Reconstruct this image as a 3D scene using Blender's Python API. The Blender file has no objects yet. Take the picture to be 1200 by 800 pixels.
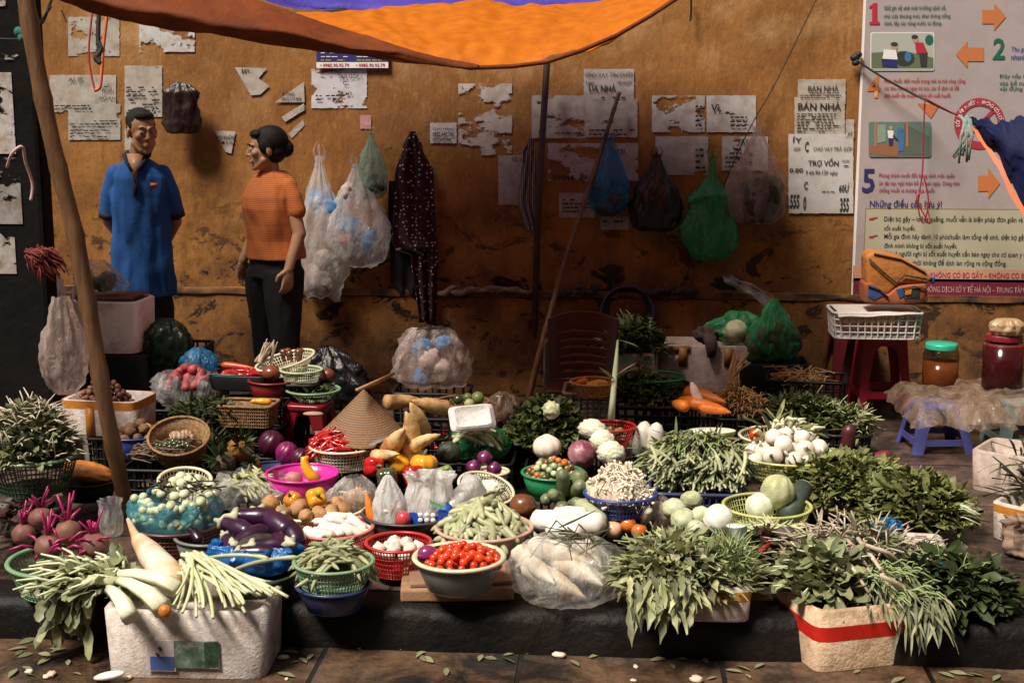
import bpy, math, random
from mathutils import Vector, Matrix, noise, Euler
R = random.Random(11)
U = R.uniform
V = Vector
SC = bpy.context.scene
COL = SC.collection
# ---------------------------------------------------------------- camera
FPX = 1667.0
PITCH = math.atan(295/FPX)
YAW = math.radians(4.5)
CH = 1.6
cd = bpy.data.cameras.new('camera'); cam = bpy.data.objects.new('camera', cd); COL.objects.link(cam)
cam.location = (0, 0, CH); cam.rotation_euler = (math.pi/2-PITCH, 0, YAW)
cd.sensor_width = 36; cd.lens = 36*FPX/1200; cd.clip_end = 500; cd.clip_start = .05
SC.camera = cam
# ---------------------------------------------------------------- light
EL = math.radians(57); AZ = math.radians(40)      # light travels away from the camera and to the right
w = bpy.data.worlds.new('World'); SC.world = w; w.use_nodes = True
nt = w.node_tree; bg = nt.nodes['Background']
sk = nt.nodes.new('ShaderNodeTexSky'); sk.sky_type = 'NISHITA'; sk.sun_disc = False
sk.sun_elevation = EL; sk.sun_rotation = math.pi+AZ; sk.dust_density = 4; sk.air_density = 1.2
hs0 = nt.nodes.new('ShaderNodeHueSaturation'); hs0.inputs['Saturation'].default_value = .25; nt.links.new(sk.outputs[0], hs0.inputs['Color'])   # hazy, nearly white sky
nt.links.new(hs0.outputs[0], bg.inputs[0]); bg.inputs[1].default_value = .05
sl = bpy.data.lights.new('sun', 'SUN'); sl.energy = 5; sl.angle = math.radians(16); sl.color = (1, .92, .80)
sun = bpy.data.objects.new('sun', sl); COL.objects.link(sun)
ld = V((math.sin(AZ)*math.cos(EL), math.cos(AZ)*math.cos(EL), -math.sin(EL)))
sun.rotation_euler = ld.to_track_quat('-Z', 'Y').to_euler()
SC.view_settings.view_transform = 'Standard'; SC.view_settings.look = 'None'
SC.view_settings.exposure = .22; SC.view_settings.gamma = 1
SC.render.resolution_x = 1024; SC.render.resolution_y = 682
# ---------------------------------------------------------------- photo pixel -> place
FW = V((-math.sin(YAW)*math.cos(PITCH), math.cos(YAW)*math.cos(PITCH), -math.sin(PITCH)))
RT = V((math.cos(YAW), math.sin(YAW), 0)); UP = RT.cross(FW)
CAM = V((0, 0, CH))
def ray(px, py): return FW + RT*((px-600)/FPX) + UP*((400-py)/FPX)
def W(px, py, z=0):
    r = ray(px, py); return CAM + r*((z-CH)/r.z)
def WY(px, py, Y):
    r = ray(px, py); return CAM + r*(Y/r.y)
def WD(px, py, d): return CAM + ray(px, py)*d
def S(p): return (V(p)-CAM).dot(FW)/FPX       # metres per photo pixel there
YW = 7.40
# ---------------------------------------------------------------- mesh helpers
class MB:
    def __init__(s): s.v = []; s.f = []; s.a = []; s.mi = []
    def add(s, vs, fs, rnd=None, mi=0):
        o = len(s.v); s.v += [tuple(q) for q in vs]
        rnd = R.random() if rnd is None else rnd
        for f in fs:
            s.f.append(tuple(i+o for i in f)); s.a.append(rnd); s.mi.append(mi)
    def box(s, c, d, M=None, mi=0, rnd=None):
        x, y, z = d[0]/2, d[1]/2, d[2]/2
        vs = [V((i*x, j*y, k*z)) for i in (-1, 1) for j in (-1, 1) for k in (-1, 1)]
        if M is not None: vs = [M @ q for q in vs]
        vs = [q+V(c) for q in vs]
        s.add(vs, [(0, 1, 3, 2), (4, 6, 7, 5), (0, 4, 5, 1), (2, 3, 7, 6), (0, 2, 6, 4), (1, 5, 7, 3)], rnd, mi)
    def lathe(s, prof, n=32, c=(0, 0, 0), fn=None, sy=1, mi=0, rnd=None):
        vs = []
        for k, (r, z) in enumerate(prof):
            for i in range(n):
                a = 2*math.pi*i/n; rr, zz = (fn(r, z, a, k) if fn else (r, z))
                vs.append((c[0]+rr*math.cos(a), c[1]+rr*math.sin(a)*sy, c[2]+zz))
        fs = [(k*n+i, k*n+(i+1) % n, (k+1)*n+(i+1) % n, (k+1)*n+i) for k in range(len(prof)-1) for i in range(n)]
        if prof[0][0] > 1e-4 and prof[0] != prof[-1] and fn is None and prof[0][1] == 0: fs.append(tuple(range(n-1, -1, -1)))
        s.add(vs, fs, rnd, mi)
    def tube(s, pts, rs, n=8, cap=True, flat=1, mi=0, rnd=None, fn=None):
        pts = [V(p) for p in pts]
        if not hasattr(rs, '__len__'): rs = [rs]*len(pts)
        vs = []; up = None
        for k, p in enumerate(pts):
            t = (pts[min(k+1, len(pts)-1)]-pts[max(k-1, 0)]).normalized()
            if up is None:
                up = V((0, 0, 1)) if abs(t.z) < .9 else V((1, 0, 0))
            x = up.cross(t)
            if x.length < 1e-5: x = V((1, 0, 0))
            x.normalize(); y = t.cross(x); up = y
            for i in range(n):
                a = 2*math.pi*i/n; q = fn(k, a) if fn else 1
                vs.append(p+x*math.cos(a)*rs[k]*q+y*math.sin(a)*rs[k]*flat*q)
        fs = [(k*n+i, k*n+(i+1) % n, (k+1)*n+(i+1) % n, (k+1)*n+i) for k in range(len(pts)-1) for i in range(n)]
        if cap: fs += [tuple(range(n-1, -1, -1)), tuple(range((len(pts)-1)*n, len(pts)*n))]
        s.add(vs, fs, rnd, mi)
    def ball(s, c, r, nu=16, nv=10, fn=None, M=None, mi=0, rnd=None):
        if not hasattr(r, '__len__'): r = (r, r, r)
        vs = []
        for k in range(nv+1):
            ph = math.pi*k/nv
            for i in range(nu):
                a = 2*math.pi*i/nu
                d = V((math.sin(ph)*math.cos(a), math.sin(ph)*math.sin(a), math.cos(ph)))
                q = fn(d, a, ph) if fn else 1
                p = V((d.x*r[0]*q, d.y*r[1]*q, d.z*r[2]*q))
                if M is not None: p = M @ p
                vs.append(p+V(c))
        fs = [(k*nu+i, (k+1)*nu+i, (k+1)*nu+(i+1) % nu, k*nu+(i+1) % nu) for k in range(nv) for i in range(nu)]
        s.add(vs, fs, rnd, mi)
    def leaf(s, b, d, L, w, bend=.4, fold=.25, shp=(.12, .75, 1, .7, .05), mi=0, rnd=None, wav=0):
        d = V(d).normalized(); b = V(b)
        sd = d.cross(V((U(-.5, .5), U(-.5, .5), 1)))
        if sd.length < .05: sd = V((1, 0, 0))
        sd.normalize(); vs = []; p = b.copy(); n = len(shp); st = L/(n-1)
        for k in range(n):
            nn = sd.cross(d).normalized(); ww = shp[k]*w/2
            o = U(-wav, wav)*w
            vs += [p-sd*ww+nn*(fold*ww+o), p.copy(), p+sd*ww+nn*(fold*ww-o)]
            d = (d+V((0, 0, -bend/n))).normalized(); p = p+d*st
        fs = []
        for k in range(n-1):
            a = k*3; fs += [(a, a+1, a+4, a+3), (a+1, a+2, a+5, a+4)]
        s.add(vs, fs, rnd, mi)
    def grid(s, fn, nu, nv, mi=0, rnd=0, keep=None):
        vs = [fn(i/nu, j/nv) for j in range(nv+1) for i in range(nu+1)]
        fs = [(j*(nu+1)+i, j*(nu+1)+i+1, (j+1)*(nu+1)+i+1, (j+1)*(nu+1)+i) for j in range(nv) for i in range(nu) if keep is None or keep((i+.5)/nu, (j+.5)/nv)]
        s.add(vs, fs, rnd, mi)
def mesh(name, mb, mats, smooth=True):
    me = bpy.data.meshes.new(name); me.from_pydata(mb.v, [], mb.f)
    for m in (mats if isinstance(mats, (list, tuple)) else [mats]): me.materials.append(m)
    me.polygons.foreach_set('material_index', mb.mi)
    me.polygons.foreach_set('use_smooth', [smooth]*len(mb.f))
    at = me.attributes.new('rnd', 'FLOAT', 'FACE'); at.data.foreach_set('value', mb.a)
    me.update(); return me
def obj(name, mb, mats, parent=None, loc=(0, 0, 0), rot=(0, 0, 0), smooth=True, bevel=0, solid=0, sub=0):
    me = mb if isinstance(mb, bpy.types.Mesh) else mesh(name, mb, mats, smooth)
    o = bpy.data.objects.new(name, me); COL.objects.link(o); o.location = loc; o.rotation_euler = rot
    if parent is not None: o.parent = parent
    if solid:
        m = o.modifiers.new('s', 'SOLIDIFY'); m.thickness = solid; m.offset = 0
    if bevel:
        m = o.modifiers.new('b', 'BEVEL'); m.width = bevel; m.segments = 2; m.limit_method = 'ANGLE'
    if sub:
        m = o.modifiers.new('u', 'SUBSURF'); m.levels = sub; m.render_levels = sub
    return o
def tag(o, label, cat, group=None, kind=None):
    if label: o['label'] = label
    if cat: o['category'] = cat
    if group: o['group'] = group
    if kind: o['kind'] = kind
    return o
def T(name, label, cat, loc=(0, 0, 0), rz=0, group=None, rot=None):
    o = bpy.data.objects.new(name, None); COL.objects.link(o); o.location = loc
    o.rotation_euler = rot if rot else (0, 0, rz); o.empty_display_size = .05
    return tag(o, label, cat, group)
def dup(src, loc, rot=(0, 0, 0), sc=1, label=None, group=None):
    def cp(a, par):
        c = a.copy(); COL.objects.link(c)
        if par is not None: c.parent = par
        for ch in a.children: cp(ch, c)
        return c
    o = cp(src, None); o.location = loc; o.rotation_euler = rot
    o.scale = (sc, sc, sc) if not hasattr(sc, '__len__') else sc
    if label: o['label'] = label
    if group: o['group'] = group
    return o
# ---------------------------------------------------------------- materials
def M(name, c1, c2=None, sc=12, rough=.6, bump=.0, bsc=None, rnd=.0, spec=.5, leafy=0, dirt=None, dsc=4, dth=(.5, .7), trl=0, coat=0, wave=None, hue=0, metal=0, stretch=None):
    m = bpy.data.materials.new(name); m.use_nodes = True; n = m.node_tree.nodes; l = m.node_tree.links
    b = n['Principled BSDF']; b.inputs['Roughness'].default_value = rough
    b.inputs['Specular IOR Level'].default_value = spec; b.inputs['Metallic'].default_value = metal
    if coat: b.inputs['Coat Weight'].default_value = coat; b.inputs['Coat Roughness'].default_value = .15
    tc = n.new('ShaderNodeTexCoord'); oi = n.new('ShaderNodeObjectInfo')
    va = n.new('ShaderNodeVectorMath'); va.operation = 'ADD'
    ms = n.new('ShaderNodeMath'); ms.operation = 'MULTIPLY'; ms.inputs[1].default_value = 37
    l.new(oi.outputs['Random'], ms.inputs[0]); l.new(tc.outputs['Object'], va.inputs[0]); l.new(ms.outputs[0], va.inputs[1])
    vec = va.outputs[0]
    if stretch:
        mp = n.new('ShaderNodeMapping'); mp.inputs['Scale'].default_value = stretch; l.new(vec, mp.inputs[0]); vec = mp.outputs[0]
    def nz(scale, det=5, r=.6):
        q = n.new('ShaderNodeTexNoise'); q.inputs['Scale'].default_value = scale; q.inputs['Detail'].default_value = det
        q.inputs['Roughness'].default_value = r; l.new(vec, q.inputs['Vector']); return q.outputs[0]
    def ramp(src, a, bb):
        q = n.new('ShaderNodeMapRange'); q.inputs[1].default_value = a; q.inputs[2].default_value = bb; l.new(src, q.inputs[0]); return q.outputs[0]
    def mix(f, a, bb, bl='MIX'):
        q = n.new('ShaderNodeMix'); q.data_type = 'RGBA'; q.blend_type = bl
        if hasattr(f, 'links'): l.new(f, q.inputs[0])
        else: q.inputs[0].default_value = f
        for s_, x in ((6, a), (7, bb)):
            if hasattr(x, 'links'): l.new(x, q.inputs[s_])
            else: q.inputs[s_].default_value = (*x, 1)
        return q.outputs[2]
    col = c1
    if c2 is not None:
        if wave:
            wv = n.new('ShaderNodeTexWave'); wv.bands_direction = wave[0]; wv.inputs['Scale'].default_value = wave[1]
            wv.inputs['Distortion'].default_value = wave[2]; wv.inputs['Detail Scale'].default_value = 2
            l.new(tc.outputs['Object'], wv.inputs[0]); f = ramp(wv.outputs['Fac'], .3, .7)
        else: f = ramp(nz(sc), .35, .65)
        col = mix(f, c1, c2)
    if dirt is not None: col = mix(ramp(nz(dsc, 8, .7), *dth), col, dirt)
    if rnd or leafy or hue:
        h = n.new('ShaderNodeHueSaturation')
        if hasattr(col, 'links'): l.new(col, h.inputs['Color'])
        else: h.inputs['Color'].default_value = (*col, 1)
        q = n.new('ShaderNodeMapRange'); amt = max(rnd, leafy)
        q.inputs[3].default_value = 1-amt; q.inputs[4].default_value = 1+amt
        if leafy:
            at = n.new('ShaderNodeAttribute'); at.attribute_name = 'rnd'; l.new(at.outputs['Fac'], q.inputs[0])
        else: l.new(oi.outputs['Random'], q.inputs[0])
        l.new(q.outputs[0], h.inputs['Value'])
        if leafy:
            q2 = n.new('ShaderNodeMapRange'); q2.inputs[3].default_value = .475; q2.inputs[4].default_value = .52
            mm = n.new('ShaderNodeMath'); mm.operation = 'FRACT'; m7 = n.new('ShaderNodeMath'); m7.operation = 'MULTIPLY'; m7.inputs[1].default_value = 7.3
            l.new(at.outputs['Fac'], m7.inputs[0]); l.new(m7.outputs[0], mm.inputs[0]); l.new(mm.outputs[0], q2.inputs[0]); l.new(q2.outputs[0], h.inputs['Hue'])
        col = h.outputs[0]
    if hasattr(col, 'links'): l.new(col, b.inputs['Base Color'])
    else: b.inputs['Base Color'].default_value = (*col, 1)
    if bump:
        bp = n.new('ShaderNodeBump'); bp.inputs['Strength'].default_value = bump; bp.inputs['Distance'].default_value = .01
        l.new(nz(bsc or sc*3), bp.inputs['Height']); l.new(bp.outputs[0], b.inputs['Normal'])
    if trl:
        t = n.new('ShaderNodeBsdfTranslucent'); mx = n.new('ShaderNodeMixShader'); mx.inputs[0].default_value = trl
        if hasattr(col, 'links'): l.new(col, t.inputs[0])
        else: t.inputs[0].default_value = (*col, 1)
        l.new(b.outputs[0], mx.inputs[1]); l.new(t.outputs[0], mx.inputs[2]); l.new(mx.outputs[0], n['Material Output'].inputs[0])
    return m
def film(name, col, tr=.5, rough=.13, bsc=28, bump=.9, wr=.25, sc2=9):
    """thin plastic film: partly clear, milky where the film is doubled"""
    m = bpy.data.materials.new(name); m.use_nodes = True; n = m.node_tree.nodes; l = m.node_tree.links
    b = n['Principled BSDF']; b.inputs['Roughness'].default_value = rough; b.inputs['Base Color'].default_value = (*col, 1)
    b.inputs['Specular IOR Level'].default_value = .8
    tc = n.new('ShaderNodeTexCoord')
    mpz = n.new('ShaderNodeMapping'); mpz.inputs['Scale'].default_value = (1, 1, .38); mpz.inputs['Rotation'].default_value = (.2, .3, 0); l.new(tc.outputs['Object'], mpz.inputs[0])
    q = n.new('ShaderNodeTexNoise'); q.inputs['Scale'].default_value = bsc; q.inputs['Detail'].default_value = 4; q.inputs['Distortion'].default_value = 1.2
    l.new(mpz.outputs[0], q.inputs[0])
    a = n.new('ShaderNodeMath'); a.operation = 'SUBTRACT'; a.inputs[1].default_value = .5; l.new(q.outputs[0], a.inputs[0])
    ab = n.new('ShaderNodeMath'); ab.operation = 'ABSOLUTE'; l.new(a.outputs[0], ab.inputs[0])
    bp = n.new('ShaderNodeBump'); bp.inputs['Strength'].default_value = bump; bp.inputs['Distance'].default_value = .02; bp.invert = True
    l.new(ab.outputs[0], bp.inputs['Height']); l.new(bp.outputs[0], b.inputs['Normal'])
    q2 = n.new('ShaderNodeTexNoise'); q2.inputs['Scale'].default_value = sc2; q2.inputs['Detail'].default_value = 6; q2.inputs['Distortion'].default_value = 1
    l.new(mpz.outputs[0], q2.inputs[0])
    mr = n.new('ShaderNodeMapRange'); mr.inputs[1].default_value = .35; mr.inputs[2].default_value = .65
    mr.inputs[3].default_value = max(0, tr-wr); mr.inputs[4].default_value = min(.97, tr+wr); l.new(q2.outputs[0], mr.inputs[0])
    t = n.new('ShaderNodeBsdfTransparent'); t.inputs[0].default_value = (*[min(1, .75+.3*c) for c in col], 1)
    tl = n.new('ShaderNodeBsdfTranslucent'); tl.inputs[0].default_value = (*col, 1)
    m0 = n.new('ShaderNodeMixShader'); m0.inputs[0].default_value = .4; l.new(b.outputs[0], m0.inputs[1]); l.new(tl.outputs[0], m0.inputs[2])
    mx = n.new('ShaderNodeMixShader'); l.new(mr.outputs[0], mx.inputs[0]); l.new(m0.outputs[0], mx.inputs[1]); l.new(t.outputs[0], mx.inputs[2])
    l.new(mx.outputs[0], n['Material Output'].inputs[0]); return m
def text_mesh(s, bold=0, name='text'):
    c = bpy.data.curves.new(name, 'FONT'); c.body = s; c.fill_mode = 'FRONT'; c.offset = bold*.38; c.resolution_u = 2
    o = bpy.data.objects.new(name, c); COL.objects.link(o)
    bpy.context.view_layer.update()
    dg = bpy.context.evaluated_depsgraph_get(); me = bpy.data.meshes.new_from_object(o.evaluated_get(dg))
    COL.objects.unlink(o); bpy.data.objects.remove(o); bpy.data.curves.remove(c)
    return me
# ================================================================ SETTING
def cr(p, t):
    n = len(p)-1; x = min(max(t, 0), 1)*n; i = min(int(x), n-1); f = x-i
    a, b, c, d = p[max(i-1, 0)], p[i], p[i+1], p[min(i+2, n)]
    return .5*((2*b)+(c-a)*f+(2*a-5*b+4*c-d)*f*f+(3*b-a-3*c+d)*f*f*f)

def wallmat():
    m = bpy.data.materials.new('ochre_plaster'); m.use_nodes = True; n = m.node_tree.nodes; l = m.node_tree.links
    b = n['Principled BSDF']; b.inputs['Roughness'].default_value = .85; b.inputs['Specular IOR Level'].default_value = .25
    tc = n.new('ShaderNodeTexCoord'); co = tc.outputs['Object']
    def nz(s, st=None, det=8, r=.65, dist=0):
        q = n.new('ShaderNodeTexNoise'); q.inputs['Scale'].default_value = s; q.inputs['Detail'].default_value = det
        q.inputs['Roughness'].default_value = r; q.inputs['Distortion'].default_value = dist
        if st:
            mp = n.new('ShaderNodeMapping'); mp.inputs['Scale'].default_value = st; l.new(co, mp.inputs[0]); l.new(mp.outputs[0], q.inputs[0])
        else: l.new(co, q.inputs[0])
        return q.outputs[0]
    def mr(src, a, bb, c=0, d=1):
        q = n.new('ShaderNodeMapRange'); q.inputs[1].default_value = a; q.inputs[2].default_value = bb; q.inputs[3].default_value = c; q.inputs[4].default_value = d
        l.new(src, q.inputs[0]); return q.outputs[0]
    def mix(f, a, bb):
        q = n.new('ShaderNodeMix'); q.data_type = 'RGBA'; l.new(f, q.inputs[0])
        for s_, x in ((6, a), (7, bb)):
            if hasattr(x, 'links'): l.new(x, q.inputs[s_])
            else: q.inputs[s_].default_value = (*x, 1)
        return q.outputs[2]
    def mul(a, bb):
        q = n.new('ShaderNodeMath'); q.operation = 'MULTIPLY'; l.new(a, q.inputs[0])
        if hasattr(bb, 'links'): l.new(bb, q.inputs[1])
        else: q.inputs[1].default_value = bb
        return q.outputs[0]
    sx = n.new('ShaderNodeSeparateXYZ'); l.new(co, sx.inputs[0]); Z = sx.outputs[2]
    c = mix(mr(nz(1.6), .35, .65), (.36, .160, .042), (.23, .095, .026))
    c = mix(mul(mr(nz(1.1, (3, 3, 3)), .45, .7), mr(Z, 1.2, 1.9)), c, (.50, .29, .13))       # paler patches towards the top
    c = mix(mul(mr(nz(7, (2.2, 1, .5), 10, .75), .5, .66), .7), c, (.20, .075, .015))                   # streaks
    c = mix(mul(mr(nz(60, (1, 1, .3), 3), .55, .75), .4), c, (.58, .28, .07))
    c = mix(mul(mr(nz(3.5, None, 10, .75), .46, .64), mr(Z, 1.6, .5, .2, .95)), c, (.10, .042, .016))  # dark brown blotches, stronger low down
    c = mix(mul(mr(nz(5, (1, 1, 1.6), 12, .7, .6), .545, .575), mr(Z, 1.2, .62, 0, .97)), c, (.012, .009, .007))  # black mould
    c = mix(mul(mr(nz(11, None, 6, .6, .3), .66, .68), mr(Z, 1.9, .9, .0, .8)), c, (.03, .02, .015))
    c = mix(mul(mr(nz(2.6, None, 10, .7), .36, .60), mr(Z, .75, .25, 0, .85)), c, (.055, .026, .013))    # shade along the foot, put into the colour
    l.new(c, b.inputs['Base Color'])
    bp = n.new('ShaderNodeBump'); bp.inputs['Strength'].default_value = .35; bp.inputs['Distance'].default_value = .02
    l.new(nz(22, (1, 1, .6)), bp.inputs['Height']); l.new(bp.outputs[0], b.inputs['Normal'])
    return m
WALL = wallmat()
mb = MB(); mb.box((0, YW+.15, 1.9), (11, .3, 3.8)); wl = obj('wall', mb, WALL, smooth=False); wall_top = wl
tag(wl, 'weathered ochre plaster wall covered with torn paper notices behind the stall', 'wall')
zm = WY(600, 342, YW).z
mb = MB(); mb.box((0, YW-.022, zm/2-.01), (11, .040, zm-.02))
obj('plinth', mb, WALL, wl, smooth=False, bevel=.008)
mb = MB()
mb.grid(lambda u, v: V((-5+10*u, YW-.05-.01*noise.noise(V((u*60, v*3, 0))), zm-.02+.03*v+.006*noise.noise(V((u*40, 0, v))))), 200, 2)
mb.grid(lambda u, v: V((-5+10*u, YW-.05+.05*v, zm+.01+.006*noise.noise(V((u*40, 0, 1))))), 200, 1)
obj('ledge', mb, M('ledge_dirt', (.24, .10, .03), (.03, .02, .012), 9, .9, .3), wl)
# sidewalk paving with joints
def pavemat(name, a, bcol, tile, wet=.35, off=(0, 0)):
    m = bpy.data.materials.new(name); m.use_nodes = True; n = m.node_tree.nodes; l = m.node_tree.links
    b = n['Principled BSDF']; tc = n.new('ShaderNodeTexCoord'); co = tc.outputs['Object']
    mp = n.new('ShaderNodeMapping'); mp.inputs['Location'].default_value = (off[0], off[1], 0); l.new(co, mp.inputs[0])
    br = n.new('ShaderNodeTexBrick'); br.offset = 0.0; br.inputs['Scale'].default_value = 1
    br.inputs['Brick Width'].default_value = tile[0]; br.inputs['Row Height'].default_value = tile[1]; br.inputs['Mortar Size'].default_value = .009; br.inputs['Mortar Smooth'].default_value = .4
    br.inputs['Color1'].default_value = (*a, 1); br.inputs['Color2'].default_value = (*bcol, 1); br.inputs['Mortar'].default_value = (.008, .006, .005, 1)
    l.new(mp.outputs[0], br.inputs[0])
    q = n.new('ShaderNodeTexNoise'); q.inputs['Scale'].default_value = 7; q.inputs['Detail'].default_value = 12; q.inputs['Roughness'].default_value = .75; l.new(co, q.inputs[0])
    r = n.new('ShaderNodeMapRange'); r.inputs[1].default_value = .35; r.inputs[2].default_value = .65; r.inputs[3].default_value = .25; r.inputs[4].default_value = 1.9; l.new(q.outputs[0], r.inputs[0])
    gm_ = n.new('ShaderNodeTexNoise'); gm_.inputs['Scale'].default_value = 3.2; gm_.inputs['Detail'].default_value = 12; gm_.inputs['Roughness'].default_value = .72; gm_.inputs['Distortion'].default_value = .5; l.new(co, gm_.inputs[0])
    g2 = n.new('ShaderNodeMapRange'); g2.inputs[1].default_value = .46; g2.inputs[2].default_value = .60; l.new(gm_.outputs[0], g2.inputs[0])
    gx = n.new('ShaderNodeMix'); gx.data_type = 'RGBA'; gx.inputs[7].default_value = (.012, .008, .006, 1); l.new(g2.outputs[0], gx.inputs[0]); l.new(br.outputs[0], gx.inputs[6])
    hs = n.new('ShaderNodeHueSaturation'); l.new(gx.outputs[2], hs.inputs['Color']); l.new(r.outputs[0], hs.inputs['Value']); l.new(hs.outputs[0], b.inputs['Base Color'])
    r2 = n.new('ShaderNodeMapRange'); r2.inputs[1].default_value = .3; r2.inputs[2].default_value = .7; r2.inputs[3].default_value = wet; r2.inputs[4].default_value = .85
    q3 = n.new('ShaderNodeTexNoise'); q3.inputs['Scale'].default_value = 2.2; q3.inputs['Detail'].default_value = 8; l.new(co, q3.inputs[0]); l.new(q3.outputs[0], r2.inputs[0]); l.new(r2.outputs[0], b.inputs['Roughness'])
    q4 = n.new('ShaderNodeTexNoise'); q4.inputs['Scale'].default_value = 26; q4.inputs['Detail'].default_value = 8; l.new(co, q4.inputs[0])
    ad = n.new('ShaderNodeMath'); ad.operation = 'MULTIPLY_ADD'; ad.inputs[1].default_value = 1.1; l.new(q4.outputs[0], ad.inputs[0]); 
    iv = n.new('ShaderNodeMath'); iv.operation = 'MULTIPLY'; iv.inputs[1].default_value = -1.2; l.new(br.outputs['Fac'], iv.inputs[0]); l.new(iv.outputs[0], ad.inputs[2])
    bp = n.new('ShaderNodeBump'); bp.inputs['Strength'].default_value = .7; bp.inputs['Distance'].default_value = .012; l.new(ad.outputs[0], bp.inputs['Height']); l.new(bp.outputs[0], b.inputs['Normal'])
    return m
YK = W(600, 716, 0).y                        # front of the kerb
KH = .14
PAVE = pavemat('pavement_slabs', (.065, .038, .027), (.085, .052, .036), (.62, .62), .22, (.12, .1))
mb = MB(); mb.grid(lambda u, v: V((-12+24*u, YK+.16+(YW+.1-YK-.16)*v, 0)), 1, 1); tag(obj('sidewalk', mb, PAVE), None, None, None, 'structure')
mb = MB()
prof = [(0, -KH-.02), (0.0, -.045), (.012, -.018), (.035, -.003), (.16, -.001)]
nx = 300
mb.add([(-12+24*i/nx, YK+p[0]+.010*noise.noise(V((i*.7, p[1]*9, 0)))+.03*(i % 9 == 4)*(p[1] > -.1), p[1]+.007*noise.noise(V((i*.9, p[0]*9, 3)))) for p in prof for i in range(nx+1)],
       [(k*(nx+1)+i, k*(nx+1)+i+1, (k+1)*(nx+1)+i+1, (k+1)*(nx+1)+i) for k in range(len(prof)-1) for i in range(nx)])
tag(obj('kerb', mb, M('kerb_stone', (.012, .008, .006), (.004, .003, .003), 5, .55, .9, 22, spec=.2)), None, None, None, 'structure')
mb = MB(); mb.grid(lambda u, v: V((-40+80*u, -40+(YK+40.3)*v, -KH)), 1, 1)
tag(obj('road', mb, pavemat('road_slabs', (.085, .046, .024), (.105, .060, .034), (.62, 1.1), .12, (.30, -.16))), None, None, None, 'structure')
# ---------------------------------------------------------------- paper and print
INK = M('ink', (.02, .02, .022), rough=.8)
def cm(name, c, rough=.7): return M(name, c, rough=rough)
BLU = cm('print_blue', (.02, .04, .30)); RED = cm('print_red', (.45, .02, .04)); GRN = cm('print_green', (.01, .12, .07)); ORG = cm('print_orange', (.55, .17, .05))
WHT = cm('print_white', (.8, .78, .75)); MAR = cm('print_maroon', (.16, .012, .03)); NAV = cm('print_navy', (.02, .02, .13)); CRM = cm('print_cream', (.44, .40, .28))
def wtext(s, x0, y0, x1, y1, mat, parent, bold=.02, Y=YW-.012, name='lettering', rotz=0):
    """lettering that fills the given photo box, standing on the wall plane Y"""
    me = text_mesh(s, bold); me.name = name
    if not len(me.vertices): return None
    xs = [v.co.x for v in me.vertices]; ys = [v.co.y for v in me.vertices]
    a = WY(x0, y1, Y); c = WY(x1, y0, Y); w_ = max(xs)-min(xs); h_ = max(ys)-min(ys)
    for v in me.vertices:
        X = a.x+(v.co.x-min(xs))/w_*(c.x-a.x); Z = a.z+(v.co.y-min(ys))/h_*(c.z-a.z)
        v.co = (X, Y, Z)
    me.materials.clear(); me.materials.append(mat)
    o = bpy.data.objects.new(name, me); COL.objects.link(o); o.parent = parent
    return o
def dashes(x0, y0, x1, y1, rows, mat, parent, Y=YW-.012, name='small_print', fill=.8):
    mb = MB()
    for k in range(rows):
        yy = y0+(y1-y0)*(k+.5)/rows; hh = (y1-y0)/rows*.42; x = x0; xe = x0+(x1-x0)*U(.8, 1)
        while x < xe:
            wd = U(2, 7)
            if R.random() < fill:
                a = WY(x, yy+hh/2, Y); c = WY(min(x+wd, xe), yy-hh/2*U(.6, 1), Y)
                mb.add([(a.x, Y, a.z), (c.x, Y, a.z), (c.x, Y, c.z), (a.x, Y, c.z)], [(0, 1, 2, 3)])
            x += wd+U(.8, 1.8)
    return obj(name, mb, mat, parent)
def papermat(name, c, torn, seed, dirt=.5):
    m = bpy.data.materials.new(name); m.use_nodes = True; n = m.node_tree.nodes; l = m.node_tree.links
    b = n['Principled BSDF']; b.inputs['Roughness'].default_value = .8
    tc = n.new('ShaderNodeTexCoord'); mp = n.new('ShaderNodeMapping'); mp.inputs['Location'].default_value = (seed*3.1, 0, seed*1.7); l.new(tc.outputs['Object'], mp.inputs[0])
    def nz(s, st=(1, 1, 1), d=10, r=.7):
        q = n.new('ShaderNodeTexNoise'); q.inputs['Scale'].default_value = s; q.inputs['Detail'].default_value = d; q.inputs['Roughness'].default_value = r
        m2 = n.new('ShaderNodeMapping'); m2.inputs['Scale'].default_value = st; l.new(mp.outputs[0], m2.inputs[0]); l.new(m2.outputs[0], q.inputs[0]); return q.outputs[0]
    mr = n.new('ShaderNodeMapRange'); mr.inputs[1].default_value = .42; mr.inputs[2].default_value = .62; l.new(nz(14), mr.inputs[0])
    mx = n.new('ShaderNodeMix'); mx.data_type = 'RGBA'; l.new(mr.outputs[0], mx.inputs[0]); mx.inputs[6].default_value = (*c, 1)
    mx.inputs[7].default_value = (c[0]*(1-dirt*.45), c[1]*(1-dirt*.6), c[2]*(1-dirt*.75), 1); l.new(mx.outputs[2], b.inputs['Base Color'])
    if torn > 0:
        r2 = n.new('ShaderNodeMapRange'); r2.inputs[1].default_value = torn-.015; r2.inputs[2].default_value = torn+.015; l.new(nz(6.5, (1, 1, 1.7), 10, .62), r2.inputs[0])
        t = n.new('ShaderNodeBsdfTransparent'); ms = n.new('ShaderNodeMixShader'); l.new(r2.outputs[0], ms.inputs[0])
        l.new(b.outputs[0], ms.inputs[2]); l.new(t.outputs[0], ms.inputs[1]); l.new(ms.outputs[0], n['Material Output'].inputs[0])
    return m
PN = [0]
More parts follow.
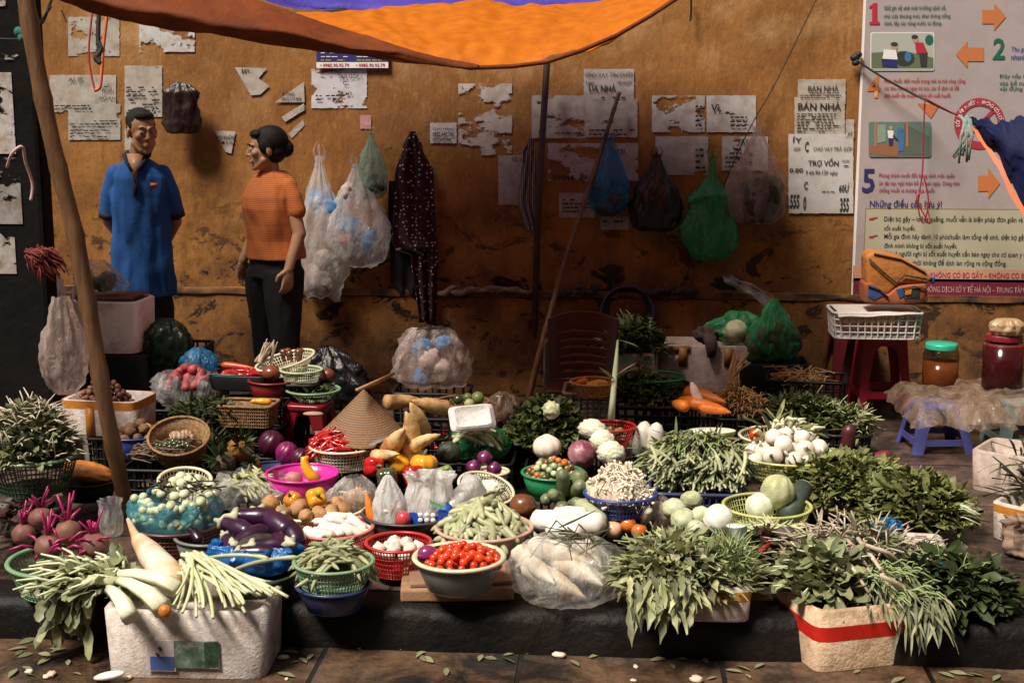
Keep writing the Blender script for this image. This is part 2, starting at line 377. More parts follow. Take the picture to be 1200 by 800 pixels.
def paper(label, pts, torn=.0, c=(.47, .42, .37), Y=None, name='paper_notice', cat='notice', dirt=.6, group=None):
    PN[0] += 1; Y = Y or YW-.003-.0006*PN[0] % .006
    mb = MB(); ps = [WY(x, y, Y) for x, y in pts]; o = V((ps[0].x, Y, ps[0].z))
    if len(pts) == 4:
        a, b_, c_, d = ps
        def f(u, v):
            p = (a*(1-u)+b_*u)*(1-v)+(d*(1-u)+c_*u)*v
            e = .004*noise.noise(V((u*13+PN[0], v*17, 5))) if (u < .01 or u > .99 or v < .01 or v > .99) else 0
            return V((p.x-o.x+e, -.0012*noise.noise(V((u*5, v*5, PN[0]))), p.z-o.z+e))
        mb.grid(f, 16, 16)
    else: mb.add([(p.x-o.x, 0, p.z-o.z) for p in ps], [tuple(range(len(ps)))])
    ob = obj('sheet', mb, papermat('paper', c, torn, PN[0], dirt), None, (0, 0, 0))
    t = T(name, label, cat, o, 0, group); ob.parent = t
    class Q: pass
    return t, o
def ptext(t, o, *a, **k):
    r = wtext(*a, t, **k)
    if r: 
        for v in r.data.vertices: v.co = v.co-o
    return r
def pdash(t, o, x0, y0, x1, y1, rows, mat=INK, **k):
    r = dashes(x0, y0, x1, y1, rows, mat, t, **k)
    for v in r.data.vertices: v.co = v.co-o
def rect(x0, y0, x1, y1): return [(x0, y0), (x1, y0), (x1, y1), (x0, y1)]
# left notices
t, o = paper('torn white notice strip on the wall beside the hanging red cords', rect(80, 20, 140, 66), .46)
t, o = paper('large ragged white notice reading a few capitals, left of the man', rect(58, 88, 136, 132), .40)
ptext(t, o, 'AI IP', 80, 91, 97, 96, INK); ptext(t, o, 'HỘ KH', 117, 112, 135, 118, INK, bold=.03); ptext(t, o, 'TRANH', 117, 102, 131, 108, INK); pdash(t, o, 64, 122, 110, 130, 2)
t, o = paper('speckled white flyer with faint lines above the man\'s head', rect(146, 77, 190, 137), .36); pdash(t, o, 148, 100, 187, 135, 7, fill=.5); pdash(t, o, 150, 127, 186, 132, 1)
t, o = paper('grey worn flyer below the large ragged notice', rect(80, 122, 141, 164), .40, (.42, .39, .36)); pdash(t, o, 82, 140, 139, 162, 6, fill=.6)
t, o = paper('white notice with a torn dark middle, just under the tarp on the left', rect(163, 28, 228, 61), .45, (.6, .58, .58))
t, o = paper('small white scrap behind the man\'s head', rect(146, 150, 160, 176), .40); ptext(t, o, 'C', 149, 152, 155, 158, INK)
t, o = paper('triangular torn flyer between the dark bag and the tarp', [(275, 79), (313, 80), (303, 92), (316, 101), (305, 111), (294, 112)], 0); ptext(t, o, 'ÍP', 283, 80, 292, 86, INK)
t, o = paper('small black and white triangular money flyer above the woman', [(251, 153), (276, 154), (271, 180), (264, 178)], 0); ptext(t, o, 'VAY KHÔN', 252, 158, 275, 163, INK, bold=.04); ptext(t, o, 'TM 0 H', 256, 165, 272, 169, INK, bold=.03)
t, o = paper('pale torn corner scrap reading DÔNG beside the woman\'s hair', [(322, 120), (356, 96), (357, 120)], 0); ptext(t, o, 'ĐỒNG', 331, 107, 345, 112, INK); ptext(t, o, '0912.577.808', 330, 114, 353, 118, INK)
t, o = paper('thin torn paper streaks left of the loan notice', [(330, 137), (356, 121), (357, 129), (334, 143)], 0)
t, o = paper('lower thin torn paper streak pointing down left, left of the loan notice', [(338, 157), (355, 140), (357, 147), (342, 162)], 0)
t, o = paper('half torn white notice reading TRẢ GÓP under the blue sign', rect(365, 81, 430, 127), .43, (.6, .58, .6), dirt=.3); ptext(t, o, 'TRẢ GÓP ?', 396, 86, 424, 92, INK); ptext(t, o, 'C.', 402, 95, 409, 100, INK); ptext(t, o, 'MỸ', 405, 107, 413, 112, INK); pdash(t, o, 370, 110, 405, 119, 2)
t, o = paper('tiny pink card on the wall above the green hanging bag', rect(422, 135, 435, 151), 0, (.55, .28, .3))
t, o = paper('small printed sticker with bold lines right of the dotted shirt', rect(504, 144, 535, 168), 0, (.55, .52, .5)); ptext(t, o, 'GIAO HÀNG', 507, 149, 532, 153, INK, bold=.03); ptext(t, o, '0982.440.340', 507, 155, 532, 160, INK, bold=.05); ptext(t, o, '0975.640.440', 507, 162, 529, 166, INK, bold=.05)
t, o = paper('large worn grey poster remnant with bare patches, left of the metal pole', rect(537, 98, 600, 182), .50, (.50, .46, .42))
t, o = paper('lower worn scrap beside the metal pole with NG WI print', rect(584, 182, 622, 240), .36, (.42, .40, .38)); ptext(t, o, 'NG WI', 600, 184, 614, 190, INK)
t, o = paper('white notice reading CHO VAY TIN CHAP high on the wall', rect(684, 81, 743, 117), 0, (.46, .42, .40)); ptext(t, o, 'CHO VAY TÍN CHẤP', 686, 83, 742, 90, INK, bold=.01); ptext(t, o, 'TRẢ', 686, 95, 697, 99, INK); ptext(t, o, '90 NGÀY', 724, 95, 741, 99, INK); ptext(t, o, 'ỦA NHÀ', 690, 97, 722, 108, INK, bold=.04); pdash(t, o, 705, 112, 738, 117, 1)
t, o = paper('wide worn sheet crossed by the bamboo stick below the loan notice', rect(685, 116, 747, 161), .40, (.44, .40, .38)); pdash(t, o, 690, 150, 745, 160, 2)
t, o = paper('wide torn sheet right beside the metal pole', rect(623, 112, 686, 162), .42, (.44, .40, .37)); pdash(t, o, 650, 154, 684, 158, 1)
t, o = paper('dark torn sheet under the wide torn sheet by the pole', rect(642, 168, 748, 212), .47, (.45, .42, .40)); ptext(t, o, '7 KI SI', 712, 175, 732, 180, INK); ptext(t, o, '09644  79', 648, 205, 688, 211, INK, bold=.04)
t, o = paper('small printed flyer half behind the stick above the moulding', rect(655, 226, 697, 255), .25, (.40, .38, .37)); pdash(t, o, 659, 232, 692, 250, 4)
t, o = paper('low faded strip right of the small printed flyer', rect(704, 254, 737, 269), .2, (.36, .34, .33)); pdash(t, o, 706, 257, 735, 262, 1)
t, o = paper('torn notice with an ochre hole, right of the loan notice', rect(764, 112, 826, 155), .47, (.50, .47, .46)); pdash(t, o, 815, 122, 824, 150, 5)
t, o = paper('notice with a bold fragment of letters above the clear hanging bag', rect(828, 112, 886, 155), .38, (.52, .49, .48)); ptext(t, o, 'Vì.', 833, 122, 846, 131, INK, bold=.04); pdash(t, o, 856, 135, 880, 150, 3)
t, o = paper('scratched grey notice above the black hanging bag', rect(768, 160, 830, 205), .36, (.45, .42, .40)); pdash(t, o, 815, 165, 828, 200, 5, fill=.6)
t, o = paper('crumpled notice behind the neck of the clear hanging bag', rect(846, 160, 900, 200), .38, (.52, .49, .47)); ptext(t, o, 'VAY T', 864, 163, 884, 169, INK); pdash(t, o, 850, 172, 885, 198, 5, fill=.6)
t, o = paper('upper notice headed BÁN NHÀ beside the health poster', rect(935, 93, 991, 122), 0, (.46, .41, .36)); ptext(t, o, 'BÁN NHÀ', 947, 99, 983, 107, INK, bold=.02); pdash(t, o, 938, 108, 988, 116, 3)
t, o = paper('lower notice with larger BÁN NHÀ heading beside the health poster', rect(931, 114, 990, 158), 0, (.48, .43, .38)); ptext(t, o, 'BÁN NHÀ', 935, 119, 986, 129, INK, bold=.04); pdash(t, o, 934, 132, 987, 156, 7)
t, o = paper('ragged sheet reading CHO VAY TRẢ GÓP over TRỢ VỐN', rect(924, 157, 1000, 250), .33, (.56, .53, .51), dirt=.3)
ptext(t, o, 'CHO VAY TRẢ GÓP', 953, 171, 999, 177, INK, bold=.01); ptext(t, o, 'C', 943, 166, 948, 178, INK, bold=.05); ptext(t, o, 'ÍY', 929, 160, 940, 167, INK, bold=.04); ptext(t, o, 'GÓP', 930, 172, 938, 177, INK)
ptext(t, o, 'TRỢ VỐN', 947, 185, 983, 196, INK, bold=.05); ptext(t, o, '0.80', 925, 197, 941, 202, INK, bold=.06); ptext(t, o, '9 60-90-120 ngày', 944, 200, 982, 206, INK); ptext(t, o, 'HẠN', 987, 187, 995, 191, INK); pdash(t, o, 985, 193, 996, 196, 1)
ptext(t, o, '0.555', 920, 228, 937, 244, INK, bold=.06); ptext(t, o, '0', 941, 230, 945, 246, INK, bold=.06); ptext(t, o, '355', 984, 232, 995, 248, INK, bold=.06); ptext(t, o, '60Ư', 983, 215, 995, 225, INK, bold=.05); ptext(t, o, 'C', 942, 213, 947, 222, INK, bold=.05); pdash(t, o, 963, 223, 980, 226, 1)
t, o = paper('small scrap between the lower notice and the poster edge', rect(991, 140, 1001, 162), .2); ptext(t, o, 'NT', 994, 155, 999, 159, INK)
# blue sign with phone numbers
Y = YW-.02
sg = T('advertising_sign', 'small blue sign with red phone numbers partly behind the tarp', 'sign', WY(412, 79, Y)); o = sg.location.copy()
def plate(x0, y0, x1, y1, mat, parent, o, Y, name, th=.004):
    a = WY(x0, y1, Y); c = WY(x1, y0, Y); mb = MB(); mb.box(((a.x+c.x)/2-o.x, Y-o.y, (a.z+c.z)/2-o.z), (c.x-a.x, th, c.z-a.z)); return obj(name, mb, mat, parent, smooth=False)
plate(371, 42, 455, 73, NAV, sg, o, Y, 'blue_panel'); plate(371, 73, 455, 80, WHT, sg, o, Y, 'white_strip')
for s_, a, b_ in (('• 0985.90.92.79', 375, 409), ('• 0985.90.92.79', 417, 451)): ptext(sg, o, s_, a, 74.5, b_, 78.5, RED, bold=.05, Y=Y-.004)
YEL = cm('print_yellow', (.6, .45, .05))
for yy in (62, 66.5, 70.5): pdash(sg, o, 376, yy-1.2, 410, yy+1.4, 1, YEL if yy > 68 else WHT, Y=Y-.004); pdash(sg, o, 418, yy-1.2, 452, yy+1.4, 1, YEL if yy > 68 else WHT, Y=Y-.004)
# turquoise graffiti
GRM = papermat('graffiti_paint', (.15, .19, .12), .66, 5, .2); grf = T('graffiti', 'faded turquoise graffiti scrawl on the wall behind the hanging bags', 'graffiti')
def stroke(ps, w_):
    mb = MB()
    P = [WY(x, y, YW-.003) for x, y in ps]; P = [cr(P, i/24) for i in range(25)]; n = len(P)
    for k in range(n-1):
        a, c = P[k], P[k+1]; d = (c-a); sd = V((-d.z, 0, d.x)).normalized()*w_*S(a)/2*(.75+.35*math.sin(k*.9+w_))
        mb.add([a-sd, c-sd, c+sd, a+sd], [(0, 1, 2, 3)], rnd=.5)
    obj('stroke', mb, GRM, grf)
stroke([(360, 142), (368, 150), (370, 160)], 9); stroke([(395, 148), (392, 165), (380, 172), (382, 182), (396, 168)], 7)
stroke([(400, 176), (410, 188), (424, 184), (432, 160)], 4); stroke([(435, 150), (448, 142), (465, 143), (473, 155), (462, 170), (448, 174)], 4); stroke([(494, 144), (500, 165), (507, 180), (520, 186), (533, 172), (532, 140)], 6); stroke([(352, 194), (362, 196), (380, 187)], 4)
# ---------------------------------------------------------------- big health poster
Y = YW-.03
ps = T('health_poster', 'large printed health poster with numbered steps on the right of the wall', 'poster', WY(1100, 352, Y)); o = ps.location.copy()
def pm():
    m = M('poster_vinyl', (.46, .37, .355), (.39, .34, .34), 2, .5, .2, 5, dirt=(.35, .27, .24), dsc=3, dth=(.5, .8)); return m
plate(997, -60, 1330, 356, WHT, ps, o, Y+.004, 'poster_border', .006)
plate(1000, -60, 1330, 353, pm(), ps, o, Y, 'poster_panel', .006)
Yt = Y-.006
plate(999, 329, 1330, 353, MAR, ps, o, Y-.001, 'footer_band', .006)
plate(999, 314, 1330, 329, cm('print_peach', (.60, .30, .17)), ps, o, Y-.001, 'slogan_band', .006)
plate(1011, 246, 1330, 316, cm('print_olive', (.2, .15, .05)), ps, o, Y-.0005, 'frame_line', .006)
plate(1012, 247.2, 1330, 315, CRM, ps, o, Y-.0012, 'cream_box', .006)
PT = lambda *a, **k: ptext(ps, o, *a, Y=Yt, **k)
mb = MB(); mb.add([WY(x, y, Yt)-o for x, y in ((1019, 29), (1019, 26), (1022, 25.5), (1022, 9), (1019, 10), (1018.5, 8), (1024, 4), (1028, 3.5), (1028, 25.5), (1031, 26), (1031, 29))], [tuple(range(11))]); obj('numeral', mb, RED, ps); PT('4', 1016, 89, 1032, 115, ORG, bold=.05); PT('5', 1010, 198, 1026, 226, NAV, bold=.05); PT('2', 1163, 45, 1179, 70, GRN, bold=.05)
for s_, x1, y in (('Giữ gìn vệ sinh môi trường sạch sẽ,', 1109, 6), ('nhà cửa thoáng mát, khai thông cống', 1114, 15), ('rãnh, lấp các vũng nước tù đọng.', 1104, 23.5)): PT(s_, 1036, y, x1, y+7.5, GRN, bold=.03)
for s_, x1, y in (('Phun thuốc diệt muỗi trong nhà và nơi công cộng,', 1132, 91), ('các khu vực có nguy cơ cao, các ổ dịch cũ để', 1124, 99.5), ('diệt muỗi vằn truyền bệnh sốt xuất huyết.', 1115, 108)): PT(s_, 1036, y, x1, y+7.5, RED, bold=.03)
PUR = cm('print_magenta', (.32, .02, .12))
for s_, x1, y in (('Phòng tránh muỗi đốt bằng cách mặc quần', 1119, 202), ('áo dài tay, ngủ màn kể cả ban ngày. Dùng rèm', 1125, 211), ('chống muỗi và hương xua muỗi.', 1096, 219.5)): PT(s_, 1030, y, x1, y+7, PUR, bold=.03)
PT('Thu gom', 1185, 55, 1207, 62, BLU, bold=.03); PT('nhanh n', 1185, 64, 1208, 70, BLU, bold=.03)
for s_, y in (('Đậy nắp bể, chum', 86), ('vào bể nước. Thả', 93.5), ('vại đựng nước có', 101)): PT(s_, 1171, y, 1226, y+6.5, GRN, bold=.03)
PT('Những điều cần lưu ý!', 1019, 233, 1104, 245, NAV, bold=.03)
for s_, x1, y in (('Diệt bọ gậy – loăng quăng, muỗi vằn là biện pháp đơn giản và hiệu', 1212, 253), ('sốt xuất huyết.', 1073, 263.5), ('Mỗi gia đình hãy dành 10 phút/tuần làm tổng vệ sinh, diệt bọ gậy,', 1204, 273.5), ('đình mình không bị sốt xuất huyết.', 1122, 284), ('Khi có người nghi bị sốt xuất huyết cần báo ngay cho cơ quan y tế', 1205, 293.5), ('để xử lý kịp thời không để dịch lan rộng ra cộng đồng.', 1180, 304)): PT(s_, 1036, y, x1, y+8, INK, bold=.02)
PT('KHÔNG CÓ BỌ GẬY – KHÔNG CÓ BỆNH', 1090, 318, 1214, 327, PUR, bold=.015); PT('K', 1011, 320, 1016, 326, PUR)
PT('THÔNG DỊCH SỞ Y TẾ HÀ NỘI – TRUNG TÂM Y TẾ', 1081, 333, 1214, 344, cm('print_rose', (.5, .3, .3)), bold=.01)
def arrow(x0, x1, y, h_, s_):
    mb = MB(); hd = 14; P = []
    tip, tail = (x1, x0) if s_ > 0 else (x0, x1)
    for (x, yy) in ((tail, y-h_), (tip-s_*hd, y-h_), (tip-s_*hd, y-h_*2), (tip, y), (tip-s_*hd, y+h_*2), (tip-s_*hd, y+h_), (tail, y+h_)): P.append(WY(x, yy, Yt)-o)
    mb.add(P, [tuple(range(7))]); obj('arrow', mb, ORG, ps)
arrow(1151, 1179, 20, 8, 1); arrow(1120, 1153, 64, 8, -1); arrow(1146, 1172, 215, 9, 1)
mb = MB(); mb.add([WY(x, y, Yt)-o for x, y in ((1075, 121), (1101, 123), (1091, 139))], [(0, 1, 2)]); obj('arrow', mb, ORG, ps)
for y in (255, 276, 296):
    mb = MB(); mb.add([WY(x, y_, Yt)-o for x, y_ in ((1018, y+1), (1028, y-1), (1029, y+.5), (1024, y+1.5), (1024, y+3), (1019, y+3))], [tuple(range(6))]); obj('hand_mark', mb, RED, ps)
def disc(cx, cy, r0, r1, mat, name, Y_, n=48, sy=1.0):
    mb = MB(); v = []
    for i in range(n):
        a = 2*math.pi*i/n
        for r in (r0, r1): v.append(WY(cx+r*math.cos(a), cy+r*sy*math.sin(a), Y_)-o)
    mb.add(v, [(2*i, 2*i+1, (2*i+3) % (2*n), (2*i+2) % (2*n)) for i in range(n)]); return obj(name, mb, mat, ps)
RG = cm('ring_red', (.38, .03, .05))
disc(1148, 145, 21, 30, RG, 'warning_ring', Yt)
mb = MB(); mb.add([WY(x, y, Yt)-o for x, y in ((1133, 158), (1163, 128), (1166, 131), (1136, 161))], [(0, 1, 2, 3)]); obj('warning_bar', mb, RG, ps)
def ringtext(s_, cx, cy, rr, a0, a1, hpx):
    for i, ch in enumerate(s_):
        if ch == ' ': continue
        a = math.radians(a0+(a1-a0)*i/(len(s_)-1)); me = text_mesh(ch, .01)
        ctr = WY(cx+rr*math.cos(a), cy-rr*math.sin(a), Yt-.002); k = hpx*S(ctr)/.7
        rot = a-math.pi/2
        for v in me.vertices:
            x, z = (v.co.x-.3)*k, (v.co.y-.35)*k
            v.co = (ctr.x+x*math.cos(rot)-z*math.sin(rot)-o.x, Yt-.002-o.y, ctr.z+x*math.sin(rot)+z*math.cos(rot)-o.z)
        me.materials.clear(); me.materials.append(WHT); q = bpy.data.objects.new('ring_letter', me); COL.objects.link(q); q.parent = ps
ringtext('SỐT XUẤT HUYẾT - KHÔNG CÓ LOĂNG', 1148, 145, 25.4, 185, 0, 4)
# two illustrated panels
def pic(pts, mat, k=0, name='drawing'):
    mb = MB(); mb.add([WY(x, y, Yt-.001-.0008*k)-o for x, y in pts], [tuple(range(len(pts)))]); return obj(name, mb, mat, ps)
def rr_(x0, y0, x1, y1, r=3):
    P = []
    for cx, cy, a in ((x1-r, y0+r, -90), (x1-r, y1-r, 0), (x0+r, y1-r, 90), (x0+r, y0+r, 180)):
        for q in (0, 30, 60, 90): P.append((cx+r*math.cos(math.radians(a+q)), cy+r*math.sin(math.radians(a+q))))
    return P
def ell(cx, cy, rx, ry, n=12): return [(cx+rx*math.cos(2*math.pi*i/n), cy+ry*math.sin(2*math.pi*i/n)) for i in range(n)]
SKN = cm('print_skin', (.5, .28, .16)); DKG = cm('print_dark', (.03, .035, .03)); GRY = cm('print_grey', (.42, .44, .38)); TEA = cm('print_teal', (.12, .2, .17)); ROAD = cm('print_road', (.10, .12, .10)); LB = cm('print_lightblue', (.05, .16, .35))
pic(rr_(1020, 38, 1095, 83), WHT, 0); pic(rr_(1021, 39, 1094, 82), GRY, 1); pic([(1021, 62), (1060, 60), (1094, 68), (1094, 80), (1021, 80)], cm('print_moss', (.12, .16, .08)), 2)
pic(ell(1060, 69, 12, 9), DKG, 3); pic(ell(1048, 55, 4, 5), SKN, 4); pic(ell(1048, 52, 4.3, 2.5), DKG, 5); pic([(1036, 58), (1050, 59), (1052, 70), (1034, 69)], WHT, 5); pic([(1033, 69), (1050, 70), (1052, 79), (1034, 78)], NAV, 5)
pic(ell(1073, 46, 3.5, 4.5), SKN, 4); pic(ell(1072, 43.5, 4, 2.5), DKG, 5); pic([(1072, 50), (1082, 50), (1087, 62), (1074, 63)], RED, 5); pic([(1077, 62), (1087, 61), (1086, 78), (1079, 78)], DKG, 5); pic(ell(1089, 47, 5, 6), GRN, 3); pic(ell(1064, 67, 4, 6), LB, 4)
pic(rr_(1018, 143, 1091, 184), TEA, 1); pic([(1018, 172), (1048, 166), (1060, 170), (1050, 184), (1018, 180)], cm('print_brick', (.3, .12, .06)), 2); pic([(1060, 145), (1089, 160), (1089, 182), (1052, 182)], ROAD, 2)
for x in (1026, 1063): pic([(x-1, 144), (x+1, 144), (x+1, 172), (x-1, 172)], ORG, 3)
pic([(1028, 146), (1038, 146), (1038, 166), (1028, 168)], cm('print_shutter', (.25, .32, .24)), 3)
pic(ell(1044, 150, 2, 2.6), SKN, 4); pic([(1040, 153), (1047, 153), (1047, 162), (1041, 162)], WHT, 4); pic([(1041, 162), (1047, 162), (1046, 171), (1042, 171)], NAV, 4)
pic(ell(1055, 152, 3, 3), LB, 4); pic([(1051, 155), (1060, 155), (1059, 177), (1053, 177)], LB, 4); pic([(1047, 158), (1053, 164), (1052, 166), (1046, 160)], DKG, 5)

# ---------------------------------------------------------------- unseen houses across the street, added to block low sky light
ob = T('added_house_row', 'unseen row of houses across the street, added behind the viewer to block low sky', 'building', (0, -4.2, -KH)); mb = MB(); mb.box((0, -2, 5), (34, 4, 10)); obj('facade', mb, M('old_facade', (.12, .10, .08), (.07, .055, .04), 1.2, .9, .3), ob, smooth=False)
for k in range(-6, 7):
    for z in (1.1, 4.4, 7.6):
        mb = MB(); mb.box((k*2.5, .01, z+.1), (1.1, .1, 2.0 if z < 2 else 1.5)); obj('window', mb, M('dark_shutter', (.04, .05, .04), rough=.6) if not bpy.data.materials.get('dark_shutter') else bpy.data.materials['dark_shutter'], ob, smooth=False)
# ================================================================ TARPS, POLES, CORDS
def surf(rows, nu=60, nv=24, amp=.012, fr=5, seed=0):
    rows = [[WD(*q) for q in r] for r in rows]
    mb = MB()
    def f(u, v):
        p = cr([cr(r, u) for r in rows], v)
        return p+V((0, .3, 1))*amp*(noise.noise(V((u*fr*2, v*fr*.6, seed)))+.4*noise.noise(V((u*fr*7, v*fr*3, seed))))
    mb.grid(f, nu, nv); return mb
TORG = M('orange_tarp_cloth', (.85, .24, .012), (.68, .17, .010), 14, .6, .25, 60, trl=.45, spec=.3)
TBRN = M('tarp_shade_and_hem', (.21, .05, .012), (.13, .028, .008), 10, .7, .25, 60, trl=.12, spec=.2)  # tarp shade put into the cloth colour; also used for the hem
TBLU = M('blue_tarp_cloth', (.10, .07, .50), (.07, .05, .40), 10, .55, .3, 40, trl=.3, spec=.3)
mb = surf([[(395, 44, 5.0), (440, 54, 5.0), (500, 69, 4.98), (560, 79.5, 4.97), (640, 73, 5.0), (722, 42, 5.05), (800, -6, 5.1)],
           [(340, 32, 5.15), (430, 38, 5.15), (500, 48, 5.1), (570, 52, 5.1), (650, 45, 5.15), (730, 22, 5.2), (810, -22, 5.25)],
           [(320, 27, 5.45), (420, 30, 5.45), (500, 31, 5.4), (580, 28, 5.4), (660, 22, 5.4), (740, 4, 5.5), (830, -34, 5.55)],
           [(330, 22, 5.6), (420, 16, 5.7), (500, 10, 5.75), (580, 7, 5.8), (660, 8, 5.8), (750, -4, 5.85), (850, -50, 5.9)],
           [(330, 20, 5.9), (420, 9, 5.95), (500, 3, 6.0), (580, 1, 6.05), (660, 2, 6.05), (760, -12, 6.1), (860, -60, 6.1)]], 120, 60, .034, 4, 1)
otp = tag(obj('orange_tarp', mb, TORG), 'glowing orange tarp sagging over the top middle of the stall', 'tarp')
mb = surf([[(40, -14, 4.85), (110, 16, 4.85), (200, 34, 4.85), (300, 50, 4.86), (400, 64, 4.9), (480, 73, 4.93), (560, 81.5, 4.955)],
           [(50, -30, 4.8), (120, 0, 4.8), (210, 16, 4.8), (300, 30, 4.82), (400, 50, 4.87), (480, 65, 4.92), (560, 79, 4.95)],
           [(60, -60, 4.9), (150, -38, 4.9), (240, -14, 4.92), (305, 2, 4.93), (400, 33, 4.95), (480, 58, 4.955), (562, 76, 4.96)]], 80, 20, .012, 4, 2)
tag(obj('shaded_tarp', mb, TBRN), 'shaded tarp edge across the top left, its shade in the dark brown colour', 'tarp')  # separate dark piece standing for the shaded part of the tarp
mb = surf([[(220, -46, 5.9), (320, 4, 6.05), (420, 17, 6.1), (500, 14, 6.1), (600, 9, 6.15), (740, 4, 6.2), (860, -44, 6.2)],
           [(250, -60, 6.0), (320, -22, 6.15), (420, -4, 6.2), (500, -4, 6.2), (600, -8, 6.25), (740, -14, 6.3), (880, -56, 6.3)],
           [(250, -64, 6.6), (320, -44, 6.8), (420, -34, 6.88), (500, -34, 6.9), (600, -38, 6.9), (700, -44, 6.85), (800, -70, 6.7)]], 80, 20, .02, 7, 3)
tag(obj('blue_tarp', mb, TBLU), 'violet blue tarp stretched above and behind the orange tarp', 'tarp')
mb = MB(); mb.tube([V(q) for q in [WD(395, 43.5, 5.0), WD(440, 53.5, 5.0), WD(500, 69, 4.975), WD(560, 79.5, 4.965), WD(600, 78, 4.98), WD(640, 73, 4.99), WD(680, 60, 5.02), WD(722, 42, 5.045), WD(760, 20, 5.07), WD(800, -6, 5.09)]], .008, 8); obj('hem', mb, TBRN, otp)
# black rope knot lump seen through tarp gap
mb = MB(); mb.ball(WD(388, 17, 5.9), (.05, .03, .018)); mb.ball(WD(400, 15, 5.9), (.04, .03, .02)); tag(obj('tarp_bundle', mb, M('black_rag', (.01, .01, .01), rough=.9)), 'small black rag bundle lying in the fold between the tarps', 'rag')
BAM = M('bamboo', (.20, .10, .045), (.11, .05, .02), 6, .45, .3, 30, stretch=(8, 8, 1), dirt=(.06, .03, .015), dsc=2, dth=(.5, .75))
def bamboo(name, label, pts, r, nodes=9, cat='pole', r2=None):
    P = [V(p) for p in pts]; mb = MB(); pp = []; rr = []; N = nodes*6
    for i in range(N+1):
        t = i/N; q = cr(P, t); k = 1+(.16 if i % 6 == 0 else 0)-(.0 if i % 6 in (1, 5) else .03)
        pp.append(q); rr.append((r+((r2 or r)-r)*t)*k)
    mb.tube(pp, rr, 12); return tag(obj(name, mb, BAM), label, cat)
b0 = W(151, 606, 0)
bamboo('bamboo_pole', 'thick bent bamboo pole holding up the tarp on the left', [WD(22, -60, 4.9), WD(40, 60, 4.95), WD(62, 170, 5.0), WD(88, 275, 5.07), WD(108, 385, 5.14), WD(126, 490, 5.2), b0], .030, 8)
bamboo('bamboo_stick', 'thin bamboo stick leaning on the wall between blue bag and chair', [WY(726, 108, YW-.06), WY(700, 190, YW-.12), WY(664, 300, YW-.25), WY(640, 385, YW-.33), W(617, 476, 0)], .010, 12, 'stick', .017)
mb = MB(); mb.tube([WY(641, 74, YW-.10), WY(630, 250, YW-.10), W(625, 462, 0)], .017, 12); 
tag(obj('metal_pole', mb, M('rusty_metal', (.05, .035, .03), (.09, .045, .025), 10, .6, .2, metal=.3)), 'slim rusty metal pole standing upright against the wall', 'pole')
# left pillar
PX = WD(56, 250, 5.9); 
pl = T('pillar', 'black grimy pillar with torn white bills at the left edge', 'pillar', (PX.x-.37, PX.y+.06, 0))
mb = MB(); mb.box((0, 0, 1.6), (.70, .12, 3.2)); obj('shaft', mb, M('black_grime', (.003, .0026, .0024), (.008, .006, .005), 6, .8, .5, 20, spec=.15), pl, smooth=False, bevel=.02)
def bill(x0, y0, x1, y1, torn, c=(.5, .46, .45)):
    Yp = PX.y-.004-U(0, .002); a = WY(x0, y1, Yp)-pl.location; b_ = WY(x1, y0, Yp)-pl.location; mb = MB()
    PN[0] += 1; mb.grid(lambda u, v: V((a.x+(b_.x-a.x)*u, a.y, a.z+(b_.z-a.z)*v)), 6, 10); obj('torn_bill', mb, papermat('bill', c, torn, PN[0], .9), pl)
bill(-60, -60, 17, 70, .6); bill(-60, 85, 13, 180, .52); bill(-60, 185, 22, 262, .46, (.3, .28, .27)); bill(-60, 262, 16, 320, .48, (.4, .37, .35))
def cord(name, label, pts, r, mat, cat='cord', sag=0, n=24, parent=None, group=None):
    P = [V(p) for p in pts]; mb = MB(); q = []
    for i in range(n+1):
        t = i/n; p = cr(P, t); q.append(p-V((0, 0, sag*4*t*(1-t))))
    mb.tube(q, r, 6); o = obj(name, mb, mat, parent)
    return tag(o, label, cat, group) if label else o
BLK = M('black_cord', (.012, .012, .012), rough=.6); RCD = M('red_cord', (.32, .02, .03), rough=.7); OCD = M('orange_cord', (.6, .14, .05), rough=.6); WCD = M('white_cord', (.6, .55, .52), rough=.7)
cord('black_cable', 'thin black cable running diagonally up the wall to the top edge', [WY(966, -20, YW-.05), WY(910, 95, YW-.05), WY(868, 172, YW-.04), WY(800, 330, YW-.03), WY(760, 400, YW-.03)], .003, BLK, 'cable')
cord('black_cable', 'short black cable end dangling from the top of the wall', [WY(809, -10, YW-.05), WY(810, 8, YW-.05), WY(809, 25, YW-.05)], .006, BLK, 'cable')
cord('rope', 'dark rope tied at the poster edge and stretched to the blue tarp', [WY(1003, 70, YW-.06), WY(1040, 92, YW-.1), WY(1084, 115, YW-.15), WY(1120, 134, YW-.35)], .006, BLK, 'rope', .01)
mb = MB(); 
for i in range(6): mb.ball(WY(1003+U(-4, 4), 68+U(-6, 8), YW-.05), (.02, .02, .016), 8, 6)
tag(obj('rope_knot', mb, BLK), 'dark lumpy rope knot at the left edge of the health poster', 'knot')
cord('red_string', 'long red cord dangling over the poster and ending in loops', [WY(1084, 116, YW-.12), WY(1082, 160, YW-.12), WY(1081, 200, YW-.12), WY(1076, 240, YW-.12), WY(1082, 262, YW-.12), WY(1088, 235, YW-.12), WY(1082, 205, YW-.12)], .004, RCD)
cord('red_string', 'short red cord tail looping beside the long one at the poster', [WY(1082, 225, YW-.12), WY(1074, 232, YW-.13), WY(1082, 250, YW-.13), WY(1090, 262, YW-.13), WY(1086, 240, YW-.13)], .0035, RCD)
cord('red_string', 'taut red string between rope and blue tarp corner', [WY(1084, 115, YW-.15), WY(1120, 134, YW-.36)], .003, RCD)
mb = MB()
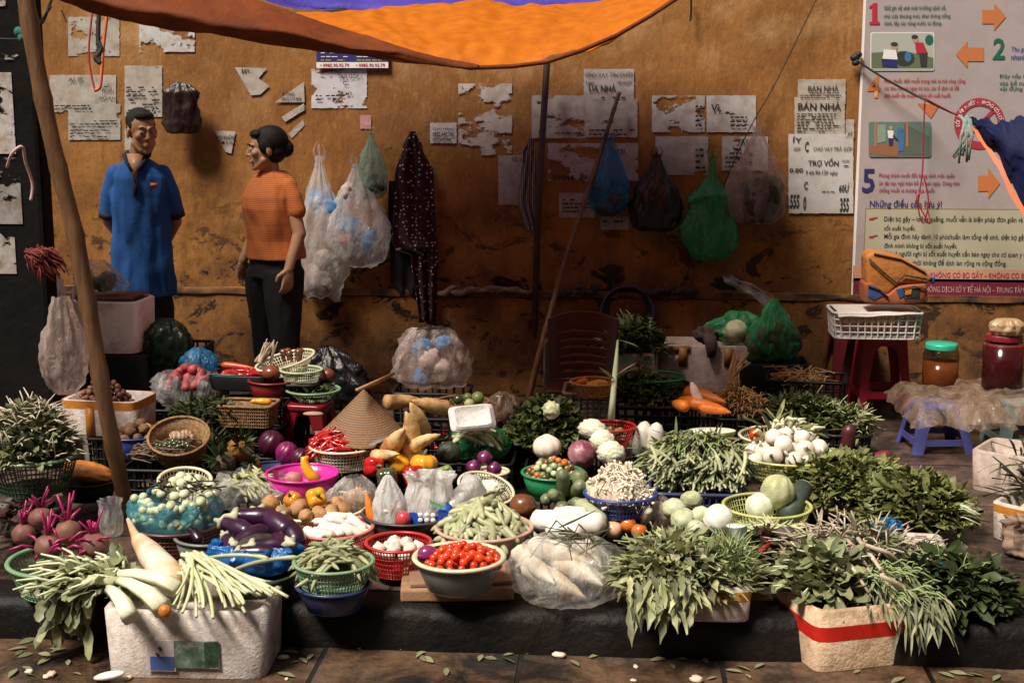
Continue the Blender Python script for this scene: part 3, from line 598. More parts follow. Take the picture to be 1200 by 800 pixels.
for i in range(9): mb.tube([WD(1134+U(-8, 8), 138+U(-3, 5), 6.75), WD(1132+U(-8, 10), 160, 6.73), WD(1130+U(-14, 12), 178+U(0, 14), 6.74)], .006, 5)
tag(obj('rag_knot', mb, M('teal_rag', (.10, .22, .20), (.35, .3, .25), 30, .8)), 'ragged pale and teal strips knotted at the blue tarp corner', 'rag')
mb = surf([[(1136, 140, 6.75), (1170, 141, 6.6), (1210, 140, 6.5), (1280, 138, 6.3)], [(1138, 143, 6.75), (1172, 165, 6.55), (1215, 190, 6.45), (1290, 220, 6.2)], [(1140, 146, 6.75), (1172, 190, 6.6), (1204, 248, 6.5), (1300, 360, 6.3)]], 40, 30, .05, 4, 5)
t = T('blue_tarp', 'dark navy tarp corner with an orange hem tied at the right edge', 'tarp'); obj('cloth', mb, M('navy_tarp', (.006, .010, .055), (.004, .007, .035), 6, .7, .3, 30, spec=.2), t)
mb = surf([[(1142, 148, 6.74), (1172, 190, 6.59), (1204, 248, 6.49), (1300, 362, 6.29)], [(1140, 152, 6.74), (1168, 195, 6.59), (1200, 254, 6.49), (1300, 378, 6.29)]], 30, 2, .01); obj('hem', mb, M('orange_hem', (.6, .12, .03), rough=.6), t)
# hanging cords at left
t = T('hanging_cords', 'black and orange cords dangling in loops below the tarp at left', 'cords', WD(115, 20, 5.6)); o = t.location.copy()
for P, m_, r in (([(108, 15), (104, 60), (107, 88), (112, 108)], RCD, .004), ([(116, 15), (115, 45), (117, 70), (114, 74)], BLK, .009), ([(126, 12), (121, 55), (119, 85), (117, 102), (112, 106)], OCD, .007), ([(115, 50), (119, 58), (113, 68), (118, 74)], BLK, .012), ([(60, 0), (52, 22), (48, 28)], BLK, .006), ([(72, 12), (78, 26)], BLK, .003)):
    cord('cord', None, [WD(x, y, 5.6)-o for x, y in P], r, m_, parent=t)
cord('white_strap', 'pale pink and white strap looped around the left pillar', [WD(8, 196, 5.5), WD(14, 180, 5.45), WD(26, 172, 5.45), WD(30, 190, 5.5), WD(38, 215, 5.55), WD(36, 235, 5.55)], .006, M('pink_strap', (.6, .38, .36), rough=.6))
cord('cloth_line', 'black string between pole top and green rag at upper left', [WD(60, 8, 5.2), WD(44, 30, 5.3), WD(28, 45, 5.4), WD(-10, 45, 5.5)], .004, BLK)
mb = MB()
for i in range(5): mb.ball(WD(26+U(-5, 5), 40+U(-6, 8), 5.42), (.02, .015, .02), 8, 6)
tag(obj('green_rag', mb, M('green_rag', (.02, .12, .09), rough=.8)), 'small teal rag knotted on the string by the bamboo pole', 'rag')
# ================================================================ PLASTIC FILMS
F_CLR = film('clear_film', (.72, .70, .68), .74); F_WHT = film('white_film', (.80, .77, .74), .50); F_PNK = film('pink_film', (.66, .52, .47), .68)
F_BLU = film('blue_film', (.04, .28, .55), .5); F_GRN = film('green_film', (.06, .44, .17), .42); F_MNT = film('mint_film', (.45, .66, .52), .45)
F_BLK = M('black_poly', (.006, .006, .007), (.009, .009, .010), 10, .28, .9, 34, stretch=(1, 1, .4)); F_DKG = film('dark_green_film', (.02, .045, .022), .3, .13); F_BRN = film('brown_film', (.34, .22, .14), .5)
def crumple(p, amp, s, seed):
    q = V(p)*s+V((seed*3.3, seed*1.7, seed)); n1 = noise.noise(q); n2 = noise.noise(q*2.3); n3 = noise.noise(q*5.1)
    return amp*((.5-abs(n1))*1.0+(.5-abs(n2))*.55+(.5-abs(n3))*.3-.6)
def filmbag(name, label, c, size, mat, seed=1, neck=True, contents=(), rot=0, cat='plastic bag', group=None, fold=9, amp=.25, parent=None, prof=None, tilt=0, handles=True):
    """bag whose bottom centre is at c; size = (width, depth, height)"""
    t = T(name, label, cat, c, rot, group) if parent is None else parent
    if parent is None: t.rotation_euler = (0, tilt, rot)
    w_, d_, h_ = size; mb = MB()
    prof = prof or ([(0, 0), (.6, .015), (.86, .08), (1, .22), (.97, .38), (.8, .55), (.55, .7), (.32, .82), (.16, .92), (.10, 1.0)] if neck else [(0, 0), (.7, .02), (.95, .12), (1.02, .35), (.98, .6), (.85, .8), (.9, .92), (1.0, 1.0)])
    pr = []
    for k in range(len(prof)-1):
        for j in range(4): f = j/4; pr.append((prof[k][0]*(1-f)+prof[k+1][0]*f, prof[k][1]*(1-f)+prof[k+1][1]*f))
    pr.append(prof[-1])
    def fn(r, z, a, k):
        tt = z
        x = r*math.cos(a)*w_/2; y = r*math.sin(a)*d_/2
        cvs = crumple((x, y, z*h_*(.4 if neck else .8)), 1, 11/max(w_, .1)*.35, seed)+.5*crumple((x, y, z*h_*.5), 1, 26/max(w_, .1)*.35, seed+2)
        q = 1+amp*cvs+.16*tt*math.sin(fold*a+seed+2*noise.noise(V((a, z*3, seed))))
        return r*q, z*h_+crumple((y, x, z*h_), h_*.06, 12, seed+3)*min(1, r*2)
    n = 64; vs = []
    for k, (r, z) in enumerate(pr):
        for i in range(n):
            a = 2*math.pi*i/n; rr, zz = fn(r, z, a, k); vs.append((rr*math.cos(a)*w_/2, rr*math.sin(a)*d_/2, zz))
    fs = [(k*n+i, k*n+(i+1) % n, (k+1)*n+(i+1) % n, (k+1)*n+i) for k in range(len(pr)-1) for i in range(n)]
    mb.add(vs, fs); obj('film', mb, mat, t)
    if neck and handles:
        mb = MB()
        for s_ in (-1, 1):
            mb.tube([(s_*.02, 0, h_*.96), (s_*.03, .0, h_*1.03), (s_*.012, 0, h_*1.1), (-s_*.005, 0, h_*1.05), (0, 0, h_*.97)], [.008, .007, .004, .006, .008], 8, flat=.4)
        obj('handle', mb, mat, t)
    for (cx, cz, rr, m_, k) in contents:
        mb = MB()
        for i in range(k):
            a = U(0, 6.28); q = U(0, 1)**.5
            mb.ball((w_*cx*.6+w_*.2*q*math.cos(a)*(k > 1), d_*.16*q*math.sin(a)*(k > 1), h_*cz+(U(-.08, .1)*h_ if k > 1 else 0)), (rr*U(.7, 1.0), rr*U(.5, .8), rr*U(.7, 1.0)), 18, 12, fn=lambda d, a_, p_: 1+.35*noise.noise(d*2+V((seed+i, 0, 0)))+.15*noise.noise(d*6))
        obj('contents', mb, m_, t)
    return t
DKC = M('dark_contents', (.02, .018, .015), (.05, .04, .03), 20, .7, .3); GRC = M('green_contents', (.03, .06, .02), (.06, .09, .03), 20, .7, .3)
def hang(name, label, x, yt, yb, wpx, mat, Y=YW-.11, dk=.5, **k):
    a = WY(x, yb, Y); b_ = WY(x, yt, Y); return filmbag(name, label, a, (wpx*S(a), wpx*S(a)*dk, b_.z-a.z), mat, **k)
def nail(x, y, Y0=YW): 
    mb = MB(); p = WY(x, y, YW-.04); mb.tube([(p.x, YW+.01, p.z), (p.x, YW-.09, p.z+.008)], .004, 6); return mb
BLC = M('blue_contents', (.04, .18, .42), (.08, .25, .5), 10, .6); RDC = M('red_contents', (.35, .04, .04), (.2, .02, .03), 10, .6); PKC = M('pale_contents', (.55, .42, .38), (.5, .45, .42), 10, .6, .3)
hang('plastic_bag', 'tall clear plastic bag of other bags hanging just behind the woman', 378, 182, 348, 66, F_WHT, seed=2, contents=((.05, .62, .07, BLC, 2), (-.05, .2, .07, PKC, 4), (0, .1, .05, RDC, 2)), dk=.55)
hang('plastic_bag', 'pale plastic bag with blue bundle hanging left of the dotted shirt', 420, 192, 312, 78, F_WHT, seed=5, contents=((.0, .3, .07, BLC, 3), (-.25, .3, .05, RDC, 2), (0, .75, .05, PKC, 2)), Y=YW-.13)
hang('plastic_bag', 'mint green bag hanging above the blue bundle bag', 436, 156, 232, 38, F_MNT, seed=3, contents=((0, .2, .05, DKC, 3),))
hang('plastic_bag', 'blue plastic bag with dark contents hanging by the bamboo stick', 713, 163, 250, 50, F_BLU, seed=4, contents=((0, .2, .065, DKC, 4),))
hang('plastic_bag', 'black plastic bag hanging right of the blue one', 768, 180, 271, 62, F_BLK, seed=6)
t = hang('plastic_bag', 'bright green plastic bag with long neck hanging on the wall', 832, 182, 306, 74, F_GRN, seed=8, amp=.45, prof=[(0, 0), (.45, .02), (.8, .1), (1, .25), (.85, .42), (.72, .55), (.8, .62), (.3, .72), (.14, .8), (.10, .95), (.06, 1.0)])
hang('plastic_bag', 'clear plastic bag with dark contents hanging on the cable', 885, 148, 262, 72, F_PNK, seed=9, contents=((0, .22, .095, DKC, 5), (0, .3, .07, GRC, 2)), Y=YW-.13)
hang('plastic_bag', 'crumpled dark brown bag hooked on the wall behind the man', 214, 96, 157, 46, M('darkbrown_poly', (.028, .012, .009), (.014, .006, .005), 10, .35, .9, 30, stretch=(1, 1, .4)), seed=10, prof=[(0, 0), (.8, .03), (1.0, .2), (.95, .4), (.85, .6), (.9, .8), (.5, .95), (.2, 1)], handles=False)
mb = MB(); mb.tube([WY(x, y, YW-.11) for x, y in ((195, 111), (203, 108), (206, 115))], [.006, .010, .004], 6, flat=.4); tag(obj('paper_scrap', mb, M('pale_scrap', (.75, .5, .45), rough=.4)), 'shiny pale strip showing at the mouth of the dark brown bag', 'scrap')
# ---------------------------------------------------------------- draped cloths
def drape(name, label, rows, Y, mat, amp=.02, nf=4, seed=0, cat='cloth', th=.004):
    mb = MB(); n = len(rows)-1
    def f(u, v):
        x = min(v*n, n-1e-6); i = int(x); g = x-i; g = g*g*(3-2*g)
        y = rows[i][0]*(1-(x-i))+rows[i+1][0]*(x-i); xl = rows[i][1]*(1-g)+rows[i+1][1]*g; xr = rows[i][2]*(1-g)+rows[i+1][2]*g
        d = amp*(math.sin(nf*6.28*u+1.2*math.sin(v*5+seed))*(.4+.6*v)+1.2*noise.noise(V((u*3, v*4, seed))))
        return WY(xl+(xr-xl)*u, y, Y+d)
    mb.grid(f, 48, 60); o = obj(name, mb, mat, solid=th); return tag(o, label, cat)
DOT = bpy.data.materials.new('dotted_cloth'); DOT.use_nodes = True
n_ = DOT.node_tree.nodes; l_ = DOT.node_tree.links; tc = n_.new('ShaderNodeTexCoord'); vo = n_.new('ShaderNodeTexVoronoi'); vo.inputs['Scale'].default_value = 48; vo.inputs['Randomness'].default_value = .55
mp = n_.new('ShaderNodeMapping'); mp.inputs['Scale'].default_value = (1, .02, 1); l_.new(tc.outputs['Object'], mp.inputs[0]); l_.new(mp.outputs[0], vo.inputs[0])
mr = n_.new('ShaderNodeMapRange'); mr.inputs[1].default_value = .2; mr.inputs[2].default_value = .26; l_.new(vo.outputs['Distance'], mr.inputs[0])
mx = n_.new('ShaderNodeMix'); mx.data_type = 'RGBA'; mx.inputs[6].default_value = (.7, .55, .45, 1); mx.inputs[7].default_value = (.035, .008, .010, 1)
l_.new(mr.outputs[0], mx.inputs[0]); l_.new(mx.outputs[2], n_['Principled BSDF'].inputs['Base Color']); n_['Principled BSDF'].inputs['Roughness'].default_value = .9
drape('dotted_shirt', 'dark maroon shirt with white dots hanging from a nail', [(154, 480, 487), (172, 472, 495), (205, 463, 508), (285, 460, 511), (292, 463, 512), (300, 482, 513), (378, 491, 511)], YW-.08, DOT, .022, 2.5, 1, 'shirt')
drape('dark_jacket', 'black garment hanging under the left side of the dotted shirt', [(212, 456, 466), (240, 455, 480), (330, 458, 490), (345, 465, 488)], YW-.05, M('black_cloth', (.012, .012, .014), rough=.9), .012, 2, 3, 'garment')
drape('striped_rag', 'grey striped rag hanging beside the metal pole', [(162, 620, 626), (180, 613, 628), (235, 608, 627), (270, 616, 632)], YW-.06, M('grey_rag', (.30, .28, .25), (.10, .09, .08), 30, .9, wave=('X', 30, 3)), .014, 3, 4, 'rag')
# rags and rope heaped on the moulding
mb = MB()
for k in range(7):
    x0 = 512+k*14; mb.tube([WY(x0+j*9, 341+U(-5, 4), YW-.065) for j in range(4)], [.010*U(.6, 1.3), .016*U(.6, 1.5), .013, .006], 7)
tag(obj('rope_bundle', mb, M('pale_rope', (.32, .22, .15), (.15, .10, .07), 30, .9, .4)), 'frayed pale rope and rag lying along the wall moulding', 'rope')
mb = MB()
for k in range(10): mb.ball(WY(757+k*6.2, 340+3*math.sin(k)+U(-2, 3), YW-.07), (.024, .02, .022*U(.7, 1.2)), 10, 7)
tag(obj('black_bundle', mb, DKC), 'black rolled rag lying on the wall moulding right of centre', 'rag')
mb = MB()
for k in range(9): mb.ball(WY(648+k*6, 342+U(-6, 6), YW-.065), (.03*U(.6, 1.1), .016, .026*U(.6, 1.2)), 10, 7)
tag(obj('black_bundle', mb, DKC), 'black sooty rag sagging over the moulding behind the bamboo stick', 'rag')
# ================================================================ PEOPLE
def cap(mb, a, b_, ra, rb, n=14):
    a, b_ = V(a), V(b_); mb.ball(a, ra, n, 10); mb.ball(b_, rb, n, 10)
    mb.tube([a, a.lerp(b_, .33), a.lerp(b_, .66), b_], [ra, ra+(rb-ra)*.33, ra+(rb-ra)*.66, rb], n)
def chain(mb, pts, rs):
    for i in range(len(pts)-1): cap(mb, pts[i], pts[i+1], rs[i], rs[i+1])
def hand(mb, w_, d, palm, sz=1):
    """wrist, direction of the fingers, direction the palm faces"""
    w_, d, pn = V(w_), V(d).normalized(), V(palm).normalized(); s_ = d.cross(pn).normalized(); pn = s_.cross(d)
    Mx = Matrix((s_, d, pn)).transposed()
    mb.ball(w_+d*.045*sz, (.040*sz, .052*sz, .017*sz), 14, 10, M=Mx)
    for k, L in enumerate((.062, .072, .068, .052)):
        o = (k-1.5)*.0205*sz; b_ = w_+d*.082*sz+s_*o; m1 = b_+(d+s_*o*1.5+pn*.15).normalized()*L*.5*sz; e = m1+(d*.8+pn*.65).normalized()*L*.5*sz
        chain(mb, [w_+d*.05*sz+s_*o*.9, b_, m1, e], [.010*sz, .0105*sz, .0092*sz, .0075*sz])
    b_ = w_+d*.02*sz-s_*.03*sz; m1 = b_+(d*.6-s_*.7+pn*.3).normalized()*.042*sz; e = m1+(d*.95-s_*.1+pn*.3).normalized()*.03*sz
    chain(mb, [b_, m1, e], [.015*sz, .0115*sz, .009*sz])
def add_head(mb, c, yaw, pitch, sz=1, female=False):
    fz = .6 if female else 1
    Mh = Matrix.Translation(c) @ Matrix.Rotation(yaw, 4, 'Z') @ Matrix.Rotation(pitch, 4, 'X') @ Matrix.Scale(sz, 4)
    h = MB()
    h.ball((0, .018, .035), (.074, .092, .082), 24, 16); h.ball((0, -.022, -.028), (.060, .066, .086), 20, 14)
    h.ball((0, -.030, -.074), (.044, .044, .036), 16, 10); h.ball((0, -.066, -.096), (.020, .016, .017), 12, 8)
    cap(h, (0, -.084, .016), (0, -.098-.006*fz, -.022), .008, .011); h.ball((.011, -.094, -.026), .008, 10, 8); h.ball((-.011, -.094, -.026), .008, 10, 8)
    cap(h, (-.036, -.075, .030), (-.014, -.083, .030), .006+.003*fz, .007+.003*fz); cap(h, (.036, -.075, .030), (.014, -.083, .030), .006+.003*fz, .007+.003*fz)
    for s_ in (-1, 1):
        h.ball((s_*.040, -.062, -.014), (.024, .022, .020), 12, 8); h.ball((s_*.077, .012, -.004), (.010, .020, .031), 12, 8, M=Matrix.Rotation(s_*.3, 3, 'Z'))
        h.ball((s_*.029, -.080, .010), (.015, .010, .009), 12, 8)
        cap(h, (s_*.052, -.02, -.055), (s_*.025, -.055, -.088), .020, .016)
    cap(h, (-.021, -.080, -.057), (0, -.089, -.053), .0055, .007); cap(h, (.021, -.080, -.057), (0, -.089, -.053), .0055, .007); cap(h, (-.015, -.086, -.065), (.015, -.086, -.065), .007, .007)
    mb.add([Mh @ V(v) for v in h.v], h.f); return Mh
def part(name, mb, Mh, mat, parent, **k):
    mb.v = [tuple(Mh @ V(v)) for v in mb.v]; return obj(name, mb, mat, parent, **k)
def face_parts(Mh, t, hairmat, mouth=(.22, .06, .05)):
    EW = M('eye_white', (.5, .46, .42), rough=.3); EI = M('iris', (.01, .006, .004), rough=.15)
    for s_ in (-1, 1):
        mb = MB(); mb.ball((s_*.029, -.0845, .009), (.0125, .0075, .0055), 12, 8); e = part('eye', mb, Mh, EW, t)
        mb = MB(); mb.ball((s_*.029-.003, -.0895, .009), (.0062, .004, .0056), 10, 8); part('iris', mb, Mh, EI, e)
        mb = MB(); mb.tube([(s_*.012, -.0925, .031), (s_*.028, -.089, .037), (s_*.047, -.076, .031)], [.0035, .0048, .002], 8, flat=.5); part('eyebrow', mb, Mh, hairmat, t)
    mb = MB(); mb.tube([(-.023, -.084, -.060), (0, -.0955, -.0585), (.023, -.084, -.060)], [.0015, .004, .0015], 8, flat=.6); part('mouth', mb, Mh, M('lips', mouth, rough=.5), t)
def body_obj(name, mb, mat, t, vox=.0045, sm=4):
    o = obj(name, mb, mat, t); m = o.modifiers.new('r', 'REMESH'); m.mode = 'VOXEL'; m.voxel_size = vox; m.use_smooth_shade = True
    s_ = o.modifiers.new('s', 'SMOOTH'); s_.factor = .5; s_.iterations = sm; return o
def loft(mb, rings, n=40, seed=0, wr=.0):
    """rings: (cx, cy, z, rx, ry)"""
    R_ = []
    for i in range(len(rings)-1):
        for j in range(5):
            f = j/5; R_.append([rings[i][k]*(1-f)+rings[i+1][k]*f for k in range(5)])
    R_.append(list(rings[-1])); vs = []
    for (cx, cy, z, rx, ry) in R_:
        for i in range(n):
            a = 2*math.pi*i/n; q = 1
            d = wr*(noise.noise(V((math.cos(a)*2, math.sin(a)*2, z*5+seed)))+.8*noise.noise(V((math.cos(a)*4.5+z*5, math.sin(a)*4, z*9+seed*2))))
            vs.append((cx+(rx+d)*math.cos(a), cy+(ry+d)*math.sin(a), z))
    m = len(R_); fs = [(k*n+i, k*n+(i+1) % n, (k+1)*n+(i+1) % n, (k+1)*n+i) for k in range(m-1) for i in range(n)]+[tuple(range(n-1, -1, -1)), tuple(range((m-1)*n, m*n))]
    mb.add(vs, fs)
SKIN = M('skin', (.42, .215, .12), (.35, .17, .09), 18, .5, .12, 90); SKIN2 = M('skin_woman', (.44, .24, .14), (.37, .19, .105), 18, .5, .12, 90)
HAIRM = M('hair_greying', (.008, .007, .006), (.028, .026, .024), 60, .7, .5, 150, stretch=(1, 1, 3), spec=.25); HAIRF = M('hair_black', (.004, .003, .003), (.010, .007, .006), 50, .6, .35, 150, stretch=(1, 1, 4), spec=.25)
PANT = M('trousers_dark', (.010, .010, .014), rough=.85, bump=.2); SHOE = M('sandal', (.03, .02, .015), rough=.6)
# --- man
gm = W(175, 486, 0)
man = T('person', 'man in a royal blue polo shirt standing with hands behind his back', 'person', gm, math.radians(8))
mb = MB()
hc = V((.035, -.02, 1.535)); Mh = add_head(mb, hc, math.radians(30), math.radians(5), .98)
chain(mb, [(0, .015, 1.33), (.005, .01, 1.40), (.02, .0, 1.47)], [.075, .056, .054])
mb.ball((0, .01, 1.22), (.15, .09, .17)); mb.ball((0, .01, .95), (.13, .09, .18))
for s_ in (-1, 1):
    chain(mb, [(s_*.135, .01, 1.31), (s_*.185, .055, 1.06), (s_*.09, .15, .90)], [.042, .036, .026]); hand(mb, (s_*.09, .15, .90), (-s_*.85, .15, -.35), (0, -1, 0), .95)
    chain(mb, [(s_*.085, .01, .84), (s_*.09, .0, .46), (s_*.09, .03, .07)], [.08, .055, .036]); cap(mb, (s_*.09, .04, .035), (s_*.105, -.13, .025), .034, .028)
body_obj('body', mb, SKIN, man)
face_parts(Mh, man, HAIRM)
mb = MB(); mb.ball((0, .036, .060), (.0785, .092, .070), 28, 18, fn=lambda d, a, p: 1+.03*noise.noise(d*9)); mb.ball((0, .062, .012), (.070, .058, .062), 20, 12)
for s_ in (-1, 1): mb.ball((s_*.066, .004, .040), (.012, .024, .024), 12, 8)
mb.ball((0, -.038, .092), (.056, .035, .025), 20, 10, fn=lambda d, a, p: 1+.08*noise.noise(d*12)); part('hair', mb, Mh, HAIRM, man)
mb = MB()
for s_ in (-1, 1):
    loft(mb, [(s_*.088, .01, .08, .065, .075), (s_*.088, .0, .46, .078, .085), (s_*.075, .0, .62, .088, .09), (s_*.06, .01, .84, .085, .09)], 28, s_, .008)
loft(mb, [(0, .01, .78, .155, .12), (0, .01, .95, .150, .115)], 28, 5, 0); body_obj('trousers', mb, PANT, man, .009, 2)
for s_ in (-1, 1):
    mb = MB(); mb.ball((s_*.10, -.035, .018), (.045, .125, .02), 20, 10); obj('sandal', mb, SHOE, man)
BLUE = M('blue_polo', (.010, .085, .30), (.008, .070, .24), 10, .85, .9, 8, stretch=(1, 1, .5))
mb = MB(); loft(mb, [(0, .01, .66, .182, .142), (0, .01, .80, .176, .136), (0, .012, .95, .166, .124), (0, .012, 1.10, .162, .120), (0, .012, 1.22, .166, .120), (0, .012, 1.30, .160, .108), (0, .014, 1.36, .112, .082), (0, .018, 1.395, .064, .056)], 64, 3, .020)
for s_ in (-1, 1): chain(mb, [(s_*.130, .012, 1.315), (s_*.165, .03, 1.21), (s_*.182, .045, 1.11)], [.050, .054, .054]); 
body_obj('polo_shirt', mb, BLUE, man, .007, 3)
CUF = M('navy_trim', (.008, .01, .03), rough=.8)
for s_ in (-1, 1):
    mb = MB(); a, b_ = V((s_*.180, .044, 1.112)), V((s_*.187, .049, 1.078)); mb.tube([a, b_], [.0565, .0555], 24, cap=True); obj('cuff', mb, CUF, man)
mb = MB()
for s_ in (-1, 1): mb.tube([(s_*.012, -.100, 1.335), (s_*.038, -.080, 1.375), (s_*.062, -.02, 1.41), (s_*.055, .035, 1.42), (0, .068, 1.42)], [.010, .018, .022, .022, .020], 8, flat=.55)
obj('collar', mb, CUF, man)
mb = MB(); mb.add([(-.012, -.1085, 1.20), (.02, -.1085, 1.20), (.02, -.094, 1.36), (-.012, -.094, 1.36)], [(0, 1, 2, 3)]); mb2 = MB(); mb2.box((.004, -.112, 1.25), (.022, .006, .09)); mb = MB(); mb.add([(-.046, -.066, 1.425), (0, -.121, 1.275), (.046, -.066, 1.425)], [(0, 1, 2)]); obj('chest_opening', mb, SKIN, man, solid=.004); obj('placket', mb2, CUF, man, rot=(0, 0, 0))
mb = MB(); mb.box((.105, -.1095, 1.262), (.042, .004, .030), Matrix.Rotation(.45, 3, 'Z')); bd = obj('chest_badge', mb, M('badge_red', (.5, .05, .04), rough=.7), man)
mb = MB(); mb.box((.105, -.1125, 1.266), (.036, .003, .008), Matrix.Rotation(.45, 3, 'Z')); obj('badge_stripe', mb, M('badge_pale', (.6, .6, .65), rough=.7), bd)
man.scale = (.87, .90, .91)
# --- woman
gw = W(326, 486, 0)
wom = T('person', 'woman in an orange striped t-shirt and black trousers turned towards the man', 'person', gw, math.radians(-38))
k_ = .94
mb = MB()
hc = V((.0, -.035, 1.435)); Mh = add_head(mb, hc, math.radians(-30), math.radians(3), .95, True)
chain(mb, [(0, .01, 1.25), (.0, .0, 1.31), (.0, -.01, 1.38)], [.068, .048, .046])
mb.ball((0, .0, 1.14), (.135, .09, .16)); mb.ball((0, .01, .92), (.13, .10, .15))
# her left arm (nearer the camera side) and right arm
chain(mb, [(.128, .01, 1.235), (.185, .03, 1.00), (.175, -.04, .82)], [.040, .036, .025]); hand(mb, (.175, -.04, .82), (.0, -.12, -1), (-1, 0, 0), .92)
chain(mb, [(-.128, .01, 1.235), (-.18, .03, 1.00), (-.19, -.06, .835)], [.040, .036, .025]); hand(mb, (-.19, -.06, .835), (.0, -.15, -1), (1, 0, 0), .92)
for s_ in (-1, 1):
    chain(mb, [(s_*.08, .01, .80), (s_*.085, .0, .43), (s_*.08, .03, .07)], [.08, .055, .034]); cap(mb, (s_*.08, .04, .033), (s_*.09, -.12, .025), .032, .026)
body_obj('body', mb, SKIN2, wom); face_parts(Mh, wom, HAIRF, (.3, .05, .05))
mb = MB(); mb.ball((0, .034, .046), (.086, .100, .088), 28, 18, fn=lambda d, a, p: 1+.02*noise.noise(d*6)); mb.ball((0, .115, .0), (.052, .045, .05), 20, 14, fn=lambda d, a, p: 1+.08*noise.noise(d*5)); mb.ball((0, .05, -.01), (.078, .07, .07), 20, 12)
for s_ in (-1, 1): mb.ball((s_*.062, .008, .024), (.024, .052, .050), 14, 9)
mb.ball((0, -.042, .088), (.062, .036, .026), 20, 10); part('hair', mb, Mh, HAIRF, wom)
STR = M('orange_striped_jersey', (.56, .17, .04), (.36, .085, .02), 10, .85, .1, 50, wave=('Z', 33, .8))
mb = MB(); loft(mb, [(0, .012, .86, .180, .148), (0, .008, .96, .160, .134), (0, .0, 1.04, .156, .132), (0, -.012, 1.13, .162, .135), (0, -.008, 1.19, .165, .125), (0, .01, 1.26, .155, .095), (0, .01, 1.30, .11, .075), (0, .008, 1.325, .062, .056)], 64, 8, .014)
for s_ in (-1, 1): chain(mb, [(s_*.125, .01, 1.245), (s_*.152, .02, 1.19), (s_*.172, .028, 1.12)], [.044, .048, .049])
body_obj('striped_shirt', mb, STR, wom, .006, 3)
mb = MB()
for s_ in (-1, 1): loft(mb, [(s_*.08, .02, .07, .058, .066), (s_*.082, .0, .43, .072, .082), (s_*.075, .0, .65, .09, .11), (s_*.06, .01, .80, .108, .125)], 28, s_, .008)
loft(mb, [(0, .01, .76, .165, .135), (0, .01, .90, .150, .118)], 28, 5, 0); body_obj('trousers', mb, M('trousers_black', (.006, .005, .006), rough=.9, bump=.2), wom, .009, 2)
for s_ in (-1, 1):
    mb = MB(); mb.ball((s_*.09, -.03, .018), (.042, .118, .02), 20, 10); obj('sandal', mb, SHOE, wom)
wom.scale = (.916, .916, .916)
# ================================================================ GOODS: builders
def circ(r0, r1, sy=1):
    return lambda t, v: V(((r0+(r1-r0)*v)*math.cos(t*6.28318), (r0+(r1-r0)*v)*math.sin(t*6.28318)*sy, 0))
def rrl(w0, d0, w1, d1, rad=.02):
    def f(t, v):
        w_, d_ = (w0+(w1-w0)*v)/2, (d0+(d1-d0)*v)/2
        a = t*6.28318+1e-4; c, s_ = math.cos(a), math.sin(a); k = 9
        q = (abs(c)**k+abs(s_)**k)**(-1/k); return V((w_*c*q, d_*s_*q, 0))
    return f
def ringtube(mb, loop, v, z, r, n=48, m=6, flat=1):
    pts = [loop(i/n, v)+V((0, 0, z)) for i in range(n)]; vs = []
    for i, p in enumerate(pts):
        t = (pts[(i+1) % n]-pts[i-1]).normalized(); x = V((0, 0, 1)).cross(t).normalized()
        for j in range(m): a = 6.28318*j/m; vs.append(p+x*r*math.cos(a)+V((0, 0, r*flat*math.sin(a))))
    mb.add(vs, [(i*m+j, i*m+(j+1) % m, ((i+1) % n)*m+(j+1) % m, ((i+1) % n)*m+j) for i in range(n) for j in range(m)])
def lattice(mb, loop, h, nr, rings, bw=.003, th=.0015, lean=0, z0=0):
    for i in range(nr):
        for v0, v1 in ((0, .5), (.5, 1)):
            a0 = loop((i+lean*v0)/nr, v0); a1 = loop((i+lean*v1)/nr, v1); t = (loop((i+.4)/nr, .5)-loop((i-.4)/nr, .5)).normalized(); o = a0.normalized()*th
            p, q = a0+V((0, 0, z0+h*v0)), a1+V((0, 0, z0+h*v1)); s_ = t*bw/2
            mb.add([p-s_-o, p+s_-o, p+s_+o, p-s_+o, q-s_-o, q+s_-o, q+s_+o, q-s_+o], [(0, 1, 5, 4), (1, 2, 6, 5), (2, 3, 7, 6), (3, 0, 4, 7)])
    for k in range(rings): v = k/(rings-1) if rings > 1 else .5; ringtube(mb, loop, v, z0+h*v, bw*.6, 48, 4, 1)
def rbox(mb, w_, d_, h, th=.02, lip=0, rad=9, fl=None):
    """hollow open box, one skin"""
    N = 48; o0 = rrl(w_*.96, d_*.96, w_, d_); fl = th if fl is None else fl
    L = [[o0(i/N, 0)+V((0, 0, 0)) for i in range(N)], [o0(i/N, .08)+V((0, 0, .004)) for i in range(N)], [o0(i/N, 1)+V((0, 0, h-.008-(.02 if lip else 0))) for i in range(N)]]
    if lip: oo = rrl(w_+lip, d_+lip, w_+lip, d_+lip); L += [[oo(i/N, 1)+V((0, 0, h-.018)) for i in range(N)], [oo(i/N, 1)+V((0, 0, h-.004)) for i in range(N)]]
    ii = rrl(w_-2*th, d_-2*th, w_-2*th, d_-2*th); i2 = rrl(w_-th, d_-th, w_-th, d_-th)
    L += [[i2(i/N, 1)+V((0, 0, h+.001*noise.noise(V((i, 0, 0))))) for i in range(N)], [ii(i/N, 1)+V((0, 0, h-.005)) for i in range(N)], [ii(i/N, 1)*.97+V((0, 0, fl)) for i in range(N)]]
    vs = [v for l in L for v in l]; fs = [(k*N+i, k*N+(i+1) % N, (k+1)*N+(i+1) % N, (k+1)*N+i) for k in range(len(L)-1) for i in range(N)]
    fs += [tuple(range(N-1, -1, -1)), tuple(range((len(L)-1)*N, len(L)*N))]; mb.add(vs, fs)
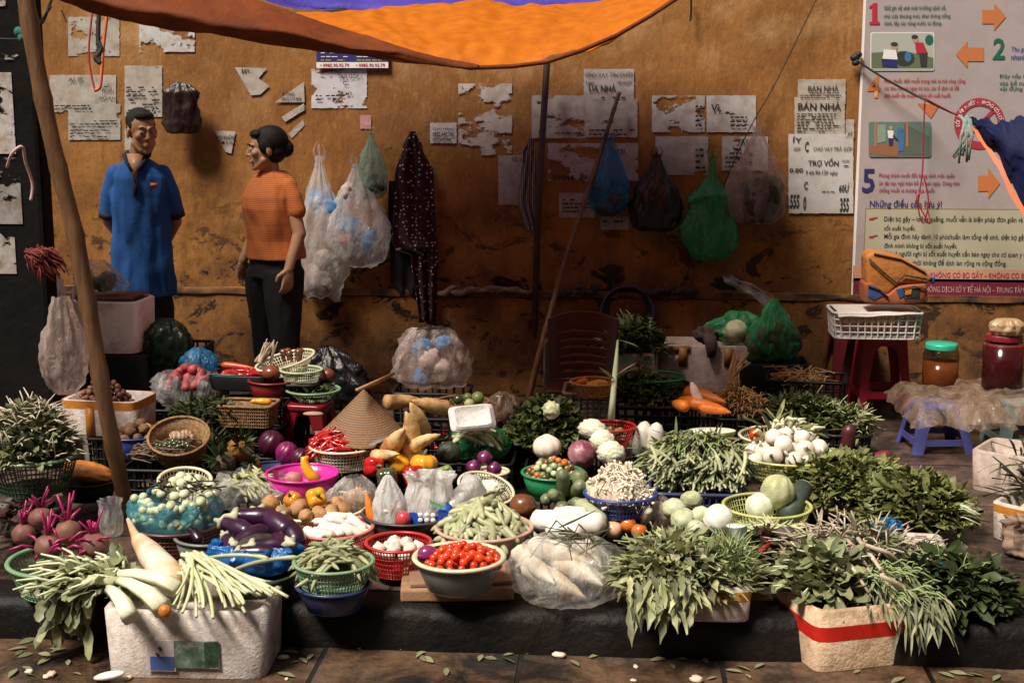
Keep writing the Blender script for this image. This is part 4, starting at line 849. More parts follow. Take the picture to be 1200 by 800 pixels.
def PL(name, c, rough=.35, c2=None, **k): return M(name, c, c2 or tuple(x*.8 for x in c), 20, rough, .08, 60, dirt=k.pop('dirt', tuple(x*.45+.01 for x in c)), dsc=6, dth=(.5, .85), **k)
P_CREAM = PL('cream_plastic', (.72, .66, .46)); P_YEL = PL('yellowgreen_plastic', (.55, .56, .20)); P_GRN = PL('green_plastic', (.02, .26, .10)); P_LGR = PL('sage_plastic', (.22, .36, .20)); P_DGR = PL('darkgreen_plastic', (.035, .07, .035))
P_RED = PL('red_plastic', (.50, .02, .02)); P_SAL = PL('salmon_plastic', (.68, .17, .15)); P_MAG = PL('magenta_plastic', (.66, .03, .34), .25); P_BLU = PL('blue_plastic', (.03, .06, .28)); P_NAV = PL('navy_plastic', (.03, .04, .12))
P_BLK = M('black_plastic', (.005, .005, .005), (.009, .008, .008), 20, .5, .1, 60, spec=.3); P_GRY = PL('grey_plastic', (.20, .19, .18)); P_BRN = PL('brown_plastic', (.14, .045, .035)); P_PIN = PL('pink_plastic', (.60, .36, .28)); P_TEA = PL('teal_plastic', (.03, .22, .20)); P_WHT = PL('white_plastic', (.66, .62, .58))
WEAVE = M('woven_cane', (.34, .19, .08), (.16, .08, .03), 60, .7, .6, 120); WEAV2 = M('golden_cane', (.55, .26, .07), (.34, .14, .03), 60, .55, .6, 120)
FOAM = M('styrofoam', (.68, .61, .56), (.54, .46, .41), 60, .8, .5, 110, dirt=(.22, .13, .085), dsc=6, dth=(.44, .68)); FOAMP = M('styrofoam_grimy', (.56, .46, .40), (.44, .34, .28), 40, .85, .3, 160, dirt=(.2, .12, .08), dsc=7, dth=(.40, .75))
TAPE = M('orange_tape', (.62, .24, .03), (.5, .17, .02), 30, .4); RTAPE = M('red_tape', (.62, .02, .01), (.5, .015, .01), 20, .4); CARD = M('cardboard', (.42, .24, .13), (.32, .17, .09), 15, .85, .2, 90, dirt=(.15, .08, .04), dsc=6)
def basket(name, label, px, py, zr, wpx, h, mat, kind='lattice', taper=.78, sy=1, nr=60, rings=5, rim=.007, tilt=(0, 0), cat='basket', group=None, rz=0, bw=.0032):
    """px, py: middle of the rim in the photo; zr: its height above the pavement"""
    c = W(px, py, zr); r = wpx*S(c)/2; t = T(name, label, cat, c-V((0, 0, h)), rz, group); t.rotation_euler = (tilt[0], tilt[1], rz)
    lp = circ(r*taper, r, sy)
    if kind in ('lattice', 'woven'):
        mb = MB(); lattice(mb, lp, h, nr, rings, bw if kind == 'lattice' else bw*1.4, lean=0 if kind == 'lattice' else 2.5)
        if kind == 'woven': lattice(mb, lp, h, nr, 3, bw*1.4, lean=-2.5)
        obj('basket_wall', mb, mat, t)
    else:
        mb = MB(); th = .003
        mb.lathe([(r*taper*.9, 0), (r*taper, .004), (r*(taper*.5+.5)*1.01, h*.5), (r, h), (r-th, h), (r*(taper*.5+.5)*1.01-th, h*.5), (r*taper-th, .008), (0.001, .007)], 48, sy=sy); obj('bowl_wall', mb, mat, t)
    mb = MB(); ringtube(mb, lp, 1, h, rim, 64, 8, .75); obj('rim', mb, mat, t)
    mb = MB(); mb.lathe([(0.001, .002), (r*taper, .002), (r*taper, .006), (.001, .006)], 40, sy=sy); obj('base', mb, mat, t)
    return c, r
def crate(label, px, py, z0, wpx, h, dpt, mat, rz=0, name='plastic_crate', nr=40, rings=5, taper=.95, cat='crate', bw=.007):
    """px, py: middle of the top front edge"""
    c = W(px, py, z0+h); w_ = wpx*S(c); c = c+V((-math.sin(rz), math.cos(rz), 0))*dpt/2; t = T(name, label, cat, (c.x, c.y, z0), rz)
    lp = rrl(w_*taper, dpt*taper, w_, dpt); mb = MB(); lattice(mb, lp, h, nr, rings, bw, .003); obj('lattice_wall', mb, mat, t)
    mb = MB(); ringtube(mb, lp, 1, h, .008, 96, 6); obj('rim', mb, mat, t)
    mb = MB(); mb.box((0, 0, .006), (w_*.9, dpt*.9, .01)); obj('base', mb, mat, t); return c, w_
def foambox(label, px, py, z0, wpx, h, dpt, mat, rz=0, tape=None, lip=0, th=.022, name='foam_box', tapez=(.62, .86), seam=False, fl=None):
    c = W(px, py, z0+h); w_ = wpx*S(c); c = c+V((-math.sin(rz), math.cos(rz), 0))*dpt/2; t = T(name, label, 'box', (c.x, c.y, z0), rz)
    mb = MB(); rbox(mb, w_, dpt, h, th, lip, fl=fl); obj('box_shell', mb, mat, t, bevel=0)
    if tape:
        mb = MB(); N = 48; z1, z2 = h*tapez[0], h*tapez[1]
        def lp(i, z): f = (z-.004)/(h-.012)*.92+.08; return rrl(w_*.96, dpt*.96, w_, dpt)(i/N, f)*1.0045+V((0, 0, z))
        mb.add([lp(i, z) for z in (z1, z2) for i in range(N)], [(i, (i+1) % N, N+(i+1) % N, N+i) for i in range(N)]); obj('tape', mb, tape, t)
    return c, w_, t
# ---------------------------------------------------------------- produce shapes (lying along +x)
def podmesh(name, L, r, bend, prof, mat, n=10, rid=0, ra=0, nz=0, seed=0, tips=None):
    mb = MB(); P = []; rs = []
    K = 14
    for k in range(K+1):
        t = k/K; x = (t-.5)*L; P.append((x, bend*L*(4*t*(1-t)-.6), 0))
        i = 0
        while prof[i+1][0] < t-1e-9: i += 1
        a, b_ = prof[i], prof[i+1]; f = (t-a[0])/(b_[0]-a[0]); f = f*f*(3-2*f); rs.append(max(1e-4, r*(a[1]+(b_[1]-a[1])*f)))
    mb.tube(P, rs, n, fn=(lambda k, a: 1+ra*math.sin(rid*a)+nz*noise.noise(V((k*.6, math.cos(a)*1.5+seed, math.sin(a)*1.5)))))
    return mesh(name, mb, mat)
BEAN = [(0, .1), (.04, .45), (.12, .85), (.5, 1), (.88, .85), (.96, .4), (1, .15)]
CUKE = [(0, .1), (.05, .62), (.15, .93), (.5, 1), (.85, .92), (.95, .6), (1, .1)]
ROOT = [(0, .1), (.04, .7), (.12, 1), (.35, .98), (.7, .7), (.92, .3), (1, .04)]
SHOOT = [(0, .5), (.05, 1), (.3, .98), (.6, .82), (.85, .45), (1, .08)]
EGG = [(0, .1), (.04, .5), (.2, .7), (.6, 1), (.88, .9), (.97, .45), (1, .08)]
def ballmesh(name, r, mat, fn=None, nu=20, nv=14):
    mb = MB(); mb.ball((0, 0, 0), r, nu, nv, fn=fn); return mesh(name, mb, mat)
def lump(a, s_, seed): return lambda d, x, p: 1+a*noise.noise(d*s_+V((seed*5.1, seed, 0)))
def lobes(k, a, dent=.25): return lambda d, x, p: (1+a*math.cos(k*x)*math.sin(p))*(1-dent*math.exp(-(p/.45)**2))
def many(name, label, cat, group, meshes, places):
    out = []
    for loc, rot, sc in places:
        o = bpy.data.objects.new(name, R.choice(meshes)); COL.objects.link(o); o.location = loc; o.rotation_euler = rot
        o.scale = (sc, sc, sc); tag(o, label, cat, group); out.append(o)
    return out
def rounds(c, rx, ry, h, r, n, tries=3000, sq=(.9, 1.1), edge=0):
    P = []; c = V(c)
    for _ in range(tries):
        if len(P) >= n: break
        q = math.sqrt(R.random()); a = U(0, 6.283); x, y = q*math.cos(a), q*math.sin(a)
        p = c+V((x*rx, y*ry, h*(1-q*q)*(R.random()**.3)))
        if all((p-o[0]).length > 1.72*r for o in P): P.append((p, (U(-.6, .6), U(-.6, .6), U(0, 6.28)), U(*sq)))
    return P
def lie(c, rx, ry, h, n, ang=None, spread=3.14, tilt=.12, lay=.5, sq=(.8, 1.15)):
    P = []; c = V(c)
    for _ in range(n):
        q = math.sqrt(R.random()); a = U(0, 6.283); x, y = q*math.cos(a), q*math.sin(a)
        th = (ang if ang is not None else 0)+U(-spread, spread); zz = h*(1-q*q)*(1-lay*R.random()**1.5)
        sl_ = -2*h*(x/rx*math.cos(th)+y/ry*math.sin(th))
        P.append((c+V((x*rx, y*ry, zz)), (U(0, 6.28), -math.atan(sl_)*.75+U(-tilt, tilt), th), U(*sq)))
    return P
def mound(name, label, c, rx, ry, h, mat, cat='heap'): 
    mb = MB(); mb.lathe([(1, 0), (.95, .25), (.8, .55), (.5, .85), (.001, 1)], 32)
    mb.v = [(v[0]*rx, v[1]*ry, v[2]*h) for v in mb.v]; return mb
def leafheap(name, label, c, rx, ry, h, n, L, wd, mat, out=1.0, up=.3, shp=(.12, .75, 1, .7, .05), bend=.6, stem=None, stemn=0, core=True, droop=None, cat='greens', kind=None, wav=0, fold=.25, Lr=(.6, 1.25), top=.3, stl=1.0, str_=.0022, dirn=None):
    wav = wav or .16
    t = T(name, label, cat, c); 
    mb = MB()
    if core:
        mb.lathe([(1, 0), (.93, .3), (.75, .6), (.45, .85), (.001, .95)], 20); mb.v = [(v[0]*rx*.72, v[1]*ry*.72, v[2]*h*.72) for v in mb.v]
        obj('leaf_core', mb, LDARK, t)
    mb = MB()
    for _ in range(n):
        q = math.sqrt(R.random()); a = U(0, 6.283); x, y = q*math.cos(a), q*math.sin(a)
        z = h*(1-q*q)**.7*(1-top*R.random())
        d = V((x*out+U(-.9, .9), y*out+U(-.9, .9), up+U(-.5, .7)))
        if dirn: d = d*.6+V(dirn)
        mb.leaf((x*rx, y*ry, z), d, L*U(*Lr), wd*U(.5, 1.3), bend=U(.0, 1.5)*bend, fold=fold*U(.3, 1.6), shp=shp, wav=wav)
    if droop:      # leaves that hang over the front edge: (count, x0, x1, y, z0, z1)
        for _ in range(droop[0]):
            mb.leaf((U(droop[1], droop[2]), droop[3]+U(-.05, .03), U(droop[4], droop[5])), (U(-.6, .6), -.8, U(-.9, .1)), L*U(.8, 1.5), wd*U(.7, 1.2), bend=.9, fold=fold, shp=shp, wav=wav)
    obj('leaves', mb, mat, t)
    if stem and stemn:
        mb = MB()
        for _ in range(stemn):
            q = math.sqrt(R.random()); a = U(0, 6.283); x, y = q*math.cos(a), q*math.sin(a); z = h*(1-q*q)**.7*(1-.1*R.random())
            d = V((x+U(-1, 1), y+U(-1, 1), .25+U(-.3, .6))).normalized()*L*stl*U(.6, 1.3)
            if dirn: d = (d*.5+V(dirn)*L*stl)
            p = V((x*rx, y*ry, z)); mb.tube([p, p+d*.5+V((0, 0, .15*L)), p+d], [str_, str_, str_*.6], 5)
        obj('stems', mb, stem, t)
    if kind: t['kind'] = kind
    return t
def LM(name, c, c2=None, leafy=.55, rough=.5, **k): return M(name, c, c2 or tuple(x*.75 for x in c), 25, rough, .15, 90, leafy=leafy, trl=.18, **k)
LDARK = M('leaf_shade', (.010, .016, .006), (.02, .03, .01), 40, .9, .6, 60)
L_DK = LM('leaf_dark', (.045, .065, .018)); L_MD = LM('leaf_mid', (.10, .13, .036)); L_LT = LM('leaf_light', (.24, .25, .10)); L_GY = LM('leaf_greygreen', (.26, .265, .14)); L_RD = LM('leaf_darkred', (.08, .028, .022)); L_SP = LM('leaf_sprout', (.17, .19, .08))
ST_W = M('stem_pale', (.62, .62, .42), (.48, .50, .28), 30, .5, rnd=.15); ST_G = M('stem_green', (.28, .34, .14), (.2, .26, .10), 30, .5, rnd=.2); ST_P = M('stem_pinkish', (.62, .54, .44), (.40, .26, .18), 26, .5, rnd=.15); ST_M = M('stem_magenta', (.42, .015, .13), (.28, .01, .07), 20, .4, rnd=.2)
BEANM = M('bean_skin', (.26, .27, .13), (.36, .36, .20), 40, .45, rnd=.3, hue=.1); BEAN2 = M('okra_skin', (.28, .29, .15), (.42, .42, .25), 25, .45, .1, rnd=.3); BEAN3 = M('longbean_skin', (.40, .43, .22), (.50, .50, .30), 25, .5, rnd=.25)
CUKEM = M('gourd_skin', (.10, .13, .06), (.20, .22, .12), 14, .4, .25, 60, rnd=.3, dirt=(.30, .26, .16), dsc=16, dth=(.55, .7)); CUKEL = M('gourd_pale', (.36, .40, .22), (.48, .50, .32), 18, .45, .2, 60, rnd=.15)
EGGM = M('aubergine_skin', (.012, .004, .012), (.040, .008, .034), 7, .30, .15, rnd=.4, coat=.15, dirt=(.12, .06, .07), dsc=14, dth=(.6, .72)); CALX = M('calyx_pale', (.50, .48, .34), (.36, .36, .2), 30, .6)
POT = M('potato_skin', (.50, .27, .11), (.40, .19, .07), 14, .7, .3, 60, dirt=(.2, .1, .05), dsc=9, rnd=.2); SWP = M('sweetpotato_skin', (.34, .05, .06), (.24, .035, .04), 12, .6, .3, rnd=.25)
TOM = M('tomato_skin', (.62, .025, .008), (.70, .07, .012), 3, .12, rnd=.25, coat=.6); TOMO = M('tomato_orange', (.72, .20, .04), (.62, .10, .02), 5, .2, rnd=.2, coat=.4); GARL = M('garlic_skin', (.80, .76, .68), (.66, .56, .46), 9, .55, .2, 60, rnd=.1)
WRAD = M('radish_white', (.82, .78, .70), (.72, .66, .55), 8, .4, .1, 60, dirt=(.5, .3, .15), dsc=5, dth=(.58, .75)); SHOOTM = M('bamboo_shoot', (.74, .52, .26), (.58, .34, .13), 9, .5, .3, 60, dirt=(.34, .13, .04), dsc=11, dth=(.46, .62), rnd=.1)
CARR = M('carrot_skin', (.72, .20, .02), (.60, .13, .012), 12, .45, .2, 60, rnd=.15); RPEP = M('pepper_red', (.50, .010, .010), (.40, .008, .008), 4, .12, coat=.7); GPEP = M('pepper_green', (.035, .055, .022), (.06, .08, .03), 6, .15, coat=.7); YPEP = M('pepper_yellow', (.75, .36, .02), (.70, .28, .015), 4, .2, coat=.5); OPEP = M('pepper_orange', (.72, .22, .015), (.65, .16, .01), 4, .2, coat=.5)
LIME = M('lime_skin', (.12, .17, .04), (.20, .24, .08), 10, .35, .15, 60, rnd=.25); BEET = M('beet_skin', (.22, .095, .065), (.14, .05, .04), 12, .6, .3, 40, dirt=(.08, .03, .03), dsc=6); CHIL = M('chilli_skin', (.42, .012, .010), (.30, .008, .008), 8, .25, rnd=.35, coat=.4)
ONIO = M('onion_purple', (.16, .02, .09), (.09, .01, .05), 8, .25, rnd=.25, coat=.4, wave=('X', 8, 3)); CABR = M('cabbage_red', (.20, .04, .07), (.40, .20, .22), 12, .4, .4, 20); CABG = M('cabbage_green', (.46, .48, .25), (.62, .62, .42), 9, .5, .7, 12, dirt=(.25, .25, .10), dsc=7, dth=(.5, .75)); CAUL = M('cauliflower', (.76, .72, .60), (.62, .60, .42), 30, .8, 1, 45)
PALEG = M('kohlrabi_skin', (.58, .60, .42), (.40, .44, .24), 9, .5, .5, 25, dirt=(.2, .16, .08), dsc=9, dth=(.52, .75)); SEG = M('small_eggplant', (.56, .60, .40), (.42, .47, .26), 12, .3, rnd=.15, coat=.3); BRWN = M('brown_husk', (.22, .07, .025), (.10, .035, .015), 8, .3, .2, coat=.4)
SPRT = M('bean_sprout', (.80, .72, .60), (.70, .58, .44), 20, .35, rnd=.15); WMEL = M('wax_gourd_skin', (.035, .05, .035), (.06, .08, .06), 20, .5, .2); WFLE = M('wax_gourd_flesh', (.80, .80, .68), (.70, .72, .55), 12, .4)
PINE = M('pineapple_skin', (.40, .17, .03), (.22, .09, .02), 40, .5, .5, 60); PIN2 = M('pineapple_grey', (.10, .08, .05), (.18, .14, .09), 40, .6, .5, 60); STRW = M('dry_root', (.46, .27, .11), (.30, .15, .05), 30, .8, rnd=.2)
HATM = M('palm_hat', (.26, .145, .07), (.13, .07, .035), 30, .75, .4, 90, wave=('Z', 42, 1.5)); DRAG = M('dragonfruit_skin', (.08, .006, .03), (.05, .005, .02), 8, .35); JACK = M('jackfruit_peel', (.60, .22, .04), (.46, .14, .02), 18, .45, .6, 30, rnd=.1)
# ---------------------------------------------------------------- furniture
def stool(name, label, px, py, h, wt, wb, mat, rz=0, bar=None, arch=.55, z0=0):
    c = W(px, py, z0); t = T(name, label, 'stool', c, rz)
    mb = MB(); rr = rrl(wt*1.06, wt*1.06, wt*1.06, wt*1.06); N = 40
    L = [[rr(i/N, 0)*s_+V((0, 0, z)) for i in range(N)] for s_, z in ((.98, h-.028), (1, h-.02), (1, h-.006), (.97, h))]
    mb.add([v for l in L for v in l], [(k*N+i, k*N+(i+1) % N, (k+1)*N+(i+1) % N, (k+1)*N+i) for k in range(3) for i in range(N)]+[tuple(range(3*N, 4*N)), tuple(range(N-1, -1, -1))]); obj('seat', mb, mat, t)
    H = h-.02; lw = .045 if h > .35 else .05
    def half(z): return (wb+(wt-wb)*z/H)/2
    for sx in (-1, 1):
        for sy in (-1, 1):
            mb = MB(); vs = []
            for z, k in ((0, .8), (H*.5, .9), (H, 1.25)):
                a = half(z); l_ = lw*k
                for (dx, dy) in ((0, 0), (-l_, 0), (-l_, -.006), (-.006, -.006), (-.006, -l_), (0, -l_)): vs.append((sx*(a+dx), sy*(a+dy), z))
            mb.add(vs, [(k*6+i, k*6+(i+1) % 6, (k+1)*6+(i+1) % 6, (k+1)*6+i) for k in range(2) for i in range(6)]+[(0, 1, 2, 3, 4, 5), (12, 13, 14, 15, 16, 17)]); obj('leg', mb, mat, t, smooth=False)
    for q in range(4):
        A = Matrix.Rotation(q*math.pi/2, 3, 'Z'); mb = MB(); vs = []; n = 16
        for i in range(n+1):
            u = -1+2*i/n; zt = H; w1 = half(H)-lw*.7; zb = H*(1-.10)-(abs(u)**4)*H*.26
            a = half(zb); vs += [A @ V((u*w1, -half(zt)+.002, zt)), A @ V((u*w1, -a+.002, zb)), A @ V((u*w1, -half(zt)+.007, zt)), A @ V((u*w1, -a+.007, zb))]
        mb.add(vs, [(i*4, i*4+1, i*4+5, i*4+4) for i in range(n)]+[(i*4+2, i*4+6, i*4+7, i*4+3) for i in range(n)]+[(i*4+1, i*4+3, i*4+7, i*4+5) for i in range(n)]); obj('apron', mb, mat, t)
        zb_ = bar if bar else H*.22; a = half(zb_)-.004
        mb = MB(); mb.box(A @ V((0, -a, zb_)), tuple(abs(x) for x in (A @ V((2*a-lw*1.4, .006, .035 if h > .35 else .028))))); obj('stretcher', mb, mat, t, smooth=False)
    return c, t
# ================================================================ GOODS: right and back
P_RST = PL('stool_red', (.42, .014, .035), .4); P_BST = PL('stool_blue', (.10, .12, .42), .5); P_CST = PL('stool_cyan', (.24, .38, .40), .6, dirt=(.12, .14, .14))
c, t = stool('plastic_stool', 'tall dark red plastic stool carrying the white lattice crate', 1029, 487, .43, .20, .27, P_RST, .05, bar=.13)
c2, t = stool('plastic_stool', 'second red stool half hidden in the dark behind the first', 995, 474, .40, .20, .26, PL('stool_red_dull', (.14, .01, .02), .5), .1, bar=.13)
cc, cw = crate('white lattice plastic crate standing on the tall red stool', 1030, 368, .44, 104, .12, .26, P_WHT, 0, nr=44, rings=5, bw=.006)
crx = cc
mb = MB(); mb.grid(lambda u, v: V((-.19+.38*u, -.15+.27*v, .565+.006*noise.noise(V((u*4, v*4, 0)))-.02*(1-u)*(v < .1))), 12, 8)
tag(obj('cardboard_sheet', mb, M('grey_card', (.62, .55, .52), (.5, .42, .38), 8, .8), loc=(crx.x, crx.y, 0), solid=.004), 'curled white sheet lying on the lattice crate under the orange bag', 'sheet')
# orange backpack
BPO = M('bag_orange', (.46, .17, .03), (.34, .11, .02), 10, .85, .8, 22); BPB = M('bag_blue', (.05, .12, .30), (.03, .05, .18), 14, .6, .3); BPK = M('bag_black', (.02, .02, .022), rough=.8)
bc = V((crx.x+.08, crx.y-.03, .575)); t = T('backpack', 'slumped orange backpack with blue and black trim on the lattice crate', 'bag', bc, -.15)
def prism(name, pts, Yf, dep, mat, par, bev=.02, wob=.0):
    P = [WY(x, y, Yf)-par.location for x, y in pts]; n = len(P); mb = MB(); A = Matrix.Rotation(.15, 3, 'Z')
    vs = [A @ (p+V((0, 0, 0))) for p in P]+[A @ (p+V((0, dep, 0))) for p in P]
    mb.add(vs, [tuple(range(n)), tuple(range(2*n-1, n-1, -1))]+[(i, n+i, n+(i+1) % n, (i+1) % n) for i in range(n)])
    o_ = obj(name, mb, mat, par, smooth=True); m = o_.modifiers.new('b', 'BEVEL'); m.width = bev; m.segments = 4; return o_
YF = bc.y-.08
prism('bag_body', [(1015, 301), (1024, 295), (1056, 301), (1087, 318), (1093, 328), (1086, 333), (1054, 333), (1040, 347), (1016, 340)], YF, .17, BPO, t)
prism('lower_pocket', [(1013, 332), (1024, 331), (1040, 346), (1054, 335), (1086, 332), (1088, 354), (1050, 357), (1013, 355)], YF-.012, .16, M('bag_rust', (.34, .085, .025), (.22, .05, .02), 8, .8, .3), t, .012)
def rim_tube(name, pts, r, mat, dy=-.012):
    mb = MB(); A = Matrix.Rotation(.15, 3, 'Z'); mb.tube([A @ (WY(x, y, YF)-t.location+V((0, dy, 0))) for x, y in pts], r, 6); obj(name, mb, mat, t)
rim_tube('piping', [(1018, 303), (1034, 318), (1050, 331), (1060, 322), (1086, 327)], .0045, BPK); rim_tube('piping', [(1024, 297), (1056, 304), (1085, 320)], .004, BPK, -.004); rim_tube('piping', [(1017, 334), (1030, 339), (1040, 348)], .005, BPK, -.02); rim_tube('piping', [(1056, 338), (1070, 335), (1084, 338), (1080, 350), (1060, 350), (1056, 338)], .004, BPK, -.02)
prism('blue_print', [(1018, 334), (1026, 335), (1036, 347), (1024, 352), (1017, 348)], YF-.016, .02, BPB, t, .003); prism('blue_print', [(1050, 339), (1058, 337), (1062, 346), (1054, 350)], YF-.016, .02, BPB, t, .003); prism('black_window', [(1062, 339), (1079, 337), (1078, 349), (1062, 350)], YF-.015, .02, BPK, t, .003); prism('red_patch', [(1061, 340), (1069, 339), (1068, 345), (1061, 346)], YF-.019, .02, TAPE, t, .002)
rim_tube('strap_end', [(1090, 325), (1096, 327), (1094, 333)], .009, BPB, .03)
c3, t3 = stool('plastic_stool', 'low purple blue plastic stool under the jar with the green lid', 1095, 524, .21, .20, .27, P_BST, .12, bar=.05)
c4, t4 = stool('plastic_stool', 'faded cyan plastic stool under the red jar at the right edge', 1195, 522, .23, .22, .28, P_CST, .1, bar=.05)
def glassmat(name, col, k=.82):
    m = bpy.data.materials.new(name); m.use_nodes = True; n = m.node_tree.nodes; l = m.node_tree.links; b = n['Principled BSDF']
    b.inputs['Base Color'].default_value = (*col, 1); b.inputs['Roughness'].default_value = .06; t = n.new('ShaderNodeBsdfTransparent'); t.inputs[0].default_value = (*[min(1, .6+c) for c in col], 1)
    mx = n.new('ShaderNodeMixShader'); mx.inputs[0].default_value = k; l.new(b.outputs[0], mx.inputs[1]); l.new(t.outputs[0], mx.inputs[2]); l.new(mx.outputs[0], n['Material Output'].inputs[0]); return m
GL = glassmat('clear_glass', (.02, .02, .02), .9)
def jar(label, c, r, h, liq, fill, lid, name='glass_jar'):
    t = T(name, label, 'jar', c); mb = MB(); mb.lathe([(.001, .002), (r*.93, .002), (r, .012), (r, h*.82), (r*.93, h*.9), (r*.84, h*.94), (r*.84, h)], 40); obj('glass', mb, GL, t)
    mb = MB(); mb.lathe([(.001, .005), (r*.9, .006), (r*.965, .014), (r*.965, h*fill), (.001, h*fill)], 40); obj('liquid', mb, liq, t)
    if lid:
        mb = MB(); mb.lathe([(r*.9, h*.945), (r*.9, h+.008), (r*.86, h+.014), (.001, h+.014)], 48, fn=lambda rr, z, a, k: (rr*(1+(.012*math.cos(a*40) if k < 2 else 0)), z)); obj('lid', mb, lid, t)
    return t
AMB = M('amber_pickle', (.34, .075, .012), (.50, .14, .03), 14, .12, coat=.8, trl=.25); DRD = M('dark_red_liquid', (.10, .008, .008), (.14, .012, .01), 4, .1, coat=.8)
jz = .235; jp = W(1101, 452, jz)
jar('big glass jar of amber pickles with a bright green lid', jp, 20.5*S(jp), .19, AMB, .62, M('green_lid', (.02, .36, .22), rough=.35))
jp2 = W(1173, 458, .25); jar('dark red filled jar topped by a small sack at the right edge', jp2, 23*S(jp2), .25, DRD, .90, M('red_lid', (.18, .01, .015), rough=.4))
sk2 = WY(1180, 391, jp2.y-.03); filmbag('small_sack', 'small tan sack of powder sitting on the dark red jar', (sk2.x, sk2.y, jp2.z+.266), (.16, .13, .075), M('tan_sack', (.40, .26, .13), (.32, .2, .1), 12, .4, .3), 3, False, cat='sack', prof=[(0, 0), (.8, .02), (1, .3), (.95, .65), (.6, .93), (.001, 1)], amp=.15)
F_BR2 = film('tan_film', (.48, .34, .24), .6)
def sheetpile(label, pts, zs, mat, seed, name='plastic_sheet', h=.06):
    """crumpled film lying over a stool"""
    P = [W(x, y, zs) for x, y in pts]; c = sum(P, V())/len(P); ex = max(abs((p-c).x) for p in P); ey = max(.085, max(abs((p-c).y) for p in P)); mb = MB()
    def f(u, v):
        x, y = (u*2-1), (v*2-1); r_ = max(abs(x), abs(y)); q = V((x*ex, y*ey, 0)); cr_ = 1.1*crumple(q, 1, 5, seed)+.25*crumple(q, 1, 13, seed+1)
        return V((x*ex*(1+.12*noise.noise(V((y*3, seed, 0)))), y*ey, h*.5+h*.6*cr_-(.08*max(0, r_-.75)/.25)))
    mb.grid(f, 70, 50); return tag(obj(name, mb, mat, None, c), label, 'plastic sheet')
sheetpile('crumpled brownish plastic film spread under the green lidded jar', [(1068, 458), (1150, 450), (1150, 480), (1075, 482)], .225, F_BR2, 2)
sheetpile('crumpled brownish plastic film spread under the dark red jar', [(1138, 450), (1230, 445), (1230, 478), (1145, 482)], .245, F_BR2, 7)
# boxes at the right edge
def cornerbox(label, x0, yt, z0, h, w_, d_, rz, mat, **k):
    """x0, yt: photo position of the near left top corner"""
    p = W(x0, yt, z0+h); cx = V((math.cos(rz), math.sin(rz), 0))*w_/2+V((-math.sin(rz), math.cos(rz), 0))*d_/2; t = T('foam_box', label, 'box', (p.x+cx.x, p.y+cx.y, z0), rz)
    mb = MB(); rbox(mb, w_, d_, h, .022); obj('box_shell', mb, mat, t)
    if k.get('tape'):
        mb = MB(); N = 48; a, b_ = h*k['tz'][0], h*k['tz'][1]; lp = lambda i, z: rrl(w_*.96, d_*.96, w_, d_)(i/N, (z-.004)/(h-.012)*.92+.08)*1.005+V((0, 0, z))
        mb.add([lp(i, z) for z in (a, b_) for i in range(N)], [(i, (i+1) % N, N+(i+1) % N, N+i) for i in range(N)]); obj('tape', mb, k['tape'], t)
    return V((p.x+cx.x, p.y+cx.y, z0)), t
q, _ = cornerbox('grimy white foam box with chives at the right edge', 1136, 526, 0, .17, .42, .28, -.55, FOAMP)
tt = leafheap('chives', 'bunch of dark green chives lying in the right foam box', q+V((.08, -.02, .10)), .16, .11, .10, 160, .22, .010, L_DK, up=.1, stem=ST_G, stemn=50, stl=.9, dirn=(.6, -.3, 0), cat='chives')
q, _ = cornerbox('white foam box with orange tape and corn at the lower right edge', 1158, 586, 0, .14, .40, .30, -.72, FOAM, tape=TAPE, tz=(.74, .93))
CORN = podmesh('corn_cob', .19, .026, .05, CUKE, M('corn_husk', (.62, .46, .20), (.40, .40, .18), 12, .6, .3), 12, 8, .05)
many('corn_cob', 'husked yellow corn cob piled in the taped box at the lower right', 'corn', 'corn cobs in the taped box', [CORN], lie(q+V((0, 0, .09)), .14, .10, .06, 9, .8, .3))
leafheap('corn_husks', 'dark dry husks and leaves behind the corn at the right edge', q+V((.02, .06, .12)), .14, .08, .12, 120, .16, .02, LM('husk_dark', (.05, .04, .02)), up=.5, cat='husks')
q = W(1210, 650, 0); filmbag('paper_sack', 'grey brown sack slumped on the paving at the right edge', q, (.22, .2, .12), M('sack_brown', (.30, .2, .14), (.22, .14, .1), 9, .8, .3), 5, False, cat='sack')
# ---- wall side boxes, chair, basin
P_CHR = PL('chair_brown', (.085, .018, .014), .35)
cb = W(682, 520, 0); yc = WD(682, 470, 6.45); t = T('plastic_chair', 'dark red brown plastic chair with a slatted back behind the white crate', 'chair', (yc.x, yc.y, 0), 0)
mb = MB(); keep = lambda u, v: not (.16 < u < .84 and any(abs(v-k) < .016 for k in (.12, .24, .36, .48, .60, .72)))
mb.grid(lambda u, v: V((-.15+.30*u+(.012 if u > .5 else -.012)*v, .10+.05*v-.05*(2*u-1)**2, .30+.30*v-.03*(2*u-1)**2*v)), 50, 62, keep=keep); obj('backrest', mb, P_CHR, t, solid=.008)
mb = MB(); mb.box((0, -.02, .28), (.30, .27, .02)); obj('seat', mb, P_CHR, t, bevel=.008)
for sx in (-1, 1):
    for sy in (-1, 1): mb = MB(); mb.tube([(sx*.135, sy*.11-.02, .28), (sx*.155, sy*.13-.02, 0)], [.018, .014], 8); obj('leg', mb, P_CHR, t)
c, w_ = crate('pale lattice crate holding the golden basket in front of the chair', 691, 462, 0, 62, .31, .24, PL('dirty_cream', (.36, .28, .24)), 0, nr=26, rings=9, bw=.006)
g, r = basket('woven_basket', 'golden cane basket with small squashes on the pale crate', 695, 447, .37, 53, .062, WEAV2, 'woven', .62, nr=34, rings=4, bw=.003)
